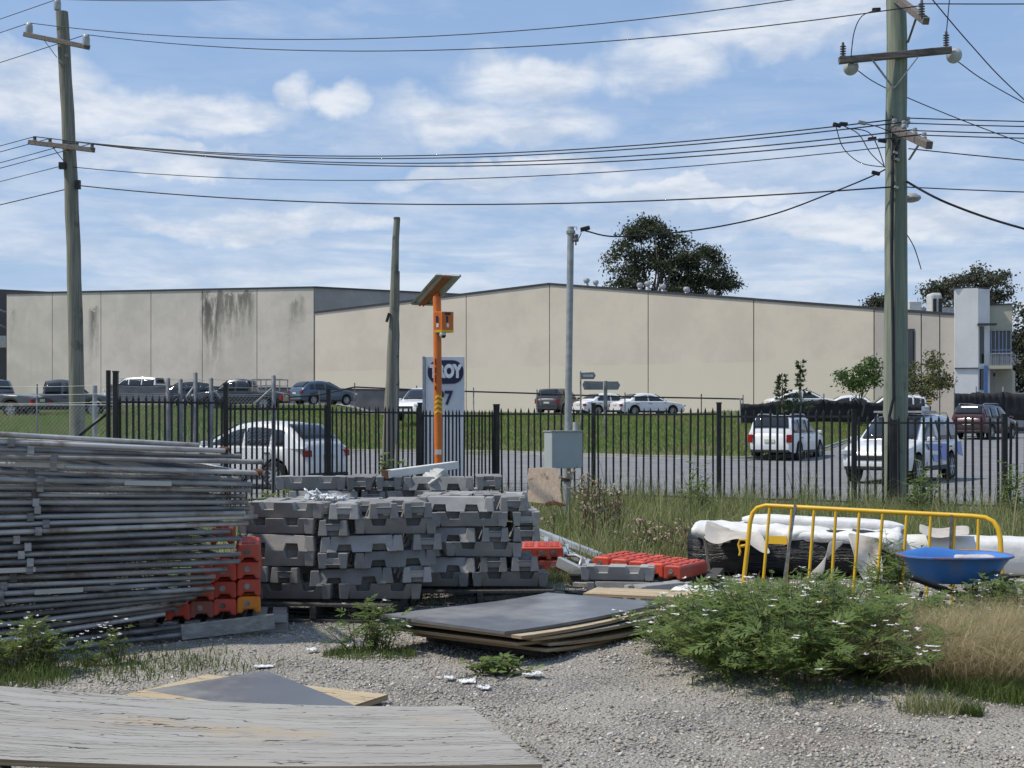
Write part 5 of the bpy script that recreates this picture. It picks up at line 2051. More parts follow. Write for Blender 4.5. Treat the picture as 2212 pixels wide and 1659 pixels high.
NUMW = ['lowest', 'second', 'third', 'fourth', 'fifth', 'sixth', 'seventh', 'eighth', 'ninth', 'tenth', 'eleventh', 'twelfth', 'thirteenth', 'fourteenth', 'fifteenth', 'sixteenth',
        'seventeenth', 'eighteenth', 'nineteenth', 'twentieth', 'twenty-first', 'twenty-second', 'twenty-third', 'twenty-fourth', 'twenty-fifth', 'twenty-sixth', 'twenty-seventh',
        'twenty-eighth', 'twenty-ninth', 'thirtieth', 'topmost']
for i, (ex, ey) in enumerate(ends):
    f = i / (nP - 1)
    yl = 1436 - (1436 - 938) * (f ** .98)
    dl, dr = 8.75 + rnd.uniform(-.05, .05), 9.35 + rnd.uniform(-.06, .06)
    a, b = P(0, yl, dl), P(ex, ey, dr)
    xax = (b - a).normalized()
    yax = Vector((0, 0, 1)).cross(xax).normalized()
    if yax.y < 0:
        yax = -yax
    yax = (yax + Vector((0, 0, rnd.uniform(-.004, .004) - .006))).normalized()
    zax = xax.cross(yax).normalized()
    if zax.z < 0:
        zax = -zax
    t = thing('temporary_fence', 'galvanised temporary fence panel, %s in the big flat pile at left' % NUMW[i] if 0 < i < nP - 1 else 'galvanised temporary fence panel at very %s of the flat pile' % ('bottom' if i == 0 else 'top'),
              'fence panel', b, 'fence panels lying in a pile')
    t.rotation_mode = 'QUATERNION'
    t.rotation_quaternion = Matrix((xax, yax, zax)).transposed().to_quaternion()
    dull = rnd.random() < (.75 if i < 14 else .3)
    for src in (fr_d if dull else fr_o, wm_o, st_o):
        c = src.copy()
        COL.objects.link(c)
        c.parent = t
    if i in (3, 5, 9, 12, 24, 26):
        c = tp_o.copy()
        COL.objects.link(c)
        c.parent = t
        c.location = (-rnd.uniform(.5, 1.5), -.021, rnd.uniform(-.006, .004))
for o in (fr_o, fr_d, wm_o, st_o, tp_o):
    bpy.data.objects.remove(o)
# rusty clamps at tube ends
for (px, py, lab) in ((558, 1020, 'small rusty clamp on protruding tube end of panel pile'), (484, 972, 'rusty red tube cap on upper panel end')):
    o = MB().lathe([(.022, -.03), (.022, .03)], (0, 0, 0), 10, rotm((0, R(90), 0))).build('tube_clamp', M['rust'])
    o.location = P(px, py, 9.33)
    tag(o, lab, 'clamp')

# ------------------------------------------------------------------ plywood
def ply_mat(name, c1, c2, crack, edge=False):
    m = bpy.data.materials.new(name)
    m.use_nodes = True
    T = NT(m.node_tree)
    out = T.n('ShaderNodeOutputMaterial')
    b = T.n('ShaderNodeBsdfPrincipled')
    T.put(out.inputs[0], b.outputs[0])
    co = T.n('ShaderNodeTexCoord').outputs['Object']
    warp = T.n('ShaderNodeTexNoise', i_Scale=1.6)
    warp.inputs['Detail'].default_value = 4
    T.put(warp.inputs['Vector'], co)
    v = T.vmath('ADD', co, T.vmath('MULTIPLY', T.vmath('SUBTRACT', warp.outputs['Color'], (.5, .5, .5)), (.0, .16, 0)))
    g1 = T.noise(T.vmath('MULTIPLY', v, (1.4, 34, 10)), 1.0, 7, .62)
    g2 = T.noise(T.vmath('MULTIPLY', v, (.5, 9, 3)), 1.0, 6, .6)
    c = T.mix(T.ramp(g2, .33, .66), c1, c2)
    # drying cracks along the grain: thin wandering lines, broken by a mask
    sp = T.n('ShaderNodeSeparateXYZ')
    T.put(sp.inputs[0], co)
    cr = None
    for (fr, wx_, wamp, width, mlo, off) in ((13.0, .8, 7.0, .045, .46, 0.0), (24.0, 1.5, 8.0, .055, .50, 7.3), (38.0, 2.5, 8.0, .06, .54, 3.1)):
        wn = T.noise(T.vmath('ADD', T.vmath('MULTIPLY', co, (wx_, 2.0, 1)), (off, off, 0)), 1.0, 5, .6)
        ph = T.math('ADD', T.math('MULTIPLY', sp.outputs[1], fr), T.math('MULTIPLY', wn, wamp))
        dist = T.math('ABSOLUTE', T.math('SUBTRACT', T.math('FRACT', ph), .5))
        ln = T.ramp(dist, width, width * .3)
        mk = T.ramp(T.noise(T.vmath('ADD', T.vmath('MULTIPLY', co, (1.9, 11, 1)), (off * 2, off, 0)), 1.0, 4, .6), mlo, mlo + .09)
        k_ = T.math('MULTIPLY', ln, mk)
        cr = k_ if cr is None else T.math('MAXIMUM', cr, k_)
    c = T.mix(T.math('MULTIPLY', T.ramp(g1, .52, .78), .22), c, tuple(x * .6 for x in c1))
    warm = T.ramp(T.noise(T.vmath('MULTIPLY', T.vmath('ADD', v, (1, 4, 4)), (1, 2.2, 1)), 1.6, 5), .56, .74)
    c = T.mix(T.math('MULTIPLY', warm, .7), c, (.40, .31, .19))
    c = T.mix(cr, c, crack)
    T.put(b.inputs['Base Color'], c)
    b.inputs['Roughness'].default_value = .9
    b.inputs['Specular IOR Level'].default_value = .15
    bn = T.n('ShaderNodeBump', i_Strength=.8, i_Distance=.006)
    T.put(bn.inputs['Height'], T.math('SUBTRACT', T.math('MULTIPLY', g1, .4), T.math('MULTIPLY', cr, 1.0)))
    T.put(b.inputs['Normal'], bn.outputs[0])
    return m


M['ply_grey'] = ply_mat('weathered_plywood', (.36, .345, .315), (.295, .28, .252), (.07, .058, .046))
M['ply_raw'] = ply_mat('raw_plywood', (.46, .38, .26), (.40, .32, .21), (.10, .07, .05))
M['ply_edge'] = pm('plywood_edge', (.42, .31, .19), (.24, .165, .095), rough=.9, scale=1, stretch=(1, 1, 160), bump=.2)
M['film_ply'] = pm('dark_film_faced_ply', (.125, .127, .135), (.105, .107, .115), rough=.40, scale=2, dirt=(.24, .235, .225), dscale=1.1, dlo=.46, dhi=.66, spec=.5, bump=.08, bscale=3, bdist=.02)
M['film_ply_pale'] = pm('pale_film_faced_ply', (.155, .157, .165), (.125, .127, .135), rough=.38, scale=2, dirt=(.19, .19, .19), dscale=3, spec=.5)


def ply_sheet(label, origin, u, v, lu, lv, mat, thick=.017, sag=0.0, edge=None, name='plywood_sheet', nu=15, nv=7, warp=0.0, cat='plywood', ragged=0.0):
    """sheet with corner origin, unit directions u (long), v; top face at origin.z"""
    u, v = Vector(u).normalized(), Vector(v)
    v = (v - u * v.dot(u)).normalized()
    w = u.cross(v)
    if w.z < 0:
        w = -w
    grid = []
    for i in range(nu):
        r_ = []
        for j in range(nv):
            a, b = i / (nu - 1), j / (nv - 1)
            rg = Vector((0, 0, 0))
            if ragged and (i in (0, nu - 1) or j in (0, nv - 1)):
                rg = Vector((rnd.uniform(-1, 1), rnd.uniform(-1, 1), 0)) * ragged
            r_.append(Vector((a * lu, b * lv, -sag * 4 * a * (1 - a) + warp * math.sin(a * 4.2 + 1) * (b - .4))) + rg)
        grid.append(r_)
    mb = MB()
    mb.sheet(grid, thick)
    nside = len(mb.f)
    ntop = (nu - 1) * (nv - 1) * 2
    mb.mi = [0] * ntop + [1] * (nside - ntop)
    o = mb.build(name, [mat, edge or M['ply_edge']])
    flip = u.cross(v).z < 0
    if flip:
        o.data.flip_normals()
    Mt = Matrix((u, v, u.cross(v) if not flip else -(u.cross(v)))).transposed()
    if flip:
        # mirrored frame: rotate with right-handed basis and flip v
        for vert in o.data.vertices:
            vert.co.y = -vert.co.y
        o.data.flip_normals()
        Mt = Matrix((u, -v, u.cross(-v))).transposed()
    o.rotation_euler = Mt.to_euler()
    o.location = origin
    tag(o, label, cat)
    return o


# foreground sheet: far right corner, long edge runs to the left and rises
fr_c = P(1012, 1521, 6.5)
fr_l = P(-41, 1475, 5.95)
nr_c = P(1214, 1664, 5.27)
ply_sheet('large weathered grey plywood sheet with cracked grain in the foreground', fr_c, fr_l - fr_c, nr_c - fr_c, 2.44, 1.24, M['ply_grey'], .022, sag=.035, warp=.02)
# its support out of sight: bearers
for k, (px, dd) in enumerate(((-20, 5.0), (300, 5.15))):
    p = PZ(px, dd, .17)
    o = MB().box((0, 0, 0), (.10, .9, .30 - .08 * k), (0, 0, .3)).build('timber_bearer', M['pallet_dark'], bevel=.005)
    o.location = (p.x, p.y, .145 - .04 * k)
    tag(o, 'dark timber bearer in shadow beneath foreground plywood, %s' % ('leftmost' if k == 0 else 'further right'), 'timber')
c0 = P(575, 1448, 7.7)
ply_sheet('dark film-faced sheet corner sticking out behind the foreground plywood', c0, Vector((.60, -.86, -.02)), Vector((-.84, -.58, -.05)), 2.0, 1.2, M['film_ply'], .018)
c1 = P(838, 1500, 7.2)
ply_sheet('raw plywood offcut beneath the dark sheet corner', c1, Vector((-.78, .42, .0)), Vector((-.42, -.78, 0)), 1.2, .9, M['ply_raw'], .03)

# stack in the middle distance
hA, hB, hC, hD = P(825, 1330, 9.04), P(1090, 1362, 8.38), P(1440, 1302, 9.75), P(1140, 1272, 10.46)
uB = (hC - hB)
vB = (hA - hB)
stack_lab = ['dark film-faced plywood sheet on top of the low sheet stack', 'raw-faced plywood second from top of the low sheet stack', 'plywood sheet third from top of the low sheet stack',
             'plywood sheet fourth from top of the low sheet stack', 'plywood sheet fifth from top of the low sheet stack', 'plywood sheet sixth from top of the low sheet stack', 'bottom plywood sheet of the low sheet stack']
offs = [(0, 0, 0, 0), (.05, -.09, -.024, .03), (.18, -.07, -.052, -.03), (.10, -.02, -.078, .05), (.35, -.07, -.104, -.05), (.28, -.10, -.130, .07), (.45, -.03, -.156, -.03)]
mats = [M['film_ply'], M['ply_raw'], M['ply_grey'], M['film_ply'], M['ply_raw'], M['film_ply'], M['ply_grey']]
for k, (du, dv, dz, rot) in enumerate(offs):
    u = uB.normalized()
    q = Matrix.Rotation(rot, 3, 'Z')
    v = vB.normalized()
    org = hB + u * du + v * dv + Vector((0, 0, dz - .002))
    ply_sheet(stack_lab[k], org, q @ u, q @ v, 1.78, 1.06, mats[k], .019, sag=.012 + .004 * k, warp=.012, edge=M['ply_edge'] if k != 0 else M['film_ply'])
for k, (f, s) in enumerate(((.25, 0), (.75, 0))):
    p = hB.lerp(hC, f) + vB * .5
    o = MB().box((0, 0, 0), (.09, 1.0, .055), (0, 0, math.atan2(vB.y, vB.x) + R(90))).build('timber_bearer', M['pallet_dark'])
    o.location = (p.x, p.y, .028)
    tag(o, 'dark timber bearer under the low sheet stack, %s end' % ('near' if k == 0 else 'far'), 'timber')
ply_sheet('weathered plywood strip lying behind the low sheet stack', P(1290, 1268, 11.0), Vector((.9, -.3, 0)), Vector((-.3, -.6, 0)), 1.6, .42, M['ply_raw'], .02)
# loose sticks behind the stack
for k, (a, b) in enumerate((((1010, 1283, 11.2), (1290, 1262, 11.7)), ((1160, 1262, 11.8), (1330, 1270, 11.2)), ((1240, 1256, 12.2), (1420, 1262, 11.9)))):
    a, b = P(*a), P(*b)
    a.z = b.z = .04
    o = MB().bar(a, b, .07, .035).build('timber_batten', M['pallet_grey'] if k != 1 else M['pallet_dark'], loc=(a + b) / 2)
    tag(o, ['grey timber batten lying behind low sheet stack, leftmost', 'dark timber batten among debris behind low sheet stack', 'grey timber batten before the aluminium frame'][k], 'timber')
# broken board at the fence
d = 21.5
bd = [(1142, 1012), (1175, 1010), (1206, 1012), (1205, 1026), (1213, 1030), (1209, 1050), (1214, 1086), (1180, 1088), (1136, 1083), (1142, 1055), (1139, 1035)]
mb = MB()
pts = [P(x, y, d + (1088 - y) * .004) for x, y in bd]
mb.prism(pts, Vector((0, 0, 0)), Vector((0, .02, .003)))
M['broken_board'] = pm('peeling_chipboard', (.42, .33, .25), (.34, .26, .19), rough=.9, scale=5, stretch=(6, 6, 1), bump=.5, bscale=12, dirt=(.12, .08, .06), dscale=4, dlo=.55, dhi=.7)
o = mb.build('broken_board', M['broken_board'], loc=P(1175, 1086, d))
tag(o, 'broken tan board propped against the fence under grey switch box', 'board')
mb = MB()
M['redclay'] = pm('orange_red_plastic_scrap', (.45, .12, .06), (.35, .10, .05), rough=.7)
mb.tube([P(1178, 1090, 21.2), P(1195, 1086, 21.2), P(1212, 1090, 21.3), P(1222, 1092, 21.3)], [.03, .035, .03, .012], 6)
o = mb.build('plastic_scrap', M['redclay'], loc=P(1200, 1092, 21.2))
tag(o, 'orange-red scrap in grass at foot of the broken board', 'scrap')

def lumpy(L, Wd, Hh, nu=26, nv=16, amp=.03, seed=0, end_round=.25):
    """rounded-box roll along x with wrinkles"""
    rg = np.random.default_rng(seed)
    mb = MB()
    vs = []
    for i in range(nu):
        a = i / (nu - 1)
        x = (a - .5) * L
        k = 1 - end_round * abs(2 * a - 1) ** 8
        for j in range(nv):
            t = 2 * math.pi * j / nv
            c, s = math.cos(t), math.sin(t)
            e = .55
            yy = math.copysign(abs(c) ** e, c) * Wd / 2 * k
            zz = math.copysign(abs(s) ** e, s) * Hh / 2 * k
            w = amp * (math.sin(j * 2.3 + i * .25 + seed) * .6 + rg.uniform(-.5, .5))
            vs.append((x, yy * (1 + w), zz * (1 + w) + Hh / 2))
    fs = [(i * nv + j, (i + 1) * nv + j, (i + 1) * nv + (j + 1) % nv, i * nv + (j + 1) % nv) for i in range(nu - 1) for j in range(nv)]
    fs += [tuple(range(nv)), tuple((nu - 1) * nv + j for j in range(nv))[::-1]]
    return mb.add(vs, fs)


# ------------------------------------------------------------------ scrap on the hindmost stack
M['whitepaint'] = pm('chalky_white_steel', (.66, .66, .63), (.58, .57, .53), rough=.6, scale=4, dirt=(.30, .16, .08), dscale=5, dlo=.62, dhi=.72)
bm = thing('steel_beam', 'white square steel beam with rusty end lying across hindmost stack', 'beam', P(905, 1020, 12.2))
a, b = P(832, 1025, 12.0), P(985, 1005, 12.6)
ax = (b - a).normalized()
sd_ = Vector((0, 0, 1)).cross(ax).normalized()
upv = ax.cross(sd_)
MB().bar(a, b, .08, .006, up=upv).build('top_flange', M['whitepaint'], bm, rel=True).location = upv * .032
for s in (-1, 1):
    MB().bar(a + sd_ * s * .048, b + sd_ * s * .038, .005, .06, up=upv).build('side_flange', M['galv_dull'] if s > 0 else M['whitepaint'], bm, rel=True)
MB().bar(a - upv * .030, b - upv * .030, .08, .006, up=upv).build('bottom_flange', M['rust'], bm, rel=True)
MB().bar(a - ax * .004, a + ax * .03, .084, .072, up=upv).build('rusty_end', M['rust'], bm, rel=True)
M['foil'] = pm('crumpled_pale_wrap', (.50, .50, .47), (.36, .36, .34), rough=.5, scale=8, bump=.4, bscale=12)
o = lumpy(.24, .16, .13, 16, 12, .28, seed=77, end_round=.6).build('crumpled_wrap', M['foil'], smooth=True, auto=30)
o.location = P(945, 1050, 12.15)
o.rotation_euler = (.2, -.5, .6)
tag(o, 'crumpled pale wrapping wedged under the white steel beam', 'wrapping')
M['whiteplastic'] = pm('white_plastic', (.74, .75, .76), (.62, .63, .64), rough=.45, scale=5)
bl = thing('cable_clip_heap', 'heap of white plastic clips on the nearer grey foot stack', 'plastic clips', P(700, 1076, 10.85))
rc = random.Random(5)
for k in range(46):
    f = rc.random()
    px = 660 + 84 * f + rc.uniform(-4, 4)
    top = 1052 + 26 * f
    py = rc.uniform(top, 1078)
    p = P(px, py, 10.7 + rc.uniform(-.12, .12))
    p.z = max(p.z, .885)
    o = MB().box((0, 0, 0), (rc.uniform(.03, .06), rc.uniform(.02, .035), rc.uniform(.006, .014))).build('clip', M['whiteplastic'], bl, bevel=.003)
    o.location = p - wloc(bl)
    o.rotation_euler = (rc.uniform(-1, 1), rc.uniform(-1, 1), rc.uniform(0, 3))
# aluminium frame
M['alu'] = pm('mill_aluminium', (.50, .52, .54), (.40, .42, .44), rough=.4, metal=.5, scale=6)
al = thing('aluminium_trestle', 'silver aluminium frame with ladder rails lying in grass by orange feet', 'frame', P(1230, 1235, 13.2))
A0, A1 = P(1150, 1143, 15.2), P(1300, 1202, 13.3)
B0, B1 = P(1158, 1172, 14.6), P(1275, 1216, 13.0)
for (a, b, w_) in ((A0, A1, .05), (A0 + Vector((0, 0, -.05)), A1 + Vector((-.1, 0, -.06)), .03), (B0, B1, .045)):
    MB().bar(a, b, w_, w_ * 1.2).build('rail', M['alu'], al, rel=True, bevel=.006)
C0, C1 = P(1206, 1213, 12.9), P(1286, 1252, 12.6)
MB().bar(C0, C1, .05, .10).build('foot_rail', M['alu'], al, rel=True, bevel=.006)
for (a, b) in ((P(1270, 1212, 13.0), P(1256, 1246, 12.7)), (P(1212, 1190, 13.4), P(1206, 1216, 12.9)), (P(1225, 1178, 13.9), P(1222, 1200, 13.4)), (P(1180, 1162, 14.6), P(1180, 1178, 14.4))):
    MB().bar(a, b, .04, .03).build('rung', M['alu'], al, rel=True)
MB().tube([P(1222, 1200, 13.1), P(1245, 1200, 13.0), P(1257, 1206, 12.95), P(1252, 1222, 12.8)], .014, 8).build('bent_tube', M['alu'], al, smooth=True, rel=True)

# ------------------------------------------------------------------ wrapped bundles
M['blackwrap'] = pm('black_stretch_wrap', (.012, .012, .014), (.025, .025, .028), rough=.28, scale=3, stretch=(1, 1, 8), bump=.9, bscale=5, bdist=.05)
M['whitesheet'] = pm('white_plastic_sheeting', (.74, .73, .70), (.64, .63, .60), rough=.5, scale=2.2, bump=.5, bscale=4, bdist=.04, dirt=(.48, .45, .40), dscale=2.5, dlo=.55, dhi=.8)
M['oldsheet'] = pm('dirty_plastic_sheeting', (.50, .46, .40), (.40, .36, .30), rough=.6, scale=4, bump=.5, bscale=6, bdist=.03, dirt=(.24, .16, .09), dscale=4)


def drape(name, pts_rows, mat, parent, thick=.006):
    mb = MB()
    nu, nv = len(pts_rows), len(pts_rows[0])
    mb.add([p for r_ in pts_rows for p in r_], [(i * nv + j, (i + 1) * nv + j, (i + 1) * nv + j + 1, i * nv + j + 1) for i in range(nu - 1) for j in range(nv - 1)])
    o = mb.build(name, mat, parent, smooth=True, rel=True)
    o.modifiers.new('s', 'SOLIDIFY').thickness = thick
    md = o.modifiers.new('sub', 'SUBSURF')
    md.levels = md.render_levels = 2
    return o


def cover_sheet(L, Wd, seed=0, nu=46, nv=16):
    rg = np.random.default_rng(seed)
    ph = rg.uniform(0, 6, 8)
    vs = []
    for i in range(nu):
        a = i / (nu - 1)
        x = (a - .5) * L
        hang = .10 + .05 * math.sin(a * 9 + ph[0]) + .04 * math.sin(a * 23 + ph[1]) + .05 * (a < .15)
        back = .06 + .03 * math.sin(a * 13 + ph[2])
        for j in range(nv):
            v = j / (nv - 1)
            s = -back + v * (Wd + back + hang)          # arc length from the back edge
            wr_ = .006 * math.sin(x * 17 + v * 5 + ph[3]) + .004 * math.sin(x * 31 - v * 9 + ph[4]) + rg.normal(0, .002) + .012 * math.sin(x * 5 + ph[5])
            if s < 0:
                y, z = Wd / 2 + .01, s
            elif s > Wd:
                y, z = -Wd / 2 - .02 - .02 * math.sin(x * 20 + ph[6]), -(s - Wd)
            else:
                y, z = Wd / 2 - s, .02 * math.sin(math.pi * s / Wd)
            vs.append((x + rg.normal(0, .004), y, z + wr_))
    mb = MB()
    return mb.add(vs, [(i * nv + j, i * nv + j + 1, (i + 1) * nv + j + 1, (i + 1) * nv + j) for i in range(nu - 1) for j in range(nv - 1)])


db = 13.3
wb1 = thing('wrapped_bundle', 'long bundle wrapped in black film under torn white sheeting', 'bundle', PZ(1720, db, -.02))
o = lumpy(1.95, .75, .46, amp=.05, seed=3).build('black_wrap', M['blackwrap'], wb1, smooth=True)
o.rotation_euler = (0, 0, R(-14))
o.location = (0, .25, 0)
o = cover_sheet(1.95, .74, seed=5).build('white_cover', M['whitesheet'], wb1, smooth=True)
o.rotation_euler = (R(2), R(1.0), R(-14))
o.location = (.06, .26, .46)
o.modifiers.new('s', 'SOLIDIFY').thickness = .012
o = lumpy(1.55, .24, .11, 44, 16, .07, seed=6, end_round=.75).build('folded_sheet', M['whitesheet'], wb1, smooth=True)
o.rotation_euler = (R(3), R(2), R(-12))
o.location = (.30, .22, .445)
o = lumpy(1.1, .20, .10, amp=.08, seed=8).build('folded_sheet', M['whitesheet'], wb1, smooth=True)
o.rotation_euler = (0, R(2), R(-15))
o.location = (.42, -.14, .33)
rows = []
for i in range(8):
    f = i / 7
    top = P(1526 + 112 * f, 1124 + 14 * min(1, f * 3.5) + 8 * f, db + .15 - .1 * f)
    bot = P(1518 + 150 * f, 1160 + 30 * f + 9 * math.sin(f * 9), db - .30 - .25 * f)
    rows.append([top.lerp(bot, k / 4) + Vector((0, rnd.uniform(-.02, .02), .02 * math.sin(k + i))) for k in range(5)])
drape('torn_flap', rows, M['oldsheet'], wb1)
rows = [[P(1518 + 3 * k + i * 3, 1150 + 105 * i / 5 + k, db - .25 + .02 * k) for k in range(3)] for i in range(6)]
drape('hanging_strip', rows, M['oldsheet'], wb1)
rows = []
for i in range(5):
    f = i / 4
    rows.append([P(1790 - 10 * f + (k / 3) * (40 * (1 - f) - 80 * f), 1168 + 75 * f + (k / 3) * 40 * f, db - .62 - .05 * f) for k in range(4)])
drape('loose_corner', rows, M['oldsheet'], wb1)
wb2 = thing('sheeting_roll', 'fat roll of white plastic sheeting behind the wheelbarrow', 'plastic roll', PZ(2040, 13.0, -.02))
o = lumpy(2.9, .42, .36, 44, 18, amp=.045, seed=11).build('roll', M['whitesheet'], wb2, smooth=True)
o.rotation_euler = (0, R(1.0), R(-8))
o.location = (.25, .2, .04)
rows = []
for i in range(7):
    f = i / 6
    top = P(1830 + 70 * f, 1150 + 12 * f, 12.85)
    bot = P(1850 + 60 * f, 1225 + 50 * math.sin(f * 2.6), 12.6)
    rows.append([top.lerp(bot, k / 4) + Vector((0, .03 * math.sin(2 * k + i), 0)) for k in range(5)])
drape('torn_flap', rows, M['oldsheet'], wb2)
rows = []
for i in range(6):
    f = i / 5
    rows.append([P(1985 + 110 * f, 1130 + 8 * math.sin(f * 5) + k * 7 + 14 * f, 13.2 - .1 * k) for k in range(4)])
drape('loose_top', rows, M['oldsheet'], wb2)
for k, (px, py, s) in enumerate(((1500, 1262, .17), (1450, 1280, .12), (1545, 1275, .13), (1560, 1300, .12), (1495, 1293, .16))):
    p = P(px, py, 11.0)
    p.z = max(.05, min(p.z, .16))
    o = lumpy(s * 2.1, s * 1.4, s, 12, 10, .16, seed=20 + k).build('rubbish_bag', M['whitesheet'] if k % 2 == 0 else M['oldsheet'], smooth=True)
    o.location = (p.x, p.y, .0)
    o.rotation_euler = (0, 0, rnd.uniform(0, 3))
    tag(o, ['puffed white plastic bag below the black bundle corner', 'white plastic scrap right of the grey ground feet', 'white plastic lump among flowers in front of black bundle', 'grimy plastic lump by barrier leg', 'flattened white bag at back edge of flowering bush'][k], 'plastic bag')

# ------------------------------------------------------------------ yellow crowd barrier
M['yellowtube'] = pm('yellow_barrier_paint', (.66, .40, .015), (.58, .34, .015), rough=.4, scale=4, dirt=(.34, .19, .03), dscale=6, dlo=.6, dhi=.75)
DB0, DB1 = 11.5, 10.4
bt = thing('crowd_barrier', 'yellow tubular crowd barrier standing behind flowering bush', 'barrier', PZ(1880, 11, 0))


def BP(px, py):
    f = (px - 1605) / (2160 - 1605)
    dd = 1 / ((1 - f) / DB0 + f / DB1)
    lean = (1290 - py) / 195 * .12
    return P(px, py, dd + lean)


frame = [BP(1602, 1300), BP(1608, 1240), BP(1615, 1180), BP(1620, 1130), BP(1626, 1108), BP(1636, 1097), BP(1655, 1092), BP(1750, 1097), BP(1880, 1104), BP(2000, 1110), BP(2100, 1115), BP(2128, 1118), BP(2146, 1127), BP(2156, 1142), BP(2161, 1165), BP(2163, 1210), BP(2166, 1320)]
MB().tube(frame, .019, 12).build('frame_tube', M['yellowtube'], bt, smooth=True, rel=True, auto=60)
tops = [(1711, 1096), (1759, 1099), (1806, 1101), (1857, 1104), (1907, 1107), (1959, 1110), (2011, 1113), (2062, 1115), (2114, 1117)]
tops = [(1663, 1094)] + tops
bots = [(1648, 1262), (1697, 1268), (1745, 1280), (1795, 1285), (1842, 1292), (1892, 1305), (1945, 1310), (2000, 1315), (2055, 1318), (2108, 1320)]
for (a, b) in zip(tops, bots):
    MB().tube([BP(*a), BP(*b)], .0125, 8).build('upright', M['yellowtube'], bt, smooth=True, rel=True, auto=60)
MB().bar(BP(1605, 1290), BP(2160, 1318), .03, .03).build('bottom_rail', M['yellowtube'], bt, rel=True)
for (a, b, c, dd) in (((1661, 1157), (1700, 1158), (1699, 1176), (1659, 1174)), ((2070, 1186), (2110, 1187), (2109, 1198), (2069, 1197))):
    off_ = Vector((0, -.014, 0))
    MB().prism([BP(*a) + off_, BP(*b) + off_, BP(*c) + off_, BP(*dd) + off_], Vector((0, 0, 0)), Vector((0, .006, 0))).build('name_plate', M['yellowtube'], bt, rel=True)
MB().tube([BP(1612, 1166), BP(1598, 1166), BP(1595, 1176), BP(1599, 1192), BP(1597, 1200)], .009, 8).build('hook', M['yellowtube'], bt, rel=True)
MB().tube([BP(1610, 1178), BP(1600, 1180)], .012, 8).build('hook_stub', M['yellowtube'], bt, rel=True)
for lab, a, b in (('grey strap tied down over the left part of yellow barrier', (1716, 1090), (1690, 1270)), ('brown strap tied over the right part of yellow barrier', (2053, 1112), (2050, 1188))):
    p, q_ = BP(*a) + Vector((0, -.03, 0)), BP(*b) + Vector((0, -.03, 0))
    o = MB().bar(p, q_, .022, .006).build('tie_strap', M['galv_dull'], loc=(p + q_) / 2)
    tag(o, lab, 'strap')

# ------------------------------------------------------------------ blue wheelbarrow
M['bluepaint'] = pm('blue_painted_steel', (.06, .20, .54), (.05, .17, .46), rough=.45, scale=3, dirt=(.15, .17, .24), dscale=5, dlo=.50, dhi=.72)
M['blue_rusty'] = pm('rusted_blue_rim', (.06, .15, .38), (.10, .10, .18), rough=.6, scale=6, dirt=(.22, .09, .05), dscale=8, dlo=.48, dhi=.56)
M['litter_grey'] = pm('dried_cement', (.55, .55, .55), (.40, .38, .35), rough=.9, scale=7, dirt=(.30, .18, .10), dscale=6)
d = 9.75
wbq = thing('wheelbarrow', 'blue wheelbarrow with rusted rim among weeds at right', 'wheelbarrow', PZ(2062, d, 0))
mb = MB()
n = 28
zt, zb_ = .535, .355
ringsz = [(zb_, .24, .19, 0), (zb_ + .015, .275, .215, 0), (zb_ + .12, .325, .25, 0), (zt - .01, .365, .275, 0), (zt, .385, .29, 0), (zt + .008, .38, .285, 0), (zt - .01, .35, .262, 0), (zb_ + .12, .31, .236, 0), (zb_ + .03, .25, .19, 0)]
vs = []
for (z, a_, b_, _) in ringsz:
    for k in range(n):
        t_ = 2 * math.pi * k / n
        c, s = math.cos(t_), math.sin(t_)
        x = math.copysign(abs(c) ** .75, c) * a_
        y = math.copysign(abs(s) ** .75, s) * b_
        tilt = .03 * (x / .38) * 0
        lip = (.035 if z > zt - .02 else 0) * max(0, .2 - abs(x + .08)) / .2 * (1 if y > 0 else 0)
        vs.append((x, y, z + tilt + lip))
m_ = len(ringsz)
fs = [(i * n + k, i * n + (k + 1) % n, (i + 1) * n + (k + 1) % n, (i + 1) * n + k) for i in range(m_ - 1) for k in range(n)]
fs += [tuple(range(n))[::-1], tuple((m_ - 1) * n + k for k in range(n))]
mb.add(vs, fs)
tray = mb.build('tray', M['bluepaint'], wbq, smooth=True, auto=45)
MB().tube([(math.copysign(abs(math.cos(2 * math.pi * k / 30)) ** .75, math.cos(2 * math.pi * k / 30)) * .386, math.copysign(abs(math.sin(2 * math.pi * k / 30)) ** .75, math.sin(2 * math.pi * k / 30)) * .291, zt + .004) for k in range(30)], .009, 6, closed=True).build('rolled_rim', M['blue_rusty'], tray)
mb = lumpy(.26, .16, .05, 14, 10, .2, seed=31)
o = mb.build('rubble', M['litter_grey'], tray, smooth=True)
o.location = (.16, .05, zt - .05)
for s, (xa, ya, za) in ((-1, (-.06, -.62, .40)), (1, (-.42, -.42, .43))):
    MB().tube([(xa, ya, za), (xa * .3 + .12, -.1, .27), (.30, .25, .20)], [.022, .02, .018], 8).build('handle', M['black_steel'], wbq, smooth=True)
for (a, b) in (((-.2, .1, .27), (-.28, .12, 0)), ((.05, -.15, .26), (.02, -.18, 0)), ((.3, .25, .2), (.42, .3, .17))):
    MB().tube([a, b], .014, 6).build('leg', M['black_steel'], wbq)
Mx = Matrix(((.8, -.6, 0), (0, 0, 1), (-.6, -.8, 0))).transposed()
w_ = MB().lathe([(.10, -.035), (.17, -.04), (.185, -.02), (.185, .02), (.17, .04), (.10, .035)], (.46, .32, .185), 20, Matrix(((.6, 0, .8), (.8, 0, -.6), (0, 1, 0)))).build('wheel', M['tyre'], wbq, smooth=True)

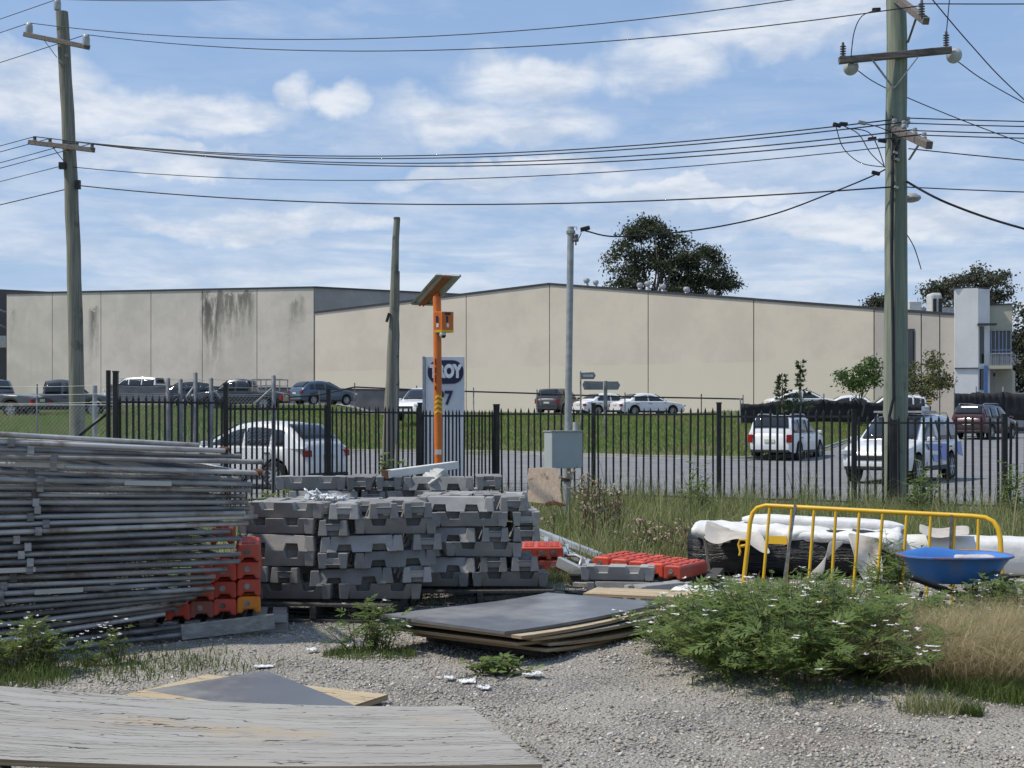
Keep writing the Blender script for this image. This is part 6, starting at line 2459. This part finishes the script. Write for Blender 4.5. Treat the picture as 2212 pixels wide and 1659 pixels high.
# ------------------------------------------------------------------ litter on the gravel
M['litter'] = pm('white_litter', (.72, .72, .71), (.60, .60, .59), rough=.6, scale=10, bump=.3, bscale=20)
for k, (px, py, wpx, hpx) in enumerate(((1150, 1462, 58, 14), (1010, 1478, 50, 10), (1045, 1492, 36, 9), (672, 1409, 30, 7), (568, 1446, 50, 7), (970, 1470, 26, 6), (1055, 1285, 16, 7))):
    dd = 1.5 * F / (py - HY)
    if k == 6:
        dd = 10.6
    p = PZ(px, dd, .012)
    rg = np.random.default_rng(40 + k)
    n = 7
    w_, l_ = wpx * .75 * dd / F, .09
    mb = MB()
    vs = [((i / (n - 1) - .5) * w_ + rg.uniform(-.012, .012), (j / 4 - .5) * l_ * (1 - .5 * abs(i / (n - 1) - .5)) + rg.uniform(-.01, .01), .003 + rg.uniform(0, .013)) for i in range(n) for j in range(5)]
    mb.add(vs, [(i * 5 + j, (i + 1) * 5 + j, (i + 1) * 5 + j + 1, i * 5 + j + 1) for i in range(n - 1) for j in range(4)])
    o = mb.build('plastic_litter', M['litter'])
    o.location = p
    o.rotation_euler = (0, 0, rnd.uniform(-.4, .4))
    o.modifiers.new('s', 'SOLIDIFY').thickness = .004
    tag(o, ['crumpled white plastic scrap on gravel, largest one', 'white plastic scrap on gravel left of the largest', 'curled white strip on gravel between plywood and scraps', 'small white scrap on gravel before dark pallet', 'white scrap at tip of the dark foreground sheet', 'tiny white scrap on gravel by low weed', 'small white scrap before low sheet stack'][k], 'litter')


# ------------------------------------------------------------------ gravel stones
def pebbles(n):
    d = npr.uniform(0, 1, n) ** .75 * (13.2 - 5.2) + 5.2
    u = npr.uniform(-.42, .42, n)
    x, y = u * d, d
    keep = npr.uniform(0, 1, n) < (.12 + .88 * (np.sin(x * 1.7 + y * .9) * np.sin(x * .8 - y * 1.3 + 2) * .5 + .5))
    x, y = x[keep], y[keep]
    n = len(x)
    s = npr.gamma(2.4, .0019, n) + .003
    z = zyard(x, y) + s * .12
    c = np.stack([x, y, z], 1)
    base = np.array([[1, 0, 0], [0, 1, 0], [-1, 0, 0], [0, -1, 0], [0, 0, .75], [0, 0, -.6]], float)
    V = base[None] * npr.uniform(.6, 1.25, (n, 6, 1)) * s[:, None, None]
    V[:, :, 0] *= npr.uniform(.8, 1.5, (n, 1))
    a = npr.uniform(0, 6.28, n)
    ca, sa = np.cos(a)[:, None], np.sin(a)[:, None]
    X = V[:, :, 0] * ca - V[:, :, 1] * sa
    Y = V[:, :, 0] * sa + V[:, :, 1] * ca
    tl = npr.normal(0, .35, (n, 1))
    Z = V[:, :, 2] + X * tl
    V = np.stack([X, Y, Z], 2) + c[:, None, :]
    T = np.array([[0, 1, 4], [1, 2, 4], [2, 3, 4], [3, 0, 4], [1, 0, 5], [2, 1, 5], [3, 2, 5], [0, 3, 5]])
    T = (np.arange(n)[:, None, None] * 6 + T[None]).reshape(-1, 3)
    return V.reshape(-1, 3), T


M['pebble'] = island_mat('gravel_stones', [(.20, .18, .15), (.37, .34, .285), (.29, .255, .205), (.52, .485, .425), (.23, .21, .18), (.43, .39, .325), (.14, .128, .11), (.66, .62, .56)], .9)
V, T = pebbles(150000)
o = np_mesh('gravel', V, T, M['pebble'], None, 'stuff')
tag(o, 'loose pale crushed stones covering the yard', 'gravel')

# ------------------------------------------------------------------ grasses
M['grass_green'] = island_mat('green_grass', [(.075, .13, .025), (.11, .16, .035), (.14, .17, .055), (.09, .13, .035)], .7, .4)
M['grass_bank'] = island_mat('mown_grass', [(.13, .21, .045), (.17, .25, .055), (.21, .25, .08)], .7, .45, big=(.35, (.24, .25, .10)))
M['grass_long'] = island_mat('long_mixed_grass', [(.10, .15, .04), (.19, .215, .08), (.36, .32, .17), (.13, .18, .05), (.27, .25, .12)], .7, .35)
M['grass_dry'] = island_mat('dry_straw_grass', [(.50, .41, .24), (.58, .49, .30), (.40, .33, .18), (.26, .24, .10)], .8, .3)


def scatter(n, fx, x0, x1, y0, y1):
    x = npr.uniform(x0, x1, n)
    y = npr.uniform(y0, y1, n)
    k = fx(x, y)
    return x[k], y[k]


def view(x, y, pad=1.0):
    return np.abs(x) < (.375 * y + pad)


# mown bank beyond the road
x, y = scatter(150000, lambda x, y: view(x, y) & (y > yk(x) + .2) & (y < 92), -30, 30, 52, 92)
pts = np.stack([x, y, zg(x, y)], 1)
o = blades('bank_grass', pts, npr.uniform(.10, .26, len(x)), npr.uniform(.02, .045, len(x)), .6, M['grass_bank'])
tag(o, 'mown green grass bank between the road and the car park', 'grass')
x, y = scatter(50000, lambda x, y: view(x, y) & (x < -8.2 - (y - 28) * .12), -26, -8, 27.5, 62)
pts = np.stack([x, y, zg(x, y)], 1)
o = blades('verge_grass', pts, npr.uniform(.10, .35, len(x)), npr.uniform(.012, .03, len(x)), .6, M['grass_bank'])
tag(o, 'bright green grass behind chain-link fence at left', 'grass')


# long grass between yard and fence
def in_long(x, y):
    edge = 12.6 + .5 * np.sin(x * 2.3) + np.where(x > 1.2, -.2, 0)
    k = (y > edge) & (y < yfront(x) - .2) & view(x, y, .6) & ~((x > 1.55) & (x < 6.5) & (y < 14.0))
    dens = npr.uniform(0, 1, len(x)) < np.clip(.35 + .65 * (x > .4) + .3 * np.sin(x * 3.1) * np.sin(y * 1.7), .05, 1)
    return k & dens


x, y = scatter(125000, in_long, -11, 11, 12.3, 30)
pts = np.stack([x, y, zg(x, y) - .03], 1)
hgt = npr.gamma(4, .075, len(x)) * (.75 + .5 * (np.sin(x * 1.9 + 1) * np.sin(y * 1.1) * .5 + .5)) * np.where(x > .6, 1.0, .75)
o = blades('long_grass', pts, hgt * np.where(np.sin(x * 5.1 + y) * np.sin(y * 2.3 - x) > .35, 1.45, .9), npr.uniform(.006, .013, len(x)), .95, M['grass_long'])
tag(o, 'rank mixed green and straw grass in front of the palisade fence', 'grass')
# thin weeds creeping over gravel
x, y = scatter(9000, lambda x, y: (np.sin(x * 3.3 + 1) * np.sin(y * 2.7) > .45) & (y > 10.8), -3, 6, 9.5, 13.2)
pts = np.stack([x, y, zg(x, y)], 1)
o = blades('sparse_grass', pts, npr.uniform(.04, .16, len(x)), npr.uniform(.004, .009, len(x)), .9, M['grass_long'])
tag(o, 'sparse grass sprouting through gravel around stacks', 'grass')
x1 = npr.normal(-2.35, .42, 5000)[:1300]
y1 = npr.normal(8.35, .22, 5000)[:1300]
pts = np.stack([x1, y1, zyard(x1, y1)], 1)
o = blades('gravel_edge_grass', pts, npr.uniform(.02, .09, 1300), npr.uniform(.004, .008, 1300), .9, M['grass_green'])
tag(o, 'thin green ground cover before the fence panel pile', 'grass')

# ------------------------------------------------------------------ weeds
M['weed_leaf'] = island_mat('weed_leaves', [(.14, .21, .06), (.19, .27, .08), (.12, .17, .05), (.26, .32, .11)], .5, .55)
M['weed_leaf_y'] = island_mat('yellowish_weed_leaves', [(.13, .18, .045), (.18, .23, .06), (.10, .15, .04)], .5, .42)
M['weed_stem'] = pm('weed_stem', (.09, .11, .04), (.13, .09, .05), rough=.8)
M['petal'] = island_mat('white_petals', [(.75, .73, .74), (.82, .80, .80), (.70, .66, .68)], .6, .2)
M['drystem'] = pm('dry_brown_stem', (.15, .10, .06), (.09, .06, .04), rough=.9)
M['seedhead'] = island_mat('dry_seed_heads', [(.30, .235, .15), (.42, .35, .25), (.20, .15, .09)], .9)


def weed(name, label, centre, rx_, ry_, height, stems, leaves_per, leaf_len, leaf_w, mat, flowers=0, pinnate=3, cat='weed', spread=.7, fl_size=.016, droop=.2, stem_r=.0035, kindname='leaves'):
    cx, cy, cz = centre
    t = thing(name, label, cat, centre)
    sm = MB()
    B, D, S, LL = [], [], [], []
    FP = []
    for i in range(stems):
        a = rnd.uniform(0, 2 * math.pi)
        r = math.sqrt(rnd.random())
        bx, by = rx_ * .55 * r * math.cos(a), ry_ * .55 * r * math.sin(a)
        b = Vector((bx, by, 0))
        hh = height * rnd.uniform(.55, 1.08) * (1 - .45 * r ** 3)
        tip = Vector((bx + rx_ * .45 * r * math.cos(a) * spread / .7 + rnd.gauss(0, .05), by + ry_ * .45 * r * math.sin(a) * spread / .7 + rnd.gauss(0, .05), hh))
        m = b.lerp(tip, .5) + Vector((rnd.gauss(0, .02), rnd.gauss(0, .02), hh * .12))
        pts = [b, m, tip + Vector((0, 0, -hh * .04))]
        sm.tube(pts, [stem_r, stem_r * .8, stem_r * .4], 4, caps=False)
        for k in range(leaves_per):
            f = rnd.uniform(.12, 1)
            p = b.lerp(m, f * 2) if f < .5 else m.lerp(pts[2], f * 2 - 1)
            az = rnd.uniform(0, 2 * math.pi)
            B.append(p)
            D.append((math.cos(az), math.sin(az), rnd.uniform(-.3, .7) - droop * rnd.random()))
            LL.append(leaf_len * rnd.uniform(.45, 1.35))
        if rnd.random() * stems < flowers:
            for _ in range(rnd.randint(1, 3)):
                FP.append(pts[2] + Vector((rnd.gauss(0, .03), rnd.gauss(0, .03), rnd.uniform(-.02, .05))))
    sm.build('stems', M['weed_stem'], t)['kind'] = 'stuff'
    B = np.array([tuple(p) for p in B])
    D = unit(np.array(D))
    LL = np.array(LL)
    S = unit(np.cross(D, np.array([[0, 0, 1.0]]) + npr.normal(0, .25, (len(D), 3))))
    Vs, Ts, n0 = [], [], 0

    def push(V, T):
        nonlocal n0
        Vs.append(V)
        Ts.append(T + n0)
        n0 += len(V)
    if pinnate:
        for j in range(pinnate):
            f = (j + 1) / (pinnate + 1)
            pos = B + D * (LL * f)[:, None]
            for s in (-1, 1):
                dd = unit(D * .75 + S * s * .8 + npr.normal(0, .12, D.shape))
                s2 = unit(np.cross(dd, np.cross(D, S)))
                ll = LL * (.52 - .22 * f)
                push(*leaf_arrays(pos, dd, s2, ll, ll * leaf_w))
        push(*leaf_arrays(B + D * (LL * .6)[:, None], D, S, LL * .45, LL * .45 * leaf_w))
    else:
        push(*leaf_arrays(B, D, S, LL, LL * leaf_w))
    np_mesh('leaves', np.concatenate(Vs), np.concatenate(Ts), mat, t, 'stuff')
    if FP:
        FPn = np.repeat(np.array([tuple(p) for p in FP]), 5, axis=0)
        az = np.tile(np.arange(5) * 2 * np.pi / 5, len(FP)) + np.repeat(npr.uniform(0, 6, len(FP)), 5)
        tilt = np.repeat(npr.normal(0, .5, (len(FP), 3)), 5, axis=0)
        dd = unit(np.stack([np.cos(az), np.sin(az), np.full(len(az), .25)], 1) + tilt * .4)
        s2 = unit(np.cross(dd, np.array([[0, 0, 1.0]])))
        ll = np.full(len(az), fl_size) * npr.uniform(.8, 1.3, len(az))
        V, T = leaf_arrays(FPn, dd, s2, ll, ll * .7)
        np_mesh('flowers', V, T, M['petal'], t, 'stuff')
    return t


weed('flowering_bush', 'large green weed bush dotted with white flowers before the yellow barrier', (PZ(1712, 8.3, 0).x, 8.2, 0), .90, 1.05, .57, 200, 10, .135, .30, M['weed_leaf'], flowers=26, fl_size=.024, pinnate=4, cat='bush')
weed('flowering_bush', 'left lobe of flowering weeds spreading over edge of the sheet stack', (PZ(1500, 9.0, 0).x, 9.0, 0), .50, .42, .34, 60, 9, .12, .30, M['weed_leaf'], flowers=14, fl_size=.021, cat='bush')
weed('flowering_bush', 'rear strip of flowering weeds at foot of the yellow barrier', (PZ(1760, 10.2, 0).x, 10.2, 0), 1.0, .40, .34, 100, 9, .12, .30, M['weed_leaf'], flowers=50, fl_size=.022, cat='bush')
weed('flowering_bush', 'shaded weeds in front of the blue wheelbarrow', (PZ(2040, 9.15, 0).x, 9.15, 0), .55, .45, .34, 120, 14, .08, .40, M['weed_leaf'], flowers=40, cat='bush')
weed('flowering_bush', 'weeds at right frame edge beside the blue wheelbarrow', (PZ(2195, 9.3, 0).x, 9.3, 0), .5, .6, .46, 120, 15, .085, .42, M['weed_leaf'], flowers=40, cat='bush')
weed('weed_clump', 'green flowering weed at left edge before the panel pile', (PZ(40, 8.1, 0).x, 8.15, 0), .28, .24, .36, 44, 11, .08, .36, M['weed_leaf_y'], flowers=16)
weed('weed_clump', 'yellowish stems growing up through the big flowering bush', (PZ(1680, 8.2, 0).x, 8.15, .05), .85, .8, .54, 60, 12, .10, .3, M['weed_leaf_y'], flowers=20, fl_size=.021)
weed('weed_clump', 'upright leafy weed before the dark pallet', (PZ(800, 8.95, 0).x, 8.9, 0), .24, .20, .36, 26, 10, .09, .34, M['weed_leaf'], flowers=10)
weed('weed_clump', 'tiny low green weed on gravel before the low sheet stack', (PZ(1068, 8.15, 0).x, 8.15, 0), .17, .10, .11, 30, 9, .06, .5, M['weed_leaf'], pinnate=0)
weed('weed_clump', 'slender weed growing before lower panel ends', (PZ(262, 8.45, 0).x, 8.45, 0), .10, .08, .30, 7, 8, .06, .4, M['weed_leaf_y'], flowers=7)
weed('weed_clump', 'thin weed before panel pile left of its slender neighbour', (PZ(205, 8.4, 0).x, 8.4, 0), .10, .08, .26, 7, 8, .06, .4, M['weed_leaf_y'], flowers=7)
weed('weed_clump', 'fleshy pale green weed climbing the fence left of the orange tower', (PZ(826, 23, 0).x, 24.5, -.2), .22, .2, 1.25, 14, 22, .16, .5, M['weed_leaf_y'], pinnate=0)
weed('weed_clump', 'weeds in front of the white hatchback wheel', (PZ(640, 22, 0).x, 22, -.15), .75, .3, .62, 40, 16, .14, .3, M['weed_leaf_y'], pinnate=0, flowers=10)
weed('weed_clump', 'tall weed in front of the green pole foot', (PZ(2003, 23.4, 0).x, 23.4, -.2), .35, .25, 1.0, 26, 22, .13, .3, M['weed_leaf'], pinnate=0)
weed('weed_clump', 'tall weed at right frame edge against fence', (PZ(2195, 22, 0).x, 22, -.2), .35, .25, 1.1, 26, 22, .13, .3, M['weed_leaf'], pinnate=0)
weed('weed_clump', 'narrow-leaved green weed rising above barrier beside wheelbarrow', (PZ(1925, 10.9, 0).x, 10.9, 0), .25, .15, .74, 20, 26, .13, .14, M['weed_leaf'], pinnate=0)
weed('weed_clump', 'tall blue-green weed against fence right of thistles', (PZ(1500, 24.5, 0).x, 24.2, -.2), .3, .2, .95, 14, 18, .17, .28, M['weed_leaf'], pinnate=0)


def thistle(label, px, d, h, n, lean=.1):
    base = PZ(px, d, -.12)
    t = thing('dead_thistle', label, 'thistle', base)
    sm = MB()
    hp = []
    for i in range(n):
        a = rnd.uniform(0, 6.28)
        b = Vector((rnd.gauss(0, .05), rnd.gauss(0, .05), 0))
        tip = b + Vector((math.cos(a) * lean * rnd.random() * 2, math.sin(a) * lean, h * rnd.uniform(.55, 1)))
        m = b.lerp(tip, .5) + Vector((rnd.gauss(0, .03), rnd.gauss(0, .03), 0))
        sm.tube([b, m, tip], [.010, .007, .004], 5)
        hp.append(tip)
        for k in range(4):
            f = rnd.uniform(.45, .95)
            s = b.lerp(tip, f)
            e = s + Vector((rnd.gauss(0, .10), rnd.gauss(0, .06), rnd.uniform(.03, .14)))
            sm.tube([s, e], [.005, .003], 4)
            hp.append(e)
    sm.build('stems', M['drystem'], t)['kind'] = 'stuff'
    pos = np.repeat(np.array([tuple(p) for p in hp]), 9, axis=0)
    dd = unit(npr.normal(0, 1, (len(pos), 3)) + np.array([[0, 0, .6]]))
    s2 = unit(np.cross(dd, npr.normal(0, 1, (len(pos), 3))))
    ll = npr.uniform(.025, .055, len(pos))
    V, T = leaf_arrays(pos, dd, s2, ll, ll * .6)
    np_mesh('seed_heads', V, T, M['seedhead'], t, 'stuff')


thistle('tall brown dead thistle just right of steel service pole', 1248, 17.5, .95, 6)
thistle('brown dead thistles beside the tallest one', 1285, 17.0, .85, 7)
thistle('dead thistle cluster between steel pole and fence post', 1325, 17.5, .8, 8)
thistle('single thin dead thistle stalk left of service pole', 1195, 16.5, .62, 1, .03)
thistle('low dead thistles in grass above flat orange feet', 1400, 15.5, .5, 9, .2)
thistle('low dead thistles in grass left of black bundle', 1465, 15.0, .45, 8, .2)

# straw-coloured grass clump
def clump(label, name, px, d, r, n, h, mat, w=.005, cat='grass clump', flat=.9):
    c = PZ(px, d, 0)
    a = npr.uniform(0, 6.28, n)
    q = np.sqrt(npr.uniform(0, 1, n)) * r
    pts = np.stack([c.x + q * np.cos(a), c.y + q * np.sin(a) * .8, np.zeros(n)], 1)
    o = blades(name, pts, npr.uniform(.4, 1.1, n) * h, np.full(n, w), flat, mat, None, None, tuple(c))
    tag(o, label, cat)
    o['kind'] = 'stuff'
    return o


clump('straw-coloured dry grass mound at right beyond the gravel', 'dry_grass_clump', 2112, 8.0, .60, 17000, .50, M['grass_dry'], .0026, flat=1.7)
clump('green grass fringe under the dry mound at right', 'grass_clump', 2160, 7.5, .36, 1500, .15, M['grass_green'], .005)
clump('dry grass mound running out of the right frame edge', 'dry_grass_clump', 2260, 8.3, .5, 8000, .50, M['grass_dry'], .0026, flat=1.7)
clump('green grass under right edge mound', 'grass_clump', 2240, 7.4, .40, 1300, .16, M['grass_green'], .005)
clump('sparse wiry grass tuft on gravel at lower right', 'grass_tuft', 2010, 7.0, .17, 420, .17, M['grass_long'], .004)
clump('small grass tuft right of the wiry one', 'grass_tuft', 2095, 6.95, .07, 260, .12, M['grass_green'], .004)
clump('grass fringe along base of the flowering bush', 'grass_clump', 1760, 7.75, .72, 420, .10, M['grass_green'], .005)
clump('grass at base of the weed at left edge', 'grass_clump', 20, 7.9, .36, 700, .14, M['grass_green'], .005)
clump('grass under aluminium frame', 'grass_clump', 1240, 13.0, .6, 2600, .16, M['grass_long'], .006)
clump('grass around foot of the upright leafy weed', 'grass_clump', 800, 8.75, .3, 900, .08, M['grass_green'], .005)
